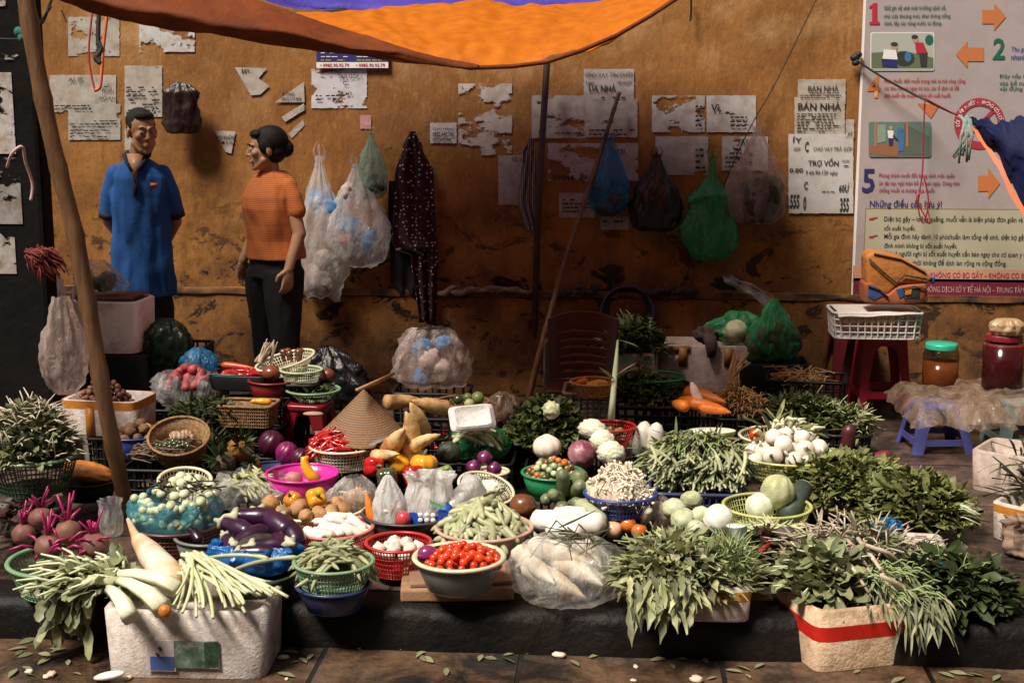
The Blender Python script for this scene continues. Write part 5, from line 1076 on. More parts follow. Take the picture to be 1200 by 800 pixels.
many('squash', 'small yellow squash in the golden cane basket', 'squash', 'squashes in the golden basket', [podmesh('squash', .10, .02, .12, EGG, YPEP, 12)], [(g+V((.02, 0, -.01)), (0, .1, .5), 1), (g+V((-.02, -.02, -.012)), (0, 0, -.4), .9)])
many('carrot', 'orange carrot end poking up in the golden cane basket', 'carrot', None, [podmesh('carrot', .09, .018, 0, ROOT, CARR)], [(g+V((-.06, 0, -.008)), (0, .4, 2.6), 1)])
c, w_, t = foambox('white foam box with brown tape corners against the wall', 832, 405, 0, 122, .37, .26, FOAMP, 0, th=.02)
for x in (-.13, .09): 
    mb = MB(); mb.box((x, -.134, .315), (.04, .004, .09)); obj('brown_tape', mb, M('brown_tape', (.36, .16, .04), rough=.5), t)
mb = MB(); mb.box((-.17, -.1335, .352), (.15, .004, .03)); obj('brown_tape', mb, M('brown_tape', (.36, .16, .04), rough=.5), t)
topz = .375; BX = c
rg = WY(832, 402, BX.y-.05)
mb = MB(); mb.ball((0, 0, .035), (.06, .06, .04), 28, 16, fn=lambda d, a, p: 1+.35*noise.noise(d*3)+.2*noise.noise(d*8)); mb.tube([(0.01, -.05, .03), (.02, -.09, 0), (.02, -.097, -.06)], [.03, .03, .018], 10, fn=lambda k, a: 1+.2*math.sin(3*a)); tag(obj('brown_rag', mb, M('rag_brown', (.10, .06, .055), (.05, .03, .03), 30, .9, .5), loc=(rg.x-.02, BX.y-.05, topz)), 'dirty brown rag slumped over the edge of the taped foam box', 'rag')
cg = WY(862, 398, BX.y-.08); mb = MB(); mb.ball((0, 0, .055), (.062, .06, .055), 28, 18, fn=lambda d, a, p: 1+.06*math.sin(5*a+3*d.z)+.1*noise.noise(d*3)); tag(obj('cabbage', mb, CABG, loc=(cg.x, BX.y-.06, topz)), 'cut pale green cabbage on the foam box wrapped by a green bag', 'cabbage')
filmbag('plastic_bag', 'green plastic bag crumpled on top of the foam box by the wall', (cg.x+.02, BX.y+.0, topz), (.34, .2, .15), F_GRN, 12, False, amp=.5, prof=[(0, 0), (.8, .02), (1, .3), (.8, .6), (.5, .85), (.2, 1)])
fp = WD(905, 405, 6.95); filmbag('plastic_bag', 'dark green and clear plastic bag with pale film plume by the wall', (fp.x, fp.y, .30), (.26, .2, .30), F_GRN, 21, False, amp=.5, contents=((0, .3, .11, GRC, 4),), fold=16, prof=[(0, 0), (.8, .02), (1, .25), (.85, .5), (.45, .75), (.15, 1)])
mb = MB(); P0 = [WY(848+8*0, 326, YW-.12), WY(890, 345, YW-.16), WY(925, 385, YW-.2)]
mb.grid(lambda u, v: cr(P0, u)+V((.03*(v-.5)*0, .05*math.sin(9*v+4*u), (.09*(1-.2*u))*(v-.5)*(.15+1.6*u)+.03*noise.noise(V((u*5, v*12, 0))))), 40, 30); tag(obj('plastic_film', mb, F_CLR), 'pale clear plastic film swept up against the wall behind the green bag', 'plastic sheet')
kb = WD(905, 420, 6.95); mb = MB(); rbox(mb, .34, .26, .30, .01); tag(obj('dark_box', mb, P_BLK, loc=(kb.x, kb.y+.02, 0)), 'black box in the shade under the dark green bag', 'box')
c, w_, t = foambox('white foam box with a green lid edge under the herbs by the wall', 741, 414, 0, 54, .36, .24, FOAMP, 0, P_GRN and M('mint_tape', (.35, .50, .38), rough=.5), tapez=(.86, .96))
wtext('YCT', 745, 421, 766, 427, RED, None, Y=c.y-.128, name='red_marks').parent = t
bpy.data.objects['red_marks'].location = -t.location
leafheap('herb_bunch', 'loose green herbs heaped on the lidded foam box by the wall', V((c.x+.0, c.y, .33)), .15, .12, .17, 420, .07, .022, L_MD, stem=ST_G, stemn=60, cat='herbs')
c = WY(735, 366, YW-.10); t = T('round_basin', 'black basin with a blue rim propped upright against the wall', 'basin', c, 0, rot=(math.radians(72), 0, 0))
mb = MB(); rr = .135; mb.lathe([(.001, -.07), (.09, -.07), (rr, 0), (rr-.004, 0), (.088, -.064), (.001, -.064)], 48); obj('basin_wall', mb, P_BLK, t); mb = MB(); ringtube(mb, circ(rr, rr), 1, 0, .007, 64, 8); obj('rim', mb, P_NAV, t)
# black crate with dry roots
c, w_ = crate('black lattice crate with dry roots beside the red stool', 944, 448, 0, 92, .27, .26, P_BLK, -.15, nr=46, rings=8)
mb = MB()
for _ in range(90):
    p = V((U(-.12, .08), U(-.1, .1), .24+U(0, .04))); mb.tube([p, p+V((U(-.05, .05), U(-.05, .05), U(-.01, .04))), p+V((U(-.09, .09), U(-.07, .07), U(-.02, .03)))], .003, 5)
tag(obj('dry_roots', mb, STRW, loc=(c.x, c.y, 0)), 'tangle of dry brown roots inside the black crate', 'roots', None, 'stuff')
# dark leafy pile in front of it
c = W(955, 512, .0); crate('low black crate under the long dark leafy greens', 955, 510, 0, 130, .16, .30, P_BLK, -.1, nr=50, rings=5)
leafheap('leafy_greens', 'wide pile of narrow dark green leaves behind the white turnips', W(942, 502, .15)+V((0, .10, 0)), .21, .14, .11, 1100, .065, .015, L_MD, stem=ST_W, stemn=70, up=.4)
leafheap('leafy_greens', 'pale stemmed leafy bunch drooping at the right end of the dark pile', W(1000, 506, .13)+V((.0, .05, 0)), .09, .09, .09, 200, .06, .015, L_LT, stem=ST_W, stemn=60, up=.2)
c, r = basket('plate', 'teal plate holding dark banana flowers on the paving', 1008, 546, .03, 72, .02, P_TEA, 'solid', .8, cat='plate')
BF = podmesh('banana_flower', .19, .034, .05, EGG, M('banana_flower_skin', (.10, .018, .022), (.06, .012, .016), 8, .4), 14)
many('banana_flower', 'dark purple banana flower standing upright on the teal plate', 'banana flower', None, [BF], [(c+V((-.06, .0, .09)), (0, -1.45, 0), 1)])
many('banana_flower', 'reddish banana flower lying on the teal plate', 'banana flower', None, [podmesh('banana_flower', .17, .03, .08, EGG, M('banana_flower_red', (.20, .02, .03), (.12, .015, .02), 8, .4), 14)], [(c+V((.05, -.03, .03)), (0, -.35, .3), 1)])
# ---- centre back: herbs, carrots, roots on a black crate
c, w_ = crate('wide black lattice crate under the herbs and carrots', 790, 478, 0, 145, .26, .30, P_BLK, 0, nr=56, rings=8)
leafheap('parsley_bunch', 'curly dark parsley bunch draped over the black crate', W(752, 474, .26)+V((0, .08, 0)), .15, .11, .13, 620, .038, .026, L_MD, up=.4, stem=ST_G, stemn=40, shp=(.3, 1, .8, 1, .3), wav=.3)
CR1 = podmesh('carrot', .17, .027, .03, ROOT, CARR, 12, nz=.08)
for px, py, th, s_, lb in ((796, 474, 1.9, .95, 'stubby orange carrot nearest the parsley'), (806, 470, 2.1, 1.0, 'orange carrot lying behind the white radish half'), (826, 465, -.55, 1.25, 'largest orange carrot pointing at the dry roots'), (830, 476, -.3, 1.0, 'orange carrot lying under the largest one'), (838, 480, -.2, .8, 'small orange carrot at the edge of the crate')):
    p = W(px, py, .31); o = many('carrot', lb, 'carrot', 'carrots on the black crate', [CR1], [(p, (0, .1, th), s_)])
mb = MB(); mb.ball((0, 0, 0), (.021, .018, .083), 24, 16); o = obj('radish_slice', mb, M('radish_cut', (.82, .78, .72), (.7, .3, .2), 18, .4, rnd=0, dirt=None), loc=W(818, 468, .33), rot=(.15, -.38, 0)); tag(o, 'white halved radish propped between the carrots', 'radish')
rp = W(866, 490, .22)+V((0, .05, 0))
for kx, lb in ((0, 'bushy bundle of tan dry roots right of the carrots'),):
    mb = MB()
    for _ in range(420):
        a = U(0, 6.28); q = U(0, .10); p = V((q*math.cos(a), q*math.sin(a)*.7, U(0, .13)*(1-q*4))); d = V((math.cos(a)*.6+U(-1, 1), math.sin(a)*.6+U(-1, 1), U(-.6, .9)))*.03
        mb.tube([p, p+d*.6+V((0, 0, .012)), p+d], [.0028, .0024, .0014], 5)
    for _ in range(14): mb.tube([(U(-.05, .0), 0, .08), (U(-.06, .0), 0, .16), (U(-.03, .05), U(-.03, .03), .22+U(0, .08))], .0045, 5)
    tag(obj('root_bundle', mb, STRW, loc=rp), lb, 'roots')
crate('black crate behind the wax gourd half holding the dry root bundle', 866, 492, 0, 50, .22, .2, P_BLK, 0, nr=24, rings=6)
g, r = basket('round_basket', 'green round basket stacked on a dark bowl behind the parsley', 771, 441, .36, 62, .045, P_GRN, 'lattice', .8, nr=48, rings=4)
crate('dark crate under the green round basket near the wall', 775, 458, 0, 62, .27, .22, P_BLK, 0, nr=24, rings=7)
basket('bowl', 'dark bowl nested under the green round basket', 777, 449, .318, 60, .045, P_BLK, 'solid', .7, cat='bowl')
# leek
p0, p1 = W(716, 492, .28), WD(724, 398, 5.75); mb = MB(); mb.tube([p0, p0.lerp(p1, .3), p0.lerp(p1, .6), p1], [.016, .012, .011, .004], 10)
t = T('leek', 'long white and green leek leaning upright by the golden basket', 'leek'); obj('stalk', mb, M('leek_white', (.78, .78, .60), (.58, .64, .38), 3, .4), t)
mb = MB()
for a, b_ in (((724, 398), (738, 372+30)), ((722, 440), (744, 425)), ((720, 445), (710, 436)), ((724, 440), (742, 432))): mb.leaf(WD(*a, 5.75), WD(*b_, 5.72)-WD(*a, 5.75), .10, .022, bend=.1)
obj('leaves', mb, L_GY, t)
g, r = basket('round_basket', 'bright red basket of small limes in front of the pale crate', 716, 499, .26, 57, .075, P_RED, 'lattice', .68, nr=48, rings=6)
LM1 = ballmesh('lime', .016, LIME); many('lime', 'small green lime in the bright red basket', 'lime', 'limes in the red basket', [LM1], rounds(g+V((0, 0, -.03)), r*.6, r*.6, .02, .016, 9))
c, w_, t = foambox('small pinkish foam block under the red lime basket', 722, 516, 0, 40, .18, .16, FOAMP, 0)
# daikons upright + sprout seeds crate
c, w_ = crate('black lattice crate with tan husks behind the water spinach', 785, 528, 0, 62, .17, .2, P_BLK, 0, nr=30, rings=5)
mb = MB()
for _ in range(500):
    p = V((U(-.02, .10), U(-.08, .08), .15+U(0, .06))); mb.leaf(p, (U(-1, 1), U(-1, 1), U(-.2, 1)), U(.015, .03), .006, shp=(.3, 1, .2))
tag(obj('husks', mb, LM('husk_tan', (.42, .34, .20)), loc=(c.x, c.y, 0)), 'tan seed husks heaped in the black crate by the upright radishes', 'husks', None, 'stuff')
DK = podmesh('daikon', .15, .034, .0, [(0, .25), (.06, .7), (.3, 1), (.75, .95), (.95, .6), (1, .15)], WRAD, 14, nz=.05)
many('daikon', 'stubby white radish standing left in the black crate', 'radish', 'upright radishes', [DK], [(W(752, 514, .20), (0, -1.35, .1), 1)])
many('daikon', 'stubby white radish standing right beside its twin', 'radish', 'upright radishes', [DK], [(W(768, 516, .20), (0, -1.5, .4), 1)])
# wax gourd half
c = W(834, 505, .24); mb = MB(); r = 29*S(c)
mb.lathe([(.001, -.055), (r*.5, -.048), (r*.85, -.028), (r, 0), (r*.97, .004)], 32, sy=.55); t = T('wax_gourd', 'halved green gourd with a white cut face near the yellow basket', 'gourd', c, .1); obj('rind', mb, M('rind_green', (.12, .20, .05), (.30, .36, .14), 16, .4), t)
mb = MB(); mb.lathe([(r*.97, .003), (.001, .006)], 32, sy=.55); obj('flesh', mb, WFLE, t)
crate('dark lattice crate under the halved gourd', 836, 524, 0, 60, .18, .18, P_BLK, 0, nr=28, rings=5)
# water spinach bundles
crate('low navy crate under the water spinach bundles', 815, 580, 0, 105, .12, .34, P_NAV, 0, nr=50, rings=4)
SPC = W(818, 572, .12)+V((0, .13, 0))
TIP = podmesh('stalk', .15, .0075, .05, [(0, .9), (.1, 1), (.5, .9), (1, .5)], M('spinach_stalk', (.44, .45, .28), (.34, .36, .20), 20, .45, rnd=.3), 8)
many('water_spinach_stalk', 'pale cut stalk of water spinach pointing at the viewer from the bundle', 'water spinach', 'water spinach stalks in the bundles', [TIP], [(SPC+V((U(-.17, .17), -.10+U(-.05, .03), U(.0, .12))), (0, U(-.1, .35), -1.57+U(-.5, .5)), U(.8, 1.1)) for _ in range(150)])
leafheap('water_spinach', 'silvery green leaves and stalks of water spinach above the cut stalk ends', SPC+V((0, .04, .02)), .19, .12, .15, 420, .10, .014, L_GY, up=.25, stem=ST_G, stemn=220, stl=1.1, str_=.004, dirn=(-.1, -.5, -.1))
# ---- turnips in yellow basket
basket('round_basket', 'yellow green lattice basket whose back rim rises behind the turnips', 912, 510, .21, 90, .07, P_CREAM, 'lattice', .8, nr=64, rings=4)
g, r = basket('round_basket', 'large yellow green basket full of white turnips', 922, 531, .21, 114, .085, P_YEL, 'lattice', .76, nr=72, rings=6)
def turn_mesh():
    mb = MB(); mb.ball((0, 0, 0), (.036, .036, .032), 20, 14, fn=lambda d, a, p: 1+.22*math.exp(-(p/.35)**2)+.04*noise.noise(d*3)); mb.tube([(0, 0, .03), (.003, 0, .045), (.008, 0, .06)], [.009, .006, .005], 8); return mesh('turnip', mb, GARL)
TM = turn_mesh()
many('turnip', 'round white turnip in the yellow green basket', 'turnip', 'turnips in the yellow basket', [TM], [(p, (U(-1.6, 1.6), U(-1.2, 1.2), 0), s_) for p, _, s_ in rounds(g+V((.01, 0, -.02)), r*.85, r*.7, .10, .036, 22)])
many('tomato', 'single red tomato at the back rim of the turnip basket', 'tomato', None, [ballmesh('tomato', .028, TOM, lobes(5, .02))], [(W(886, 509, .24), (0, 0, 0), 1)])
leafheap('leek_greens', 'pale leek tops lying across the turnips', W(922, 512, .25), .10, .06, .05, 40, .12, .018, L_LT, stem=ST_W, stemn=14, str_=.008, dirn=(.2, 0, 0), core=False)
# ---- cabbages
crate('dark crate under the cabbage basket', 905, 612, 0, 86, .07, .2, P_BLK, 0, nr=40, rings=3)
g, r = basket('round_basket', 'pale yellow basket holding cabbages and a cut wax gourd', 899, 592, .16, 102, .085, P_YEL, 'lattice', .78, nr=68, rings=6)
def cab(name, label, px, py, z, r, mat, k=7):
    mb = MB(); mb.ball((0, 0, 0), r, 40, 26, fn=lambda d, a, p: 1+.03*math.sin(k*a+4*d.z)+.03*noise.noise(d*4)-.02*abs(math.sin(3.5*a))); o = obj(name, mb, mat, loc=W(px, py, z), rot=(U(-.5, .5), U(-.4, .4), U(0, 3))); return tag(o, label, 'cabbage')
cab('cabbage', 'round pale green cabbage standing high in the yellow basket', 911, 576, .20, .061, CABG)
cab('cabbage', 'halved white cabbage low in the front of the yellow basket', 890, 594, .15, .05, M('cabbage_white', (.74, .76, .60), (.60, .62, .42), 14, .5, .5, 20))
def waxcyl(label, a, b_, r):
    a, b_ = V(a), V(b_); t = T('wax_gourd', label, 'gourd', a); d = b_-a; mb = MB(); mb.tube([(0, 0, 0), d*.5, d], [r*1.02, r, r*.97], 28); obj('rind', mb, WMEL, t)
    mb = MB(); n = d.normalized(); mb.tube([d*.999, d+n*.003], [r*.95, r*.93], 28); obj('cut_face', mb, WFLE, t)
    mb = MB(); mb.ball(tuple(d+n*.002), (r*.3, r*.3, r*.1), 14, 8, fn=lump(.3, 3, 1)); obj('seed_core', mb, M('seed_core', (.62, .58, .44), rough=.7, bump=.5), t)
waxcyl('thick dark wax gourd piece tilted in the cabbage basket, white end up', W(922, 606, .12), W(942, 571, .19), .036)
waxcyl('slim dark wax gourd piece standing beside the kale box, white end up', W(866, 678, .02)+V((0, .02, 0)), W(863, 616, .19)+V((0, 0, .0)), .035)
# ---- pale kohlrabi cluster
crate('black crate under the pale kohlrabi', 800, 640, 0, 110, .08, .3, P_BLK, 0, nr=40, rings=3)
KO = [ballmesh('kohlrabi', (.042, .042, .036), PALEG, lump(.15, 3, s_)) for s_ in range(3)]
for px, py, z, s_, lb in ((790, 596, .17, 1, 'leftmost pale kohlrabi behind the kale'), (810, 586, .17, .95, 'pale kohlrabi at the back of the kohlrabi cluster'), (800, 608, .15, 1.0, 'front pale kohlrabi in the middle of its cluster'), (822, 604, .16, .9, 'pale kohlrabi right of the front one'), (816, 620, .14, .85, 'small pale kohlrabi touching the kale leaves')): many('kohlrabi', lb, 'kohlrabi', 'pale kohlrabi cluster', KO, [(W(px, py, z), (U(-.5, .5), U(-.5, .5), U(0, 6)), s_)])
cab('radish', 'large smooth white radish head beside the slim wax gourd', 842, 608, .16, .052, WRAD)
filmbag('plastic_bag', 'pinkish plastic bag of white roots left of the kohlrabi', W(770, 618, .06), (.14, .12, .12), F_PNK, 31, False, contents=((0, .4, .045, WRAD, 4),), prof=[(0, 0), (.8, .02), (1, .3), (.9, .65), (.5, .9), (.25, 1)])
TOMg = ballmesh('tomato', .030, TOMO, lobes(5, .03))
many('tomato', 'large orange tomato left of the other by the kale', 'tomato', 'orange tomatoes', [TOMg], [(W(736, 614, .10), (.2, 0, 0), 1)]); many('tomato', 'slightly smaller orange tomato in front of the kale box corner', 'tomato', 'orange tomatoes', [TOMg], [(W(749, 622, .09), (0, .3, 1), .95)])
many('tomato', 'pale streaked unripe tomato beside the white radishes', 'tomato', None, [ballmesh('tomato', .031, M('tomato_pale', (.75, .62, .48), (.72, .36, .18), 12, .3), lobes(5, .03))], [(W(719, 620, .09), (0, .2, .4), 1)])
crate('dark low crate under the orange tomatoes and gourds', 710, 642, 0, 130, .05, .4, P_BLK, 0, nr=40, rings=3)
# ================================================================ GOODS: right foreground
# kale in taped foam box
c, w_, t = foambox('white foam box with orange tape under the kale at the kerb', 812, 688, 0, 140, .11, .24, FOAM, 0, TAPE, tapez=(.60, .88))
KAL = LM('kale_leaf', (.36, .36, .19), (.24, .255, .12), .6)
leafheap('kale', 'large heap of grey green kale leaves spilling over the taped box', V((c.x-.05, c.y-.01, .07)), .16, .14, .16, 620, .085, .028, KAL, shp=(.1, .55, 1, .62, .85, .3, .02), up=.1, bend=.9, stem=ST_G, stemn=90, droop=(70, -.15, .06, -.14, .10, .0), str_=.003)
leafheap('dill_bunch', 'feathery yellow green herb standing at the right end of the kale box', V((c.x+.12, c.y+.0, .07)), .07, .10, .13, 420, .075, .006, LM('dill_leaf', (.30, .33, .14)), up=.9, stem=ST_G, stemn=80, shp=(.4, 1, .8, .2), cat='herbs')
# long beans
LB = podmesh('long_bean', .26, .0065, .14, BEAN, BEAN3, 8)
many('long_bean', 'pale green long bean lying between the cabbage basket and leafy box', 'bean', 'long beans by the cabbage basket', [LB], lie(W(905, 636, .09), .11, .08, .06, 46, 2.8, .5, .08))
crate('dark crate under the long beans', 900, 655, 0, 90, .09, .2, P_BLK, 0, nr=36, rings=3)
leafheap('red_amaranth', 'dark red amaranth leaves in the shade under the long beans', W(900, 688, .0)+V((0, .08, 0)), .10, .10, .14, 260, .07, .035, L_RD, up=.2, cat='greens')
leafheap('red_amaranth', 'dark green leaves in the shade beside the striped box', W(880, 660, .05)+V((.03, .0, 0)), .09, .06, .10, 160, .06, .03, L_DK, up=.2, cat='greens')
many('chilli', 'single red chilli lying on the dark amaranth leaves', 'chilli', None, [podmesh('chilli', .06, .008, .1, ROOT, CHIL)], [(W(897, 641, .16), (0, -.4, .8), 1)])
# herb pile on a flat woven tray
tc_ = W(1000, 575, .10); t = T('woven_tray', 'wide flat woven tray under the big herb pile', 'tray', (tc_.x, tc_.y+.05, 0)); mb = MB(); mb.lathe([(.001, .06), (.30, .06), (.33, .09), (.335, .09), (.30, .05), (.001, .05)], 64, sy=.75); obj('tray_bed', mb, WEAVE, t); mb = MB(); ringtube(mb, circ(.333, .333, .75), 1, .09, .008, 80, 6); obj('rim', mb, WEAVE, t)
crate('low crate under the woven herb tray', 1000, 600, 0, 120, .05, .3, P_BLK, 0, nr=30, rings=2)
BAS = LM('basil_leaf', (.18, .19, .06), (.11, .13, .038), .6)
leafheap('herb_heap', 'big heap of broad basil like leaves on the woven tray', V((tc_.x-.04, tc_.y+.0, .08)), .27, .20, .15, 1350, .062, .030, BAS, up=.3, stem=ST_G, stemn=60, cat='herbs')
leafheap('herb_heap', 'right end of the basil heap with pale stalks sticking out', W(1075, 615, .05)+V((.0, .05, 0)), .20, .16, .17, 900, .062, .030, BAS, up=.3, stem=ST_W, stemn=20, cat='herbs')
mb = MB(); sp = W(1118, 606, .09)
for _ in range(40): a = U(-.5, .5); p = V((-.03, U(-.05, .05), U(0, .05))); mb.tube([p, p+V((.05, a*.03-.01, .01)), p+V((.085+U(0, .02), a*.09-.02, U(-.03, .02)))], [.0028, .0026, .002], 5)
tag(obj('herb_stalks', mb, ST_W, loc=sp), 'fan of pale cut herb stalks at the right end of the basil heap', 'stalks')
c, w_, t = foambox('white foam box hidden under the right end of the basil heap', 1084, 640, 0, 50, .10, .16, FOAM, -.1)
# striped box on the road
q = W(968, 735, .10); qb, tt = cornerbox('cream foam box with a red tape band standing on the road', 958, 717, -KH, .20, .33, .30, .34, M('foam_cream', (.70, .50, .34), (.60, .40, .25), 40, .75, .5, 110, dirt=(.26, .14, .07), dsc=5, dth=(.46, .68)), tape=RTAPE, tz=(.50, .73))
BRD = LM('broad_leaf', (.26, .27, .14), (.18, .20, .085), .5)
B0 = V((qb.x, qb.y, .045))
leafheap('mustard_greens', 'broad grey green leaves heaped over the left of the red banded box', B0+V((-.06, .03, .0)), .12, .12, .13, 300, .072, .048, BRD, shp=(.15, .8, 1, .8, .3), up=.35, stem=ST_W, stemn=30, droop=(5, .0, .03, -.12, .03, .02), str_=.003)
leafheap('vine_greens', 'dark narrow leaves hanging over the right corner of the red banded box', B0+V((.14, .01, -.01)), .14, .12, .11, 320, .08, .010, L_GY, up=-.1, bend=1.1, stem=ST_G, stemn=130, droop=(60, .02, .15, -.12, .06, -.03), str_=.0028, dirn=(.35, -.25, -.2))
leafheap('morning_glory', 'dark green leafy pile at the far right of the red banded box', B0+V((.33, .10, -.04)), .20, .17, .13, 620, .075, .045, L_DK, up=.1, stem=ST_G, stemn=60)
leafheap('morning_glory', 'mixed pale and dark cuttings behind the red banded box', B0+V((.06, .20, .01)), .26, .12, .14, 420, .09, .014, L_GY, up=.1, stem=ST_P, stemn=150, str_=.003)
ci = [0]
for (a, b_, z0, z1) in (((985, 618), (1028, 690), .21, .12), ((1003, 624), (1050, 700), .22, .11), ((1012, 632), (1062, 672), .22, .14), ((975, 640), (1018, 700), .20, .12), ((1030, 668), (1068, 706), .18, .10), ((968, 625), (990, 650), .22, .19)):
    A, Bq = W(a[0]+2, a[1]+6, z0-.02), W(b_[0], b_[1]-6, z1-.03); mb = MB(); m_ = A.lerp(Bq, .5)+V((U(-.01, .01), 0, .012)); mb.tube([A, m_, Bq], [.0065, .0075, .0045], 8, fn=lambda k, a_: 1+.1*math.sin(3*a_))
    tag(obj('stalk', mb, ST_P), ['pinkish white stalk pointing at the red banded box', 'longest pinkish white stalk across the leafy box', 'right hand pinkish stalk over the dark cuttings', 'left hand pinkish stalk over the broad leaves', 'short pinkish stalk hanging nearest the box corner', 'short pinkish stalk at the back of the stalk bunch'][ci[0]], 'stalk', 'pinkish stalks on the leafy box'); ci[0] += 1
def wad(label, px, py, z, w_, mat, seed): filmbag('plastic_wad', label, W(px, py, z), (w_, w_*.8, w_*.5), mat, seed, False, cat='plastic bag', amp=1.3, fold=17, prof=[(0, 0), (.9, .1), (1, .5), (.6, .9), (.15, 1.2)])
wad('bright blue plastic bag tuft poking out of the basil heap', 1041, 622, .17, .085, F_BLU, 41); wad('small blue plastic shred in the dark cuttings', 1103, 668, .12, .045, F_BLU, 43)
# big daikon bag
bp_ = W(668, 728, 0); bp_ = W(664, 700, .0)
t = filmbag('plastic_bag', 'big clear plastic bag full of long white radishes at the kerb', V((bp_.x, bp_.y+.02, .0)), (.38, .34, .20), film('radish_film', (.74, .72, .68), .70, .10, 34, 1, .25, 10), 17, False, amp=.16, prof=[(0, 0), (.75, .01), (.98, .2), (1.0, .45), (.85, .75), (.5, .95), (.3, 1.0)])
DKL = podmesh('daikon', .26, .036, .03, [(0, .3), (.04, .75), (.15, 1), (.5, .92), (.8, .5), (.95, .16), (1, .03)], M('daikon_tan', (.80, .74, .62), (.66, .48, .30), 7, .45, .1), 14, nz=.05)
Bc = V((bp_.x, bp_.y+.02, .0))
many('daikon', 'long white radish packed inside the big clear bag', 'radish', 'radishes inside the big clear bag', [DKL], [(Bc+V((-.04, -.03, .06)), (0, .2, -.6), 1), (Bc+V((.02, .04, .08)), (0, .12, -.45), 1), (Bc+V((-.06, .06, .10)), (0, .05, -.3), 1), (Bc+V((.04, -.05, .10)), (1, .15, -.75), .9), (Bc+V((-.02, .0, .14)), (2, .1, -.5), .95), (Bc+V((.07, .07, .12)), (1, .05, -1.2), .9), (Bc+V((-.09, -.02, .09)), (0, .1, -1.0), .85)])
mb = MB()
for _ in range(16): p = Bc+V((U(-.03, .08), U(-.03, .08), .19)); mb.tube([p, p+V((U(-.08, .1), U(-.1, .06), U(.0, .04))), p+V((U(-.14, .16), U(-.16, .04), U(-.06, .03)))], [.0035, .003, .0015], 5)
tag(obj('withered_leaves', mb, M('withered_green', (.06, .08, .04), (.10, .08, .04), 20, .7)), 'thin withered dark stems lying on top of the big clear bag', 'stems')
WR = podmesh('daikon', .15, .040, .03, CUKE, WRAD, 16, nz=.05)
for px, py, z, th, s_, lb in ((645, 611, .13, -.3, 1.0, 'thick white radish lying left behind the clear bag'), (668, 605, .15, .1, .9, 'thick white radish lying above its neighbours behind the bag'), (684, 613, .13, -.1, 1.05, 'thick white radish lying right behind the clear bag'), (662, 622, .12, -.1, .9, 'thick white radish touching the top of the clear bag')): many('daikon', lb, 'radish', 'white radishes behind the clear bag', [WR], [(W(px, py, z), (0, 0, th), s_)])
lp_ = W(678, 604, .2)
mb = MB(); mb.tube([WD(655, 618, 4.55), WD(668, 612, 4.55), WD(685, 604, 4.53), WD(698, 598, 4.52)], [.004, .007, .005, .002], 6, flat=.5); tag(obj('long_leaf', mb, L_DK), 'dark leaf blade lying across the thick white radishes', 'leaf')
# gourds and cucumbers behind
GD = podmesh('gourd', .13, .026, .02, CUKE, CUKEM, 14, 8, .03); GL2 = podmesh('pale_gourd', .19, .027, .03, CUKE, CUKEL, 16, 8, .06); GR = ballmesh('round_gourd', (.034, .034, .040), CUKEM, lobes(8, .04))
for m_, px, py, z, rot, s_, lb in ((GD, 660, 566, .20, (0, -1.1, -1.7), 1.0, 'dark gourd standing tallest behind the coconut group'), (GR, 679, 560, .20, (0, 0, 0), .95, 'round dark gourd behind the gourd pile'), (GD, 676, 573, .18, (0, -.6, -1.2), .95, 'plump dark gourd in the middle of the gourd pile'), (GD, 652, 582, .16, (0, -.5, -1.9), .9, 'dark gourd leaning left in the gourd pile'), (GD, 673, 590, .14, (0, -.4, -1.3), .85, 'dark gourd above the white radishes'), (GD, 640, 585, .14, (0, -.3, -1.5), .9, 'leftmost dark gourd of the pile'), (GR, 659, 596, .13, (0, 0, 1), .8, 'small black round gourd among the gourds'),
    (GL2, 701, 580, .18, (0, -.2, 1.95), 1.1, 'long pale ridged gourd sloping towards the tomatoes'), (GL2, 692, 600, .14, (0, -.1, 2.1), 1.05, 'long pale ridged gourd nearest the white radishes'), (GL2, 712, 592, .15, (0, -.1, 2.3), .8, 'shorter pale gourd right of the long ones'), (GD, 707, 570, .19, (0, 0, 2.5), 1.05, 'dark gourd lying across the sprouts'), (GD, 735, 605, .09, (0, 0, .3), .9, 'dark cucumber hidden by the tomatoes')): many('gourd', lb, 'gourd', 'gourds in the middle pile', [m_], [(W(px, py, z), rot, s_)])
BM = [ballmesh('chayote', (.033, .030, .038), PALEG, lump(.2, 3, s_)) for s_ in range(2)]
many('chayote', 'pale pear shaped chayote left under the sprout basket', 'chayote', 'pale chayotes', BM, [(W(723, 587, .14), (.6, .2, .3), 1)]); many('chayote', 'pale chayote right under the sprout basket', 'chayote', 'pale chayotes', BM, [(W(737, 596, .13), (.8, -.2, 1), 1)])
many('radish', 'short white radish stub leaning by the pinkish bag', 'radish', None, [podmesh('radish', .08, .020, 0, CUKE, WRAD, 12)], [(W(757, 603, .13), (0, -1.0, -1.2), 1)])
many('husk_onion', 'glossy brown coconut like onion beside the green pods', 'onion', None, [ballmesh('husk_onion', (.048, .046, .043), BRWN, lump(.08, 2, 1))], [(W(613, 592, .15), (0, 0, 0), 1)])
crate('black crate hidden under the dark gourds', 655, 606, 0, 100, .10, .24, P_BLK, 0, nr=40, rings=3)
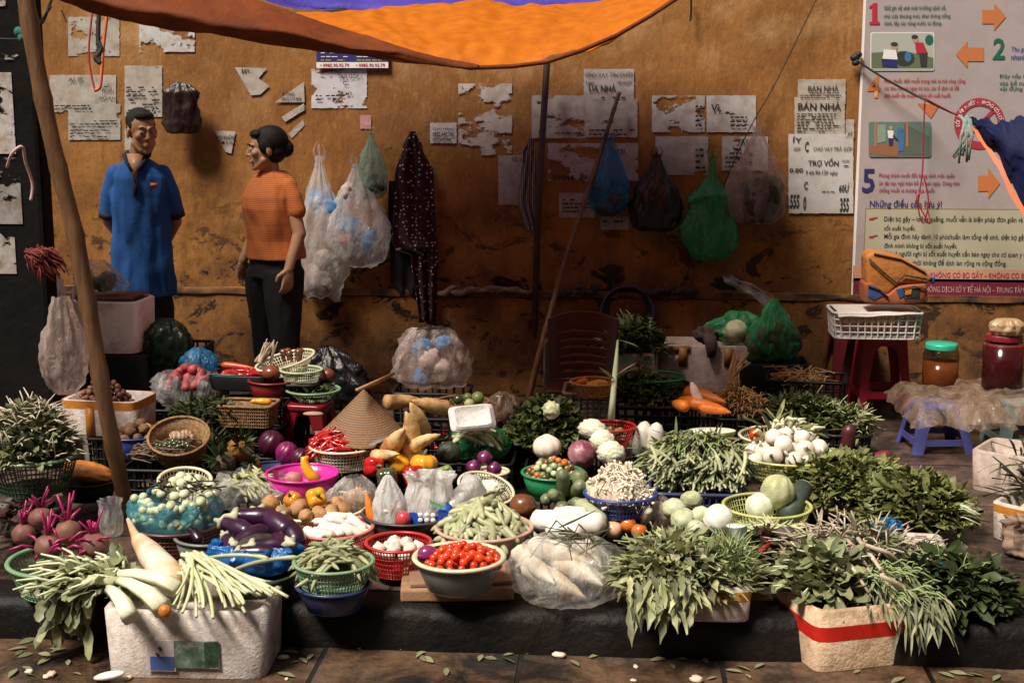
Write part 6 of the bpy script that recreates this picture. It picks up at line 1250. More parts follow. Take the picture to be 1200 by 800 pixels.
# sprouts on the blue basket
g, r = basket('round_basket', 'blue basket mounded with white bean sprouts', 727, 577, .19, 84, .07, P_BLU, 'lattice', .8, nr=60, rings=5)
SP = podmesh('bean_sprout', .055, .0026, .25, [(0, 1.8), (.12, 1.5), (.2, 1), (1, .4)], SPRT, 6)
many('bean_sprout', 'thin white bean sprout on the mound in the blue basket', 'sprout', 'bean sprouts in the blue basket', [SP], lie(g+V((0, 0, -.015)), r*.85, r*.85, .12, 290, None, 3.14, .6, .15, (.8, 1.5)))
mb = MB(); mb.lathe([(r*.85, 0), (r*.8, .03), (r*.5, .075), (.001, .10)], 24); tag(obj('sprout_mound', mb, M('sprout_mass', (.66, .56, .44), (.40, .30, .2), 60, .6, 1, 90), loc=g+V((0, 0, -.02))), 'dense inner mass of the white bean sprout mound', 'sprouts', None, 'stuff')
# heads behind
def blob(name, label, cat, px, py, z, r, mat, fn, rot=(0, 0, 0)):
    mb = MB(); mb.ball((0, 0, 0), r, 36, 24, fn=fn); return tag(obj(name, mb, mat, loc=W(px, py, z), rot=rot), label, cat)
crate('black crate under the white fennel and red cabbage', 670, 552, 0, 110, .13, .24, P_BLK, 0, nr=40, rings=4)
blob('fennel_bulb', 'round creamy white bulb left of the red cabbage', 'bulb', 641, 524, .22, (.056, .053, .047), M('bulb_cream', (.82, .74, .62), (.70, .60, .48), 6, .5, .2), lambda d, a, p: 1+.03*math.sin(9*a)+.12*math.exp(-(p/.3)**2))
blob('red_cabbage', 'round red cabbage between the creamy bulb and white stems', 'cabbage', 682, 532, .21, .054, CABR, lambda d, a, p: 1+.04*math.sin(6*a+5*d.z)+.05*noise.noise(d*5))
for px, py, z, s_, lb in ((694, 503, .27, (.06, .045, .04), 'upper curled white cauliflower head behind the red cabbage'), (706, 517, .25, (.05, .045, .045), 'middle curled white cauliflower head in the row of three'), (716, 531, .23, (.056, .048, .046), 'lowest curled white cauliflower head beside the sprouts')): blob('cauliflower', lb, 'cauliflower', px, py, z, s_, CAUL, lambda d, a, p: 1+.16*noise.noise(d*5)+.10*noise.noise(d*11), (0, 0, -.6))
g, r = basket('round_basket', 'green rimmed basket of tiny round aubergines and tomatoes', 648, 553, .20, 72, .085, P_GRN, 'solid', .8, rim=.006)
MT = [ballmesh('cherry_aubergine', .0125, m_) for m_ in (SEG, LIME, BRWN, TOMO)]
many('cherry_aubergine', 'tiny round green or brown aubergine in the green rimmed basket', 'aubergine', 'tiny aubergines in the green rimmed basket', MT, rounds(g+V((.0, 0, -.012)), r*.85, r*.8, .065, .0125, 70))
leafheap('curly_lettuce', 'bushy green curly lettuce behind the creamy bulb', W(640, 530, .16)+V((0, .1, 0)), .16, .13, .20, 900, .045, .030, L_MD, up=.5, shp=(.3, 1, .8, 1, .3), wav=.35, cat='lettuce')
leafheap('red_lettuce', 'dark brownish red lettuce left of the curly green one', W(610, 548, .06)+V((0, .08, 0)), .14, .11, .20, 520, .05, .034, L_RD, up=.4, shp=(.3, 1, .8, 1, .3), wav=.35, cat='lettuce')
crate('black crate under the curly lettuce', 640, 530, 0, 110, .15, .2, P_BLK, 0, nr=40, rings=4)
blob('cabbage', 'small pale cabbage head on top of the curly lettuce', 'cabbage', 646, 480, .34, .035, CABG, lump(.25, 3, 2))
# okra basin
g, r = basket('round_basin', 'brown pink basin heaped with pale green pods', 567, 617, .13, 112, .09, P_PIN, 'solid', .8, cat='basin', rim=.008)
OK = [podmesh('green_pod', .105, .0115, b_, BEAN, BEAN2, 10) for b_ in (.05, .12, .02)]
many('green_pod', 'pale green pod in the heap on the brown pink basin', 'pod', 'green pods in the brown pink basin', OK, lie(g+V((.0, 0, -.01)), r*.95, r*.9, .10, 120, None, 3.14, .2, .5))
# tomatoes bowl and board
bc_ = W(536, 668, .05); t = T('cardboard_slab', 'flattened brown cardboard slab on the kerb under the tomato bowl', 'cardboard', (bc_.x, bc_.y-.01, 0), .12)
mb = MB(); mb.box((0, 0, .022), (.36, .30, .044), rnd=.5); obj('lower_board', mb, CARD, t, bevel=.008, smooth=False); mb = MB(); mb.box((.008, .006, .052), (.33, .27, .012), Matrix.Rotation(.06, 3, 'Z')); obj('upper_board', mb, M('cardboard_dark', (.30, .17, .10), (.22, .12, .07), 8, .85), t, bevel=.002, smooth=False)
g, r = basket('bowl', 'cream rimmed grey bowl full of cherry tomatoes on the cardboard slab', 538, 652, .16, 104, .10, P_GRY, 'solid', .72, cat='bowl', rim=.004)
mb = MB(); mb.lathe([(r*.94, .0005), (r*.99, .006), (r*1.05, .005), (r*1.07, 0), (r*1.05, -.006), (r*.96, -.008)], 64); rimo = obj('cream_rim', mb, P_CREAM, bpy.data.objects[[o.name for o in bpy.data.objects if o.get('label', '').startswith('cream rimmed grey bowl')][0]], (0, 0, .10))
TMM = [ballmesh('cherry_tomato', (.0135, .0135, .0145), TOM)]
many('cherry_tomato', 'small shiny red cherry tomato in the cream rimmed bowl', 'tomato', 'cherry tomatoes in the cream rimmed bowl', TMM, rounds(g+V((.015, 0, -.012)), r*.84, r*.84, .045, .0135, 120, 12000))
ONM = ballmesh('onion', (.030, .030, .026), ONIO, lambda d, a, p: 1+.25*math.exp(-(p/.25)**2)); ONL = ballmesh('onion', (.032, .026, .026), M('onion_magenta', (.34, .04, .20), (.22, .02, .12), 7, .2, coat=.5), None)
many('onion', 'shiny purple onion on the left of the cherry tomatoes', 'onion', None, [ONL], [(g+V((-.10, 0, .008)), (0, 0, .3), 1)])
# red garlic basket
g, r = basket('round_basket', 'bright red lattice basket of white garlic heads near the tomatoes', 467, 635, .13, 76, .10, P_RED, 'lattice', .76, nr=60, rings=7)
GM = ballmesh('garlic', (.024, .024, .020), GARL, lambda d, a, p: 1+.06*math.cos(7*a)*math.sin(p)+.4*math.exp(-(p/.25)**2))
many('garlic', 'white garlic head in the bright red lattice basket', 'garlic', 'garlic heads in the red basket', [GM], rounds(g+V((0, 0, -.035)), r*.7, r*.7, .035, .024, 14))
# green bean basket on basin
basket('round_basin', 'navy blue basin under the green bean basket at the kerb', 391, 684, .078, 86, .078, P_NAV, 'solid', .74, cat='basin')
g, r = basket('round_basket', 'sage green lattice basket of green beans stacked on the navy basin', 391, 657, .15, 92, .075, P_LGR, 'lattice', .82, nr=66, rings=6)
BN = [podmesh('green_bean', .15, .0075, b_, BEAN, BEANM, 8) for b_ in (.04, .1)]
many('green_bean', 'slim green bean in the sage green basket', 'bean', 'green beans in the sage basket', BN, lie(g+V((0, 0, -.01)), r*.75, r*.75, .075, 85, 0, .9, .2, .5))
# salmon basin with radish sticks
g, r = basket('round_basin', 'salmon pink basin of white radish pieces above the green beans', 390, 617, .13, 94, .08, P_SAL, 'lattice', .8, cat='basin', nr=90, rings=8)
many('radish_piece', 'white radish piece in the salmon pink basin', 'radish', 'radish pieces in the salmon basin', [podmesh('radish_piece', .10, .016, .04, CUKE, WRAD, 10)], lie(g+V((.01, 0, -.012)), r*.7, r*.7, .05, 20, .2, 1.0, .2))
# dark pan with bags
g, r = basket('metal_pan', 'dark metal pan holding white plastic bags and carrots', 478, 600, .14, 106, .085, M('pan_metal', (.10, .08, .07), (.05, .04, .04), 12, .4, .2, metal=.5), 'solid', .82, cat='pan')
PANC = g
F_W2 = film('bright_white_film', (.88, .87, .85), .22, .15, wr=.15)
filmbag('plastic_bag', 'narrow white plastic bag with pointed top standing in the dark pan', g+V((-.06, -.05, -.05)), (.11, .07, .20), F_W2, 51, True, handles=False, contents=((0, .3, .03, WRAD, 4),), prof=[(0, 0), (.8, .01), (1, .15), (1, .5), (.7, .75), (.3, .95), (.1, 1)])
t = filmbag('plastic_bag', 'white carrier bag with blue flower print standing in the dark pan', g+V((.08, -.02, -.05)), (.17, .11, .20), F_W2, 53, False, contents=((0, .35, .045, PKC, 4),), amp=.2)
mb = MB(); mb.grid(lambda u, v: V((-.075+.15*u, -.058-.012*math.sin(u*3.1), .01+.055*v+.012*math.sin(u*9))), 16, 6); obj('blue_print', mb, M('bag_print_blue', (.02, .07, .45), rough=.4), t)
for k in range(6): mb = MB(); mb.ball((-.022+.022*(k % 3), -.074, .052+.018*(k//3)), (.009, .004, .009), 12, 8); obj('print_flower', mb, WHT, t)
mb = MB(); mb.grid(lambda u, v: V((.01+.055*u, -.068, .11+.012*v-.02*u)), 4, 2); obj('green_print', mb, M('bag_print_green', (.10, .40, .12), rough=.4), t)
many('carrot', 'orange carrot standing at the left side of the dark pan', 'carrot', None, [podmesh('carrot', .13, .020, 0, ROOT, CARR, 12)], [(g+V((-.13, -.02, .01)), (0, -1.3, 2.6), 1)])
many('radish', 'red radish between the two white bags in the pan', 'radish', None, [ballmesh('radish', (.026, .026, .03), M('radish_red', (.55, .05, .06), rough=.3))], [(g+V((.0, -.10, .005)), (0, 0, 0), 1)])
mb = MB(); A, Bq = W(520, 600, .16), W(556, 568, .22); mb.tube([A, A.lerp(Bq, .3), A.lerp(Bq, .75), Bq], [.024, .034, .036, .05], 20, fn=lambda k, a: 1+.12*math.sin(5*a+k)); t = T('rolled_bag', 'rolled white plastic bag with a blue end pointing left', 'plastic bag'); obj('film', mb, F_W2, t)
mb = MB(); d = (Bq-A); mb.tube([A-d*.10, A, A+d*.12], [.016, .0265, .031], 20); obj('blue_end', mb, M('bag_print_blue', (.02, .07, .40), rough=.4), t)
filmbag('plastic_bag', 'clear bag of ginger pieces lying right of the potato basket', W(415, 604, .08), (.20, .15, .15), F_CLR, 55, False, contents=((0, .35, .035, M('ginger', (.55, .36, .22), (.4, .24, .14), 12, .7, .3), 9),), prof=[(0, 0), (.8, .02), (1, .3), (.9, .65), (.5, .9), (.3, 1)], rot=.4)
# peppers
crate('black crate hidden under the bell peppers', 480, 575, 0, 130, .12, .26, P_BLK, 0, nr=44, rings=4)
def pepper(label, px, py, z, r, mat, rot, ln=1.15, name='bell_pepper', cat='pepper', lob=4, la=.09, stemc=True):
    t = T(name, label, cat, W(px, py, z), rot=rot); mb = MB(); mb.ball((0, 0, 0), (r, r, r*ln), 32, 22, fn=lobes(lob, la, .3)); obj('fruit', mb, mat, t)
    if stemc: mb = MB(); mb.tube([(0, 0, r*ln*.62), (0, 0, r*ln*.95), (r*.15, 0, r*ln*1.3)], [.007, .006, .0045], 8); obj('stem', mb, M('pepper_stem', (.12, .14, .05), rough=.6), t)
pepper('shiny red bell pepper left of the dark green one', 438, 547, .20, .041, RPEP, (1.0, .9, .2)); pepper('very dark green bell pepper in the middle of the peppers', 454, 560, .18, .043, GPEP, (1.3, -.9, .2)); pepper('red bell pepper below the big yellow one', 486, 558, .18, .045, RPEP, (.6, .6, .1), .95)
pepper('large yellow squash with a green stem above the peppers', 497, 543, .21, .052, YPEP, (-.15, .05, 0), .8, 'squash', 'squash', 8, .05); pepper('orange yellow squash left of the stemmed one', 468, 543, .20, .044, YPEP, (.4, .5, 0), .85, 'squash', 'squash', 6, .03, False); pepper('dull green pepper at the right end of the peppers', 522, 557, .18, .038, LIME, (.7, .3, 0), 1.1); pepper('white rounded squash behind the yellow one', 483, 533, .22, .044, WRAD, (0, 0, 0), .8, 'squash', 'squash', 6, .02, False)
many('avocado', 'black green avocado behind the peppers', 'avocado', None, [ballmesh('avocado', (.048, .044, .044), M('avocado_skin', (.02, .025, .015), (.035, .04, .02), 20, .5, .6, 50))], [(W(526, 530, .22), (0, 0, 0), 1)])
# bamboo shoots
crate('black crate hidden under the bamboo shoots', 480, 515, 0, 90, .24, .24, P_BLK, 0, nr=34, rings=6)
SH = [podmesh('bamboo_shoot', .17, .034, b_, SHOOT, SHOOTM, 14, 3, .05, .1, s_) for s_, b_ in enumerate((.05, -.06, .1))]
for px, py, z, rot, s_, lb in ((473, 470, .36, (0, .0, .3), .95, 'top left bamboo shoot of the pile'), (504, 474, .36, (0, -.3, -2.6), 1.0, 'top right bamboo shoot pointing up to the right'), (489, 491, .34, (0, -1.0, -1.9), 1.05, 'bamboo shoot in the middle leaning on the pile'), (480, 508, .31, (0, -1.25, -1.5), 1.15, 'broad bamboo shoot standing at the front of the pile'), (464, 516, .29, (0, -.7, -.9), 1.1, 'bamboo shoot leaning left near the hat'), (498, 516, .29, (0, -.3, .5), .75, 'short bamboo shoot right of the standing one'), (452, 533, .24, (0, -.2, -.5), .75, 'small bamboo shoot above the red pepper')):
    many('bamboo_shoot', lb, 'bamboo shoot', 'bamboo shoots in the pile', SH, [(W(px, py, z), rot, s_)])
# hat
c = W(426, 508, .27); t = T('conical_hat', 'brown conical palm leaf hat lying on the goods', 'hat', c, .3, rot=(.10, .04, 0)); r = 49*S(c)
mb = MB(); n = 34; mb.lathe([(.001, .185)]+[(r*k/n, .185*(1-k/n)+.0016*(k % 2)) for k in range(1, n+1)]+[(r-.002, -.003)]+[(r*k/n-.002, .185*(1-k/n)-.004) for k in range(n-1, 1, -1)], 56); obj('cone', mb, HATM, t)
mb = MB(); ringtube(mb, circ(r, r), 1, 0, .004, 64, 6); obj('rim', mb, WEAVE, t)
crate('dark crate under the conical hat', 424, 512, 0, 90, .24, .24, P_BLK, 0, nr=34, rings=6)
mb = MB(); mb.tube([W(418, 457, .47), W(440, 448, .47), W(462, 437, .47)], [.006, .010, .005], 8, fn=lambda k, a: 1+.3*math.sin(3*a+k)); tag(obj('dry_root', mb, STRW), 'gnarled dry root lying behind the tip of the conical hat', 'root')
# big clear bag by wall
crate('black crate under the big clear bag by the wall', 503, 462, 0, 90, .19, .24, P_BLK, 0, nr=34, rings=5)
cbg = W(503, 455, .19)+V((0, .08, 0)); filmbag('plastic_bag', 'big clear plastic bag of mixed bags slumped near the wall', cbg, (.38, .28, .28), F_PNK, 61, False, contents=((.02, .65, .05, BLC, 3), (.08, .5, .045, RDC, 3), (-.15, .4, .06, PKC, 4), (-.2, .15, .05, BLC, 1)), amp=.3, prof=[(0, 0), (.8, .01), (1, .15), (1, .45), (.85, .75), (.6, .92), (.45, 1)])
# limes basket, tray, beans
c, w_ = crate('black lattice crate with red peppers behind its bars', 530, 492, 0, 70, .30, .22, P_BLK, 0, nr=26, rings=8)
many('pepper', 'red pepper glimpsed through the bars of the black crate', 'pepper', 'red peppers inside the black crate', [ballmesh('pepper', (.03, .022, .02), RPEP)], [(V((c.x+U(-.08, .08), c.y-.05+U(-.02, .02), .10+.035*k)), (0, 0, U(0, 3)), 1) for k in range(6)])
g, r = basket('woven_basket', 'brown cane basket of green limes behind the foam tray', 542, 470, .35, 62, .05, WEAVE, 'woven', .7, nr=40, rings=3)
for px, py, s_, m_, lb in ((537, 468, 1, GPEP, 'dark lime on the left of the cane basket'), (548, 466, 1, LIME, 'green lime in the middle of the cane basket'), (560, 466, 1.25, LIME, 'large green lime on the right of the cane basket'), (550, 473, 1, M('pale_lime', (.40, .40, .16), rough=.4), 'pale lime at the front of the cane basket')): many('lime', lb, 'lime', 'limes in the cane basket', [ballmesh('lime', .021, m_)], [(W(px, py, .37), (0, 0, 0), s_)])
ft = W(553, 490, .33); t = T('foam_tray', 'white foam tray leaning upside down over the beans', 'tray', ft, rot=(.9, -.05, .28)); mb = MB(); rbox(mb, .17, .10, .02, .012); 
mb = MB(); rr1 = rrl(.18, .11, .18, .11); N = 40; L = [[rr1(i/N, 0)*s_+V((0, 0, z)) for i in range(N)] for s_, z in ((1, 0), (1, .006), (.86, .008), (.80, .024), (.74, .024), (.70, .020), (.1, .020))]; mb.add([v for l in L for v in l], [(k*N+i, k*N+(i+1) % N, (k+1)*N+(i+1) % N, (k+1)*N+i) for k in range(6) for i in range(N)]+[tuple(range(N-1, -1, -1)), tuple(range(6*N, 7*N))]); obj('tray_shell', mb, M('tray_foam', (.78, .74, .72), (.62, .56, .54), 50, .6, .5, 80), t)
crate('dark crate under the beans on the green bag', 555, 545, 0, 90, .15, .26, P_BLK, 0, nr=34, rings=4)
c = W(556, 538, .15)+V((0, .06, 0)); filmbag('plastic_bag', 'green plastic bag lying open under pale green beans', c, (.27, .18, .11), F_GRN, 63, False, amp=.35, prof=[(0, 0), (.8, .02), (1, .3), (.95, .6), (.85, .8), (.8, 1)])
many('flat_bean', 'pale flat bean on the green plastic bag', 'bean', 'flat beans on the green bag', [podmesh('flat_bean', .10, .009, .08, BEAN, BEAN3, 8)], lie(c+V((-.005, -.01, .075)), .10, .08, .05, 60, 0, .9, .2, .5))
# purple onions in a white bowl
g, r = basket('bowl', 'small cream bowl with purple onions behind the tilted basket', 576, 552, .17, 40, .05, P_CREAM, 'solid', .8, cat='bowl')
for px, py, z, lb in ((568, 536, .23, 'purple onion on top of the onion group'), (555, 547, .19, 'purple onion left of the onion group'), (579, 549, .19, 'purple onion right of the onion group')): many('onion', lb, 'onion', 'purple onions in the cream bowl', [ONM], [(W(px, py, z), (.2, .2, 0), 1)])
g, r = basket('round_basket', 'cream lattice basket tipped forward with white tofu skins inside', 564, 568, .17, 66, .075, P_CREAM, 'lattice', .72, nr=60, rings=6, tilt=(.25, .28), rim=.006)
blob('garlic_pile', 'lumpy white peeled garlic mass in the tipped cream basket', 'garlic', 574, 572, .17, (.055, .045, .028), CAUL, lambda d, a, p: 1+.25*noise.noise(d*5)+.12*noise.noise(d*12))
# ================================================================ GOODS: left side
# white foam box on the road
FW_, wW, tW = foambox('grimy white foam box with picture stickers on the road at left', 213, 716, -KH, 196, .215, .30, FOAM, .03, lip=0, th=.024, fl=.17)
lx = FW_
def sticker(x0, y0, x1, y1, mat, name, dy=.0):
    Yp = FW_.y-.15-.004-dy; a = WY(x0, y1, Yp); b_ = WY(x1, y0, Yp); mb = MB(); mb.box(((a.x+b_.x)/2-tW.location.x, -.1525-dy, (a.z+b_.z)/2-tW.location.z), (b_.x-a.x, .003, b_.z-a.z)); return obj(name, mb, mat, tW, smooth=False)
sticker(172, 750, 203, 785, M('sticker_pale', (.55, .48, .47), (.45, .36, .36), 20, .6), 'pale_sticker'); sticker(175, 769, 202, 784, M('sticker_blue', (.06, .13, .35), (.05, .09, .25), 20, .6), 'blue_sticker', .001)
sticker(203, 752, 254, 782, M('sticker_picture', (.14, .19, .15), (.03, .06, .03), 18, .5, dirt=(.35, .36, .34), dsc=12, dth=(.5, .65)), 'picture_sticker'); sticker(238, 753, 253, 781, M('sticker_green', (.03, .10, .04), (.01, .02, .01), 40, .5), 'green_sticker', .001)
mb = MB(); mb.ball((0, 0, 0), (.006, .002, .006), 12, 8); 
for x, y in ((186, 759), (183, 766)):
    Yp = FW_.y-.158; p = WY(x, y, Yp)-tW.location; mb = MB(); mb.tube([p+V((-.006, 0, .004)), p, p+V((.004, 0, -.006))], [.002, .004, .003], 6); obj('sticker_mark', mb, INK, tW)
ZT = .085
# spring greens on it
def stalkobj(label, a, b_, r0, r1, mat, name='stalk', cat='stalk', group=None, mid=.02):
    a, b_ = V(a), V(b_); mb = MB(); mb.tube([a, a.lerp(b_, .3)+V((0, 0, mid*.7)), a.lerp(b_, .7)+V((0, 0, mid*.8)), b_], [r0, r0+(r1-r0)*.3, r0+(r1-r0)*.75, r1], 24, fn=lambda k, q_: 1+.10*math.sin(4*q_+k)+.06*math.sin(9*q_)); return tag(obj(name, mb, mat), label, cat, group)
PALM = M('mustard_root', (.80, .78, .60), (.66, .68, .44), 8, .4, .15, dirt=(.6, .42, .2), dsc=6, dth=(.6, .75))
stalkobj('fat white stem base lying in front on the foam box', W(128, 690, .11), W(152, 722, .10), .014, .027, PALM, 'mustard_root', 'stem', 'stems on the left foam box')
stalkobj('fat white stem base with brown cut end on the foam box', W(140, 680, .13), W(190, 712, .10), .012, .031, PALM, 'mustard_root', 'stem', 'stems on the left foam box')
stalkobj('long pale stem base lying towards the big radish', W(140, 672, .14), W(208, 690, .12), .012, .026, PALM, 'mustard_root', 'stem', 'stems on the left foam box')
mb = MB(); p = W(190, 713, .10); mb.ball(p+V((.012, -.012, -.002)), (.020, .018, .020), 12, 8); tag(obj('root_stub', mb, JACK), 'orange brown cut root end on the white stem', 'root')
g0 = W(105, 690, .08)
t = leafheap('mustard_greens', 'leafy mustard greens hanging off the left foam box', g0+V((0, .04, 0)), .15, .10, .07, 170, .075, .035, BRD, shp=(.2, .8, 1, .7, .9, .3), up=.0, bend=.9, stem=ST_W, stemn=70, stl=1.6, str_=.005, wav=.2, dirn=(-.5, -.1, -.1), core=False, droop=(40, -.14, .0, -.02, .03, -.12))
for k in range(9): 
    a = W(138+U(-6, 10), 676+U(-6, 12), .12); b_ = W(70+U(-8, 20), 668+U(-4, 30), .10); mb = MB(); mb.tube([a, a.lerp(b_, .5)+V((0, 0, .02)), b_], [.010, .007, .004], 8); obj('long_stem', mb, ST_W, t).matrix_parent_inverse = Matrix.Translation(-t.location)
# scallion stems at right
SC_ = podmesh('scallion', .32, .0068, .04, [(0, 1), (.5, .9), (1, .75)], M('scallion_skin', (.46, .50, .24), (.70, .68, .48), 6, .5, rnd=.25, dirt=(.3, .26, .12), dsc=12, dth=(.55, .75)), 8)
o_ = W(262, 706, .11)
many('scallion', 'pale green garlic stalk fanned out over the left foam box', 'scallion', 'garlic stalks on the left foam box', [SC_], [(lambda th, s_, r0: (W(224, 672, .13)+V((r0+.15*s_*math.cos(th), U(-.03, .03)+.12*s_*math.sin(th), U(-.01, .03))), (0, U(.06, .30), th), s_))(U(-1.5, -.15), U(.75, 1.05), U(-.03, .05)) for _ in range(38)])
many('scallion', 'single long stalk curling over the blue eggplant bag', 'scallion', 'garlic stalks on the left foam box', [podmesh('scallion', .24, .0075, .18, [(0, .8), (.5, 1), (.8, .8), (.9, 1.3), (1, .3)], BEAN3, 8)], [(W(305, 660, .15), (0, -.1, .5), 1), (W(275, 652, .16), (0, 0, .15), .9)])
# giant radish
p0, p1 = W(163, 633, .12), W(203, 681, .10); 
t = T('giant_radish', 'huge white radish with orange skin patches lying by the pole', 'radish'); mb = MB(); d = p1-p0
mb.tube([p0-d*.35+V((0, 0, .03)), p0-d*.1, p0, p0+d*.35, p0+d*.8, p1, p1+d*.07], [.006, .016, .026, .042, .05, .047, .03], 22, fn=lambda k, a: 1+.05*noise.noise(V((k, math.cos(a), math.sin(a))))); obj('root', mb, M('radish_orange', (.80, .70, .60), (.66, .34, .12), 6, .45, .15, dirt=(.55, .22, .06), dsc=5, dth=(.52, .6)), t)
# beets
g, r = basket('round_basket', 'sage basket of purple beets at the left edge', 75, 655, .11, 126, .10, P_LGR, 'lattice', .78, nr=60, rings=6, rim=.009)
for px, py, z, s_, lb in ((48, 607, .17, .9, 'topmost brown beet on the left of the basket'), (28, 626, .15, .85, 'leftmost beet of the basket'), (80, 623, .16, .95, 'brown beet in the middle of the basket'), (57, 640, .16, .95, 'dark beet low at the front of the basket'), (111, 640, .15, 1.05, 'largest brown beet at the right of the basket')):
    p = W(px, py, z); t = T('beet', lb, 'beet', p, U(0, 3), 'beets in the left basket'); mb = MB(); mb.ball((0, 0, 0), (.046*s_, .046*s_, .043*s_), 28, 18, fn=lump(.08, 2, px)); obj('root', mb, BEET, t)
    mb = MB()
    for k in range(6): a = U(0, 6.28); e = V((U(-.05, .05), U(-.03, .03), U(.07, .13))); mb.tube([(0, 0, .03*s_), e*.5+V((0, 0, .02)), e], [.006, .0045, .003], 6)
    obj('stalks', mb, ST_M, t)
mb = MB()
for k in range(26): p = V((U(-.13, .13), U(-.08, .06), U(.0, .07))); e = V((U(-.07, .07), U(-.05, .03), U(-.01, .05))); mb.tube([p, p+e*.5+V((0, 0, .01)), p+e], [.006, .005, .003], 6)
tag(obj('beet_stalks', mb, ST_M, loc=g+V((0, 0, -.01))), 'loose magenta beet stalks lying among the beets', 'stalks')
leafheap('beet_greens', 'dark wilted beet leaves at the left edge behind the beets', W(28, 632, .04)+V((0, .06, 0)), .14, .08, .12, 110, .07, .03, L_RD, up=.3, cat='greens')
# scale + spinach basket
sp_ = W(30, 575, .17); t = T('weighing_scale', 'grey scale stand under the basket of sprouts at the left edge', 'scale', (sp_.x, sp_.y+.06, 0)); mb = MB(); mb.box((0, .0, .10), (.24, .20, .018)); obj('platform', mb, P_GRY, t, bevel=.005)
for x in (-.09, .09): mb = MB(); mb.tube([(x*1.2, -.05, 0), (x*1.1, -.05, .06), (x, -.05, .10)], [.016, .016, .014], 8); obj('leg', mb, P_GRY, t); mb = MB(); mb.tube([(x*1.2, .06, 0), (x, .06, .10)], [.016, .014], 8); obj('leg', mb, P_GRY, t)
mb = MB(); mb.lathe([(.001, 0), (.05, 0), (.09, .05), (.05, .055), (.001, .055)], 32, c=(0, 0, .11)); obj('pan', mb, P_GRY, t)
g, r = basket('round_basket', 'dark green lattice basket of white stemmed sprouts at the left edge', 38, 532, .29, 104, .13, P_DGR, 'lattice', .74, nr=52, rings=8, rim=.009)
for o in list(bpy.data.objects):
    if o.name.startswith('rim') and o.parent and o.parent.get('label', '').startswith('dark green lattice basket of white'): o.data.materials[0] = P_LGR
leafheap('pea_shoots', 'mound of pea shoots with pale curly stems in the dark green basket', g+V((0, 0, -.02)), r*.95, r*.95, .21, 620, .042, .026, L_SP, up=.4, stem=M('shoot_pale', (.62, .56, .44), (.45, .36, .28), 30, .5), stemn=220, stl=1.6, str_=.0028, cat='greens')
# orange lumpy pile
g, r = basket('bowl', 'dark bowl holding an orange lump of pumpkin by the pole', 103, 562, .12, 68, .07, P_BLK, 'solid', .8, cat='bowl')
blob('pumpkin_chunk', 'wrinkled orange pumpkin chunk in the dark bowl', 'pumpkin', 104, 553, .145, (.10, .075, .035), JACK, lambda d, a, p: 1+.14*noise.noise(d*3)+.08*noise.noise(d*9), (0, .22, 0))
b = W(108, 532, .0); t = T('bucket', 'grey white bucket with dark lettering under the taped box', 'bucket', W(109, 548, 0)+V((0, .12, 0))); mb = MB(); mb.lathe([(.075, 0), (.078, .004), (.09, .17), (.095, .18), (.09, .185), (.086, .17), (.001, .165)], 40); obj('bucket_wall', mb, PL('bucket_grey', (.42, .38, .36)), t)
for k in range(3): mb = MB(); mb.box((.02+.018*k, -.089+.004*k, .10), (.010, .006, .022), Matrix.Rotation(.2*(k-1), 3, 'Y')); obj('letter_mark', mb, INK, t)
filmbag('plastic_cup', 'crumpled clear plastic cup between beets and radish', W(131, 628, 0), (.085, .075, .14), F_CLR, 71, False, cat='cup', amp=.1)
# taped foam box with longans
c, w_, t = foambox('white foam box with bright orange tape rim holding dark fruit', 112, 470, .18, 96, .15, .24, FOAM, -.12, TAPE, tapez=(.76, .99))
mb = MB(); mb.box((-.03, -.1225, .06), (.035, .004, .12)); obj('tape_strip', mb, TAPE, t)
LG = ballmesh('longan', .013, M('longan_skin', (.09, .03, .02), (.15, .05, .03), 20, .6, rnd=.3))
many('longan', 'small dark brown fruit heaped in the orange taped box', 'longan', 'dark fruit in the orange taped box', [LG], rounds(V((c.x-.02, c.y, .29)), .12, .09, .11, .013, 110, 6000))
crate('dark crate beside the bucket under the taped box', 130, 515, 0, 60, .17, .2, P_BLK, 0, nr=24, rings=5)
# upper white foam box on a dark crate
c = WD(108, 400, 6.45); zt = (WD(118, 352, 6.45)).z; zb = WD(118, 414, 6.45).z
t = T('foam_box', 'clean white foam box standing high behind the bamboo pole', 'box', (c.x, c.y+.13, zb), -.03); mb = MB(); rbox(mb, .44, .28, zt-zb, .024); obj('box_shell', mb, M('foam_light_painted', (.86, .78, .73), (.78, .68, .62), 30, .8, .3, 130, dirt=(.35, .22, .16), dsc=7, dth=(.5, .8)), t)  # foam colour lightened to stand in for light on this box
mb = MB(); mb.grid(lambda u, v: V((-.19+.38*u, -.12+.24*v, (zt-zb)+.012+.008*noise.noise(V((u*4, v*4, 0))))), 10, 8); obj('lid_sheet', mb, M('rust_sheet', (.20, .06, .03), (.1, .03, .02), 8, .7), t, solid=.004)
TOPZ = zt+.02
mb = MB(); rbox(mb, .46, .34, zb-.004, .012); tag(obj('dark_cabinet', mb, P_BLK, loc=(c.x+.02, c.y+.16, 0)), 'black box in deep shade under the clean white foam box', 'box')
filmbag('plastic_bag', 'clear plastic bag of greens on the white foam box behind the pole', (c.x+.0, c.y+.1, TOPZ), (.26, .16, .16), F_CLR, 73, False, contents=((0, .35, .045, GRC, 4),), amp=.4, prof=[(0, 0), (.8, .02), (1, .3), (.8, .6), (.5, .85), (.2, 1)])
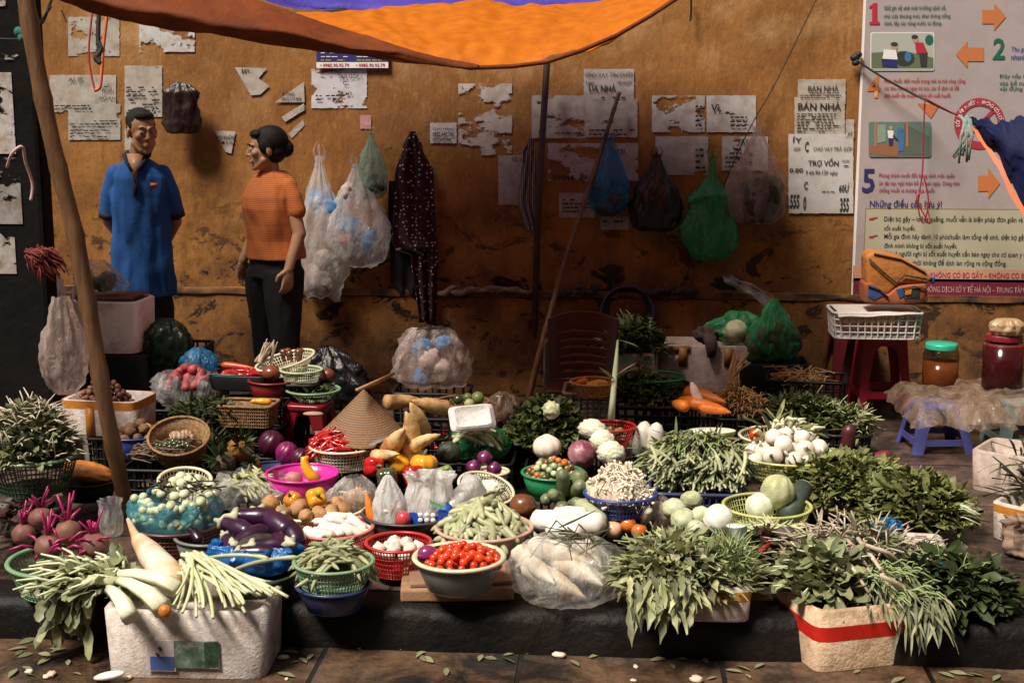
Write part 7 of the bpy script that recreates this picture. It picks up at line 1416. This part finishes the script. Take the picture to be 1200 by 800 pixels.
mb = MB(); hp = V((c.x+.12, c.y+.02, TOPZ+.06)); mb.tube([hp, hp+V((.03, 0, .03)), hp+V((.055, 0, .0)), hp+V((.03, 0, -.045))], [.004, .005, .005, .004], 8, flat=.6); tag(obj('looped_strap', mb, WCD), 'looped white bag handle in front of the blue shirt', 'handle')
filmbag('plastic_bag', 'milky plastic bag spilling over the left of the white foam box', (c.x-.17, c.y-.0, TOPZ-.06), (.17, .12, .26), F_WHT, 75, False, amp=.5, tilt=-.25, prof=[(.2, 0), (.6, .05), (.9, .3), (.8, .6), (.5, .85), (.2, 1)])
for k in range(3):
    a = WD(66+k*10, 338, 6.36); b_ = WD(62+k*9.5+4, 358, 6.34); mb = MB(); mb.tube([a, b_], [.012, .015], 8, flat=.3); tag(obj('bag_strip', mb, M('milky_strip', (.66, .52, .48), rough=.4)), ['first flat white bag strip hanging over the foam box, nearest the pillar', 'second flat white bag strip over the foam box, in the middle', 'third flat white bag strip over the foam box, nearest the pole'][k], 'strip', 'white strips over the foam box')
filmbag('plastic_bag', 'large grey pink plastic bag hanging beside the black pillar', WD(78, 462, 5.75), (.19, .16, .40), F_PNK, 77, False, amp=.4, prof=[(0, 0), (.5, .02), (.8, .12), (1, .3), (.95, .5), (.6, .8), (.35, 1)])
mb = MB(); NP = WD(46, 305, 5.72)
for _ in range(170):
    p = V((U(-.05, .02), U(-.03, .03), U(-.01, .05))); e = V((U(.0, .10), U(-.04, .03), U(-.09, .0))); mb.tube([p, p+e*.5+V((U(-.02, .02), 0, U(0, .02))), p+e], [.003, .0035, .002], 4)
tag(obj('netting', mb, M('red_netting', (.22, .022, .015), (.08, .015, .01), 60, .8), loc=NP), 'bundle of red brown netting hung on the black pillar', 'netting')
# dark green bags beside
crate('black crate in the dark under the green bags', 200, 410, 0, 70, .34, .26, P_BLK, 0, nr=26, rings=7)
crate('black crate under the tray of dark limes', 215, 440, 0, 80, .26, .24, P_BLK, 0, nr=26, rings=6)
bp = WD(196, 405, 6.55); filmbag('plastic_bag', 'shiny dark green plastic bag on the crate beside the man', V((bp.x, bp.y, .35)), (.24, .2, .22), F_DKG, 81, False, contents=((0, .3, .07, GRC, 3),), amp=.35, prof=[(0, 0), (.8, .02), (1, .3), (.9, .6), (.6, .85), (.2, 1)])
bp = WD(232, 408, 6.45); filmbag('plastic_bag', 'dark bag with a bright blue gathered top beside the green bag', V((bp.x, bp.y, .34)), (.18, .15, .11), F_BLU, 83, False, amp=.4, fold=24, prof=[(0, 0), (.9, .05), (1, .4), (.6, .8), (.2, 1)])
many('lime', 'dark shiny lime on the tray below the green bags', 'lime', 'dark limes below the green bags', [ballmesh('lime', .020, M('lime_dark', (.035, .05, .025), (.06, .09, .04), 8, .2, coat=.6, rnd=.3))], rounds(W(212, 428, .28), .12, .08, .05, .02, 28))
crate('black crate under the bag of sweet potatoes', 215, 482, 0, 90, .20, .26, P_BLK, 0, nr=34, rings=5)
c = W(217, 478, .21)+V((0, .06, 0))
many('sweet_potato', 'red skinned sweet potato in the open clear bag', 'sweet potato', 'sweet potatoes in the clear bag', [podmesh('sweet_potato', .085, .021, .05, CUKE, SWP, 12, nz=.1)], lie(c+V((.01, -.01, .10)), .10, .06, .07, 22, 1.3, .8, .3))
filmbag('plastic_bag', 'clear bag of red sweet potatoes behind the woven baskets', c, (.31, .20, .15), F_CLR, 85, False, amp=.3, prof=[(0, 0), (.8, .02), (1, .3), (1, .6), (.9, .85), (.85, 1)])
# trays behind
crate('black lattice crate under the dark tray and red basin', 290, 478, 0, 80, .26, .24, P_BLK, 0, nr=34, rings=7)
c = W(278, 440, .36); t = T('dark_tray', 'dark tray with a teal corner and red peppers at the back', 'tray', (c.x, c.y+.09, .29), -.1); mb = MB(); rbox(mb, .27, .18, .07, .008); obj('tray_shell', mb, P_BLK, t); mb = MB(); mb.box((.09, .03, .062), (.06, .09, .006)); obj('teal_corner', mb, P_TEA, t); mb = MB(); mb.box((-.04, -.085, .0705), (.18, .006, .004)); obj('teal_edge', mb, P_TEA, t)
many('chilli', 'dark red chilli in the dark tray at the back', 'chilli', 'chillies in the dark tray', [podmesh('chilli', .09, .009, .1, ROOT, CHIL)], lie(V((c.x+.01, c.y+.08, .35)), .09, .05, .02, 26, 0, .8, .1))
many('chilli', 'long orange red pepper lying on the back edge of the dark tray', 'chilli', None, [podmesh('chilli', .17, .016, .03, ROOT, M('orange_red', (.45, .06, .02), rough=.35))], [(V((c.x-.03, c.y+.13, .375)), (0, .06, -.15), 1)])
g, r = basket('round_basket', 'cream shallow basket of lemongrass and mushrooms, tipped, at the back', 337, 421, .40, 70, .05, P_CREAM, 'lattice', .72, nr=60, rings=5, tilt=(.12, -.22))
crate('dark crate under the cream lemongrass basket', 335, 452, 0, 70, .33, .22, P_BLK, 0, nr=26, rings=7)
many('lemongrass', 'pale lemongrass stalk standing in the cream shallow basket', 'lemongrass', 'lemongrass stalks', [podmesh('lemongrass', .13, .009, .03, [(0, .5), (.1, 1), (.6, .7), (1, .3)], ST_P, 8)], [(g+V((-.09+U(-.03, .04), U(-.03, .03), .03)), (0, -1.1+U(-.3, .3), U(-.6, .9)), U(.7, 1)) for _ in range(10)])
many('mushroom_stem', 'brown mushroom standing in the cream shallow basket', 'mushroom', 'mushrooms in the cream basket', [podmesh('mushroom_stem', .06, .016, .0, [(0, .4), (.6, .6), (.7, 1.2), (.9, 1), (1, .1)], BRWN, 12)], [(g+V((U(-.02, .06), U(-.04, .04), .02)), (0, -1.4+U(-.3, .3), U(0, 6)), U(.8, 1.1)) for _ in range(9)])
g, r = basket('round_basin', 'deep red basin with a brown onion behind the red stool', 320, 445, .34, 56, .10, PL('basin_red', (.22, .012, .012), .4), 'solid', .75, cat='basin', rim=.007)
blob('onion', 'large brown onion sitting in the deep red basin', 'onion', 318, 437, .37, (.042, .042, .036), M('onion_brown', (.22, .06, .03), (.14, .035, .02), 6, .3, coat=.3), None)
st_c, st_t = stool('plastic_stool', 'glossy dark red low stool under the stacked green baskets', 364, 538, .26, .17, .225, PL('stool_wine', (.20, .008, .014), .3), -.12, bar=.06)
bz = .262
g = W(368, 466, bz+.05); g, r = basket('scalloped_basket', 'olive scalloped basket of dark leaves on the wine red stool', 367, 456, bz+.045, 62, .045, P_LGR, 'lattice', .6, nr=50, rings=4)
leafheap('dark_leaves', 'dark green leaves filling the olive scalloped basket', g+V((0, 0, -.02)), r*.8, r*.7, .03, 120, .035, .02, L_DK, cat='greens', core=True)
g, r = basket('round_basket', 'cream green lattice basket stacked above the olive one', 353, 433, bz+.125, 48, .052, PL('pale_sage', (.46, .52, .34)), 'lattice', .8, nr=52, rings=5)
blob('onion', 'dark brown round onion right of the stacked green baskets', 'onion', 384, 440, bz+.09, (.035, .033, .033), M('onion_brown', (.16, .04, .02), (.10, .025, .015), 6, .4), None)
mb = MB(); q = W(366, 487, .2); mb.ball((0, 0, 0), (.045, .02, .010), 16, 10); tag(obj('bread_piece', mb, M('pale_brown', (.45, .28, .2), rough=.6), loc=W(366, 486, .265-.02)+V((0, .02, 0))), 'pale flat root lying on the front edge of the wine red stool', 'root')
# woven baskets
g, r = basket('woven_basket', 'round brown woven basket tipped towards the viewer with limes inside', 211, 505, .24, 70, .09, WEAVE, 'woven', .8, nr=60, rings=9, tilt=(.45, .08), rim=.006, bw=.004)
mb = MB(); mb.lathe([(r*.78, .004), (r*.97, .085), (r*.96, .085), (r*.77, .006)], 48); wp = [o for o in bpy.data.objects if o.get('label', '').startswith('round brown woven basket tipped')][0]; obj('woven_lining', mb, WEAVE, wp)
many('garlic', 'grey banded snail shell like garlic in the tipped woven basket', 'garlic', 'garlic in the tipped woven basket', [ballmesh('garlic', (.028, .02, .016), M('garlic_tan', (.42, .28, .18), (.2, .12, .08), 30, .6, wave=('X', 20, 1)))], [(g+V((U(-.04, .06), U(-.02, .05), -.04+U(0, .02))), (.4, U(-.3, .3), U(-.5, .5)), 1) for _ in range(6)])
many('lime', 'tiny dark lime in the tipped woven basket', 'lime', 'limes in the tipped woven basket', [ballmesh('lime', .011, GPEP)], rounds(g+V((-.01, -.06, -.045)), .07, .03, .02, .011, 22))
crate('dark crate under the tipped woven basket', 210, 528, 0, 74, .12, .2, P_BLK, 0, nr=30, rings=4)
c = W(287, 478, .28); t = T('woven_tray', 'oblong brown woven tray with a rolled rim behind the pineapple', 'tray', (c.x, c.y+.06, .20), -.05); mb = MB(); lattice(mb, rrl(.22, .15, .235, .16), .085, 90, 7, .0045); obj('woven_wall', mb, WEAVE, t); mb = MB(); rbox(mb, .215, .145, .08, .006); obj('lining', mb, WEAVE, t)
mb = MB(); ringtube(mb, rrl(.235, .16, .235, .16), 1, .088, .007, 80, 6); obj('rim', mb, WEAVE, t)
many('squash', 'small yellow squash lying on the oblong woven tray', 'squash', None, [podmesh('squash', .09, .016, .05, EGG, YPEP, 12)], [(V((c.x+.06, c.y+.04, .30)), (0, .05, .1), 1)])
crate('black lattice crate under the oblong woven tray', 290, 502, 0, 76, .19, .22, P_BLK, 0, nr=36, rings=6)
leafheap('wilted_greens', 'dark wilted greens between sweet potatoes and oblong tray', W(240, 486, .24), .14, .07, .06, 260, .05, .014, L_DK, up=.2, cat='greens')
def pineapple(label, px, py, z, r, mat, rot):
    t = T('pineapple', label, 'pineapple', W(px, py, z), rot=rot); mb = MB(); mb.ball((0, 0, 0), (r, r, r*1.15), 48, 30, fn=lambda d, a, p: 1+.09*abs(math.sin(6*a+5*p))*abs(math.sin(6*a-5*p))-.02); obj('fruit', mb, mat, t); mb = MB()
    for k in range(26): a = U(0, 6.28); mb.leaf((.3*r*math.cos(a), .3*r*math.sin(a), r*1.05), (math.cos(a)*.6, math.sin(a)*.6, 1), r*U(.9, 1.8), .016, bend=.8, shp=(1, .9, .6, .3, .02))
    obj('crown', mb, L_DK, t)
crate('black crate under the pineapples and dragon fruit', 300, 556, 0, 110, .10, .24, P_BLK, 0, nr=40, rings=3)
pineapple('orange ripe pineapple on the goods behind the bean bag', 282, 525, .19, .050, PINE, (.9, .5, 0)); pineapple('greyish small pineapple left of the ripe one', 263, 542, .15, .042, PIN2, (.9, -.4, 0)); pineapple('tiny orange pineapple in front of the ripe one', 297, 545, .14, .028, PINE, (1.2, .3, 0))
for px, py, r, lb in ((318, 520, .05, 'dark dragon fruit left of the bright one'), (336, 531, .042, 'bright magenta dragon fruit under the red stool'), (352, 537, .036, 'small purple dragon fruit behind the magenta bowl')):
    blob('dragon_fruit', lb, 'dragon fruit', px, py, .18, (r, r, r*1.05), DRAG if px != 336 else M('dragon_bright', (.30, .012, .14), (.16, .01, .07), 8, .35), lambda d, a, p: 1+.1*abs(math.sin(4*a+3*p)))
leafheap('pandan_leaves', 'dark strap leaves around the pineapples', W(245, 540, .10)+V((0, .06, 0)), .12, .08, .10, 90, .12, .016, L_DK, up=.3)
basket('round_basin', 'navy basin behind the magenta bowl', 322, 552, .14, 90, .06, P_NAV, 'solid', .8, cat='basin')
g, r = basket('round_basin', 'violet blue basin of brown potatoes right of the pole', 158, 507, .20, 72, .09, P_BLU, 'solid', .8, cat='basin', rim=.005)
PT_ = [ballmesh('potato', (.030, .024, .022), POT, lump(.2, 2, s_)) for s_ in range(4)]; PTD = [ballmesh('potato', (.024, .02, .019), M('potato_dark', (.20, .10, .05), (.12, .06, .03), 14, .8, .3, rnd=.2), lump(.2, 2, s_)) for s_ in range(3)]
many('potato', 'small brown potato in the violet blue basin', 'potato', 'brown potatoes in the violet basin', PTD, rounds(g+V((0, .02, -.015)), r*.8, r*.8, .06, .021, 26)); many('onion', 'orange onion at the right rim of the violet blue basin', 'onion', None, [ballmesh('onion', (.032, .03, .024), POT, lump(.1, 2, 3))], [(W(170, 502, .215), (0, 0, 0), 1)])
# dry stems bundle, brown basket + eggplant bag
mb = MB()
for _ in range(120): p = V((U(-.10, .10), U(-.05, .05), U(0, .05))); mb.tube([p, p+V((U(.0, .08), U(-.03, .03), U(-.01, .03))), p+V((U(.04, .15), U(-.04, .04), U(-.02, .02)))], [.003, .0028, .002], 5)
tag(obj('twig_bundle', mb, M('twig', (.20, .13, .08), (.10, .06, .04), 20, .8), loc=W(180, 536, .14)), 'bundle of thin brown twigs behind the white aubergines', 'twigs')
crate('dark crate under the twig bundle', 182, 552, 0, 84, .12, .16, P_BLK, 0, nr=30, rings=4)
g, r = basket('woven_basket', 'dark red brown woven basket under the blue bag of aubergines', 207, 612, .12, 104, .11, P_BRN, 'lattice', .82, nr=70, rings=9, bw=.0045)
mb = MB(); mb.lathe([(r*.80, .004), (r*.97, .10), (r*.95, .10), (r*.78, .006)], 48); wp = [o for o in bpy.data.objects if o.get('label', '').startswith('dark red brown woven basket')][0]; obj('lining', mb, P_BRN, wp)
AG = [ballmesh('aubergine', (.0165, .0165, .0155), SEG)]
many('aubergine', 'small round white green aubergine inside the open blue bag', 'aubergine', 'round aubergines inside the blue bag', AG, [(g+V((r*.93*q*math.cos(a), r*.93*q*math.sin(a)*.9, .045+U(-.02, .04)*1.3)), (U(-1, 1), U(-1, 1), 0), U(.9, 1.1)) for a, q in [(U(3.3, 6.1), U(.75, .98)) for _ in range(70)]])
for s_ in (0,):
    filmbag('plastic_bag', 'open blue plastic bag of small round aubergines on the brown basket', g+V((0, 0, -.03)), (r*2.06, r*1.9, .13), film('blue_clear_film', (.10, .42, .55), .68, .15, 30, .8, .22), 91, False, amp=.10, prof=[(0, 0), (.8, .02), (.98, .2), (1, .5), (.97, .75), (.85, .98), (.78, 1.0)])
many('aubergine', 'white round aubergine in the branched cluster on top of the blue bag', 'aubergine', 'round aubergines on top of the blue bag', [ballmesh('aubergine', (.019, .019, .017), M('aubergine_cream', (.66, .66, .46), (.55, .56, .34), 9, .3, coat=.3, rnd=.1))], rounds(g+V((.02, .06, .09)), .11, .07, .06, .018, 30))
mb = MB()
for _ in range(30): p = V((U(-.08, .1), U(-.02, .08), .10+U(0, .03))); mb.tube([p, p+V((U(-.05, .05), U(-.03, .03), .02)), p+V((U(-.08, .08), U(-.05, .03), U(0, .03)))], .0028, 5)
tag(obj('twigs', mb, DKC, loc=g), 'dark stems between the white aubergines on the blue bag', 'stems')
basket('round_basket', 'cream rimmed basket rising behind the white aubergines', 216, 560, .19, 60, .06, P_CREAM, 'lattice', .8, nr=40, rings=4, tilt=(.2, .1))
# bean bag
crate('low dark crate under the clear bean bag', 295, 606, 0, 76, .06, .2, P_BLK, 0, nr=30, rings=2)
c = W(296, 600, .07)+V((0, .05, 0)); filmbag('plastic_bag', 'clear plastic bag of green beans lying open by the blue bag', c, (.30, .22, .13), F_CLR, 93, False, amp=.35, prof=[(0, 0), (.8, .02), (1, .3), (1, .6), (.9, .85), (.8, 1)], rot=-.2)
many('green_bean', 'green bean inside the open clear bag', 'bean', 'green beans in the clear bag', BN, lie(c+V((-.02, .0, .085)), .09, .07, .05, 60, -.8, .5, .2, .5))
# magenta bowl
g, r = basket('bowl', 'bright magenta plastic bowl with a curved yellow squash', 354, 554, .20, 84, .08, P_MAG, 'solid', .84, cat='bowl', rim=.006)
crate('dark crate under the magenta bowl', 356, 578, 0, 70, .11, .2, P_BLK, 0, nr=26, rings=3)
mb = MB(); a = W(357, 537, .26); b_ = W(364, 557, .20); mb.tube([a+V((.015, 0, .004)), a, a.lerp(b_, .45)+V((-.008, 0, 0)), b_, b_+V((.03, 0, -.02))], [.008, .016, .018, .022, .02], 14); tag(obj('crookneck_squash', mb, YPEP), 'curved yellow crookneck squash standing in the magenta bowl', 'squash')
many('potato', 'pinkish potato in the magenta bowl', 'potato', None, [ballmesh('potato', (.034, .03, .028), M('potato_pink', (.45, .16, .16), rough=.6), lump(.1, 2, 1))], [(g+V((-.03, -.01, -.02)), (0, 0, 0), 1)])
# potato basket
g, r = basket('round_basket', 'wide cream lattice basket of potatoes and yellow peppers', 369, 592, .14, 124, .08, P_CREAM, 'lattice', .8, nr=76, rings=6)
for px, py, s_ in ((318, 590, 1.1), (332, 600, .95), (349, 597, 1.25), (358, 604, 1.0), (375, 602, 1.0), (388, 600, 1.0), (401, 597, 1.15), (392, 590, .9), (340, 586, .9)): many('potato', 'light brown potato in the wide cream basket', 'potato', 'potatoes in the wide cream basket', PT_, [(W(px, py, .155), (U(-1, 1), U(-1, 1), U(0, 6)), s_*1.1)])
pepper('bright yellow pepper on top of the potatoes', 371, 583, .19, .038, YPEP, (.9, .5, 0), .95); pepper('orange pepper left behind the potatoes', 343, 585, .17, .032, OPEP, (.6, -.4, 0), .9)
# chillies
g, r = basket('round_basket', 'cream lattice basket of long red chillies in front of the hat', 402, 522, .24, 76, .08, P_CREAM, 'lattice', .80, nr=60, rings=7)
many('chilli', 'long thin red chilli in the cream basket', 'chilli', 'red chillies in the cream basket', [podmesh('chilli', .12, .008, b_, ROOT, CHIL, 8) for b_ in (.05, .12)], lie(g+V((-.01, 0, 0)), r*.85, r*.8, .07, 95, 0, .8, .2, .5))
crate('dark crate under the chilli basket', 402, 552, 0, 66, .15, .2, P_BLK, 0, nr=26, rings=4)
mb = MB(); mb.grid(lambda u, v: W(368+10*u, 505+40*v, .26-.1*v)+V((.01*math.sin(v*9), .01*u, 0)), 8, 12); tag(obj('plastic_strip', mb, F_WHT), 'milky plastic strip hanging at the left of the chilli basket', 'plastic sheet')
mb = MB(); P0 = [W(432, 522, .27), W(445, 516, .28), W(458, 511, .29)]; mb.tube(P0, [.006, .02, .008], 10, flat=.2); tag(obj('knife_blade', mb, P_GRY), 'grey flat blade lying between chillies and bamboo shoots', 'knife')
# eggplants
basket('round_basin', 'dark green basin under the blue bag of purple eggplants', 300, 668, .085, 100, .085, P_DGR, 'solid', .78, cat='basin')
g = W(300, 655, .10); filmbag('plastic_bag', 'bright blue plastic bag wrapped under the purple eggplants', g+V((0, 0, -.03)), (.29, .24, .09), film('blue_bag', (.02, .18, .55), .05, .2, 24, .9, .05), 95, False, amp=.22, prof=[(0, 0), (.8, .02), (1, .4), (1.02, .7), (.95, .9), (.85, 1.0)])
EGm = podmesh('eggplant', .15, .033, .05, EGG, EGGM, 18)
def eggplant(label, px, py, z, rot, s_=1):
    t = T('eggplant', label, 'eggplant', W(px, py, z), rot=rot, group='purple eggplants on the blue bag'); t.scale = (s_, s_, s_); obj('fruit', EGm, None, t); mb = MB(); mb.tube([(-.095, -.006, 0), (-.078, -.004, 0), (-.066, -.003, 0), (-.055, -.002, 0)], [.006, .009, .022, .024], 10, fn=lambda k, a: 1+.2*math.cos(5*a)*(k > 1)); obj('calyx', mb, CALX, t)
for px, py, z, rot, s_, lb in ((277, 618, .17, (0, .15, -.5), 1.0, 'purple eggplant lying left on top of the heap'), (300, 606, .19, (0, .1, .15), 1.1, 'dark eggplant crowning the back of the heap'), (322, 612, .18, (0, .3, -.6), 1.2, 'broad eggplant sloping down the middle of the heap'), (340, 622, .16, (0, .45, -.9), 1.1, 'right hand eggplant leaning towards the radishes'), (292, 630, .16, (0, -.2, .8), 1.0, 'shiny eggplant in front pointing up right'), (270, 640, .14, (0, .4, -1.0), .85, 'eggplant hanging low on the left of the heap'), (318, 640, .15, (0, .1, .35), 1.0, 'long eggplant low at the front right'), (300, 648, .14, (0, .05, .1), .9, 'front eggplant touching the blue bag'), (330, 635, .15, (0, .2, 2.2), 1.0, 'eggplant showing its pale star shaped end')): eggplant(lb, px, py, z, rot, s_)
mb = MB(); mb.lathe([(.10, 0), (.09, .04), (.05, .07), (.001, .08)], 20); tag(obj('leaf_bed', mb, DKC, loc=g+V((0, .02, 0))), 'dark leaf bed hidden under the purple eggplants', 'leaves')
g, r = basket('bowl', 'grey plastic bowl with two small eggplants left of the blue bag', 246, 627, .11, 80, .10, P_GRY, 'solid', .8, cat='bowl', rim=.007)
eggplant('small eggplant standing in the grey bowl', 240, 618, .11, (0, 1.2, .4), .55); eggplant('small eggplant leaning at the left rim of the grey bowl', 228, 626, .12, (0, .5, -.7), .6)
# behind the people: black bag at the wall, dark fill
bp = WD(385, 452, 6.9); filmbag('plastic_bag', 'black plastic bag heap on the ground behind the woman', V((bp.x, bp.y, .12)), (.40, .26, .26), F_BLK, 97, False, amp=.5, prof=[(0, 0), (.9, .03), (1, .3), (.8, .6), (.5, .85), (.1, 1)])
crate('dark crate under the black bag heap', 385, 470, 0, 90, .12, .2, P_BLK, 0, nr=30, rings=4)
bp = WD(590, 455, 6.9); filmbag('plastic_bag', 'brownish crumpled bags on the ground by the metal pole', V((bp.x, bp.y, 0)), (.30, .2, .16), F_BRN, 99, False, amp=.5, prof=[(0, 0), (.9, .03), (1, .3), (.7, .6), (.3, .9), (.1, 1)])
mb = MB(); mb.tube([W(641, 470, 0), WD(641, 400, 6.55)], [.018, .015], 10); tag(obj('wooden_post', mb, M('pale_post', (.30, .22, .17), (.2, .14, .1), 10, .8, .4)), 'short pale wooden post beside the brown chair', 'post')
# litter on road and kerb
LF = []
for s_ in range(4):
    mb = MB(); mb.leaf((0, 0, .003), (1, U(-.3, .3), .05), .055, .020, bend=.15); LF.append(mesh('leaf_scrap', mb, L_GY))
spots = [(780, 773), (795, 765), (808, 775), (830, 778), (850, 786), (862, 781), (790, 785), (815, 768), (840, 794), (1000, 790), (1110, 765), (865, 760), (880, 796), (32, 760), (45, 745), (78, 738), (60, 770), (95, 792), (20, 785), (365, 740), (320, 764), (325, 790), (340, 778), (372, 752), (690, 772), (508, 778), (1130, 790), (1060, 795)]+[(U(330, 900), 752+abs(R.gauss(0, 14))) for _ in range(34)]+[(U(10, 110), U(740, 795)) for _ in range(14)]+[(U(1080, 1190), U(758, 795)) for _ in range(10)]
many('leaf_scrap', 'small trampled leaf scrap lying on the road by the kerb', 'leaf', 'leaf scraps on the road', LF, [(W(x, y, -KH)+V((0, 0, .003)), (0, 0, U(0, 6.28)), U(.6, 1.2)) for x, y in spots])
PC = []
for s_ in range(3):
    mb = MB(); mb.ball((0, 0, .006), (.016, .011, .006), 10, 6, fn=lump(.5, 3, s_)); PC.append(mesh('pale_crumb', mb, M('crumb', (.70, .60, .48), (.6, .4, .25), 20, .7)))
many('pale_crumb', 'pale vegetable crumb lying on the road by the kerb', 'crumb', 'crumbs on the road', PC, [(W(x, y, -KH), (0, 0, U(0, 6.28)), U(.5, 1.5)) for x, y in ((546, 754), (426, 756), (418, 754), (332, 772), (336, 796), (34, 788), (54, 794), (60, 792), (745, 782), (816, 798), (1116, 764), (742, 798), (98, 748), (358, 748), (454, 758), (150, 796), (655, 770))])
mb = MB(); p = W(588, 754, -KH); mb.ball((0, 0, .012), (.035, .014, .012), 16, 8, fn=lump(.5, 4, 2)); tag(obj('blue_scrap', mb, M('blue_scrap', (.02, .03, .2), rough=.5), loc=p), 'dark blue plastic scrap in the gutter', 'scrap')
mb = MB(); p = W(22, 732, -KH); mb.ball((0, 0, .015), (.03, .025, .015), 16, 8, fn=lump(.4, 4, 5)); tag(obj('orange_peel', mb, JACK, loc=p), 'orange peel lying on the road in the dark left corner', 'peel')
mb = MB(); p = W(140, 794, -KH); mb.ball((0, 0, .02), (.05, .02, .012), 16, 8, M=Matrix.Rotation(-.2, 3, 'Y')); tag(obj('white_chunk', mb, WRAD, loc=p+V((-.02, -.03, 0))), 'white radish chunk on the road in front of the stickered box', 'radish')
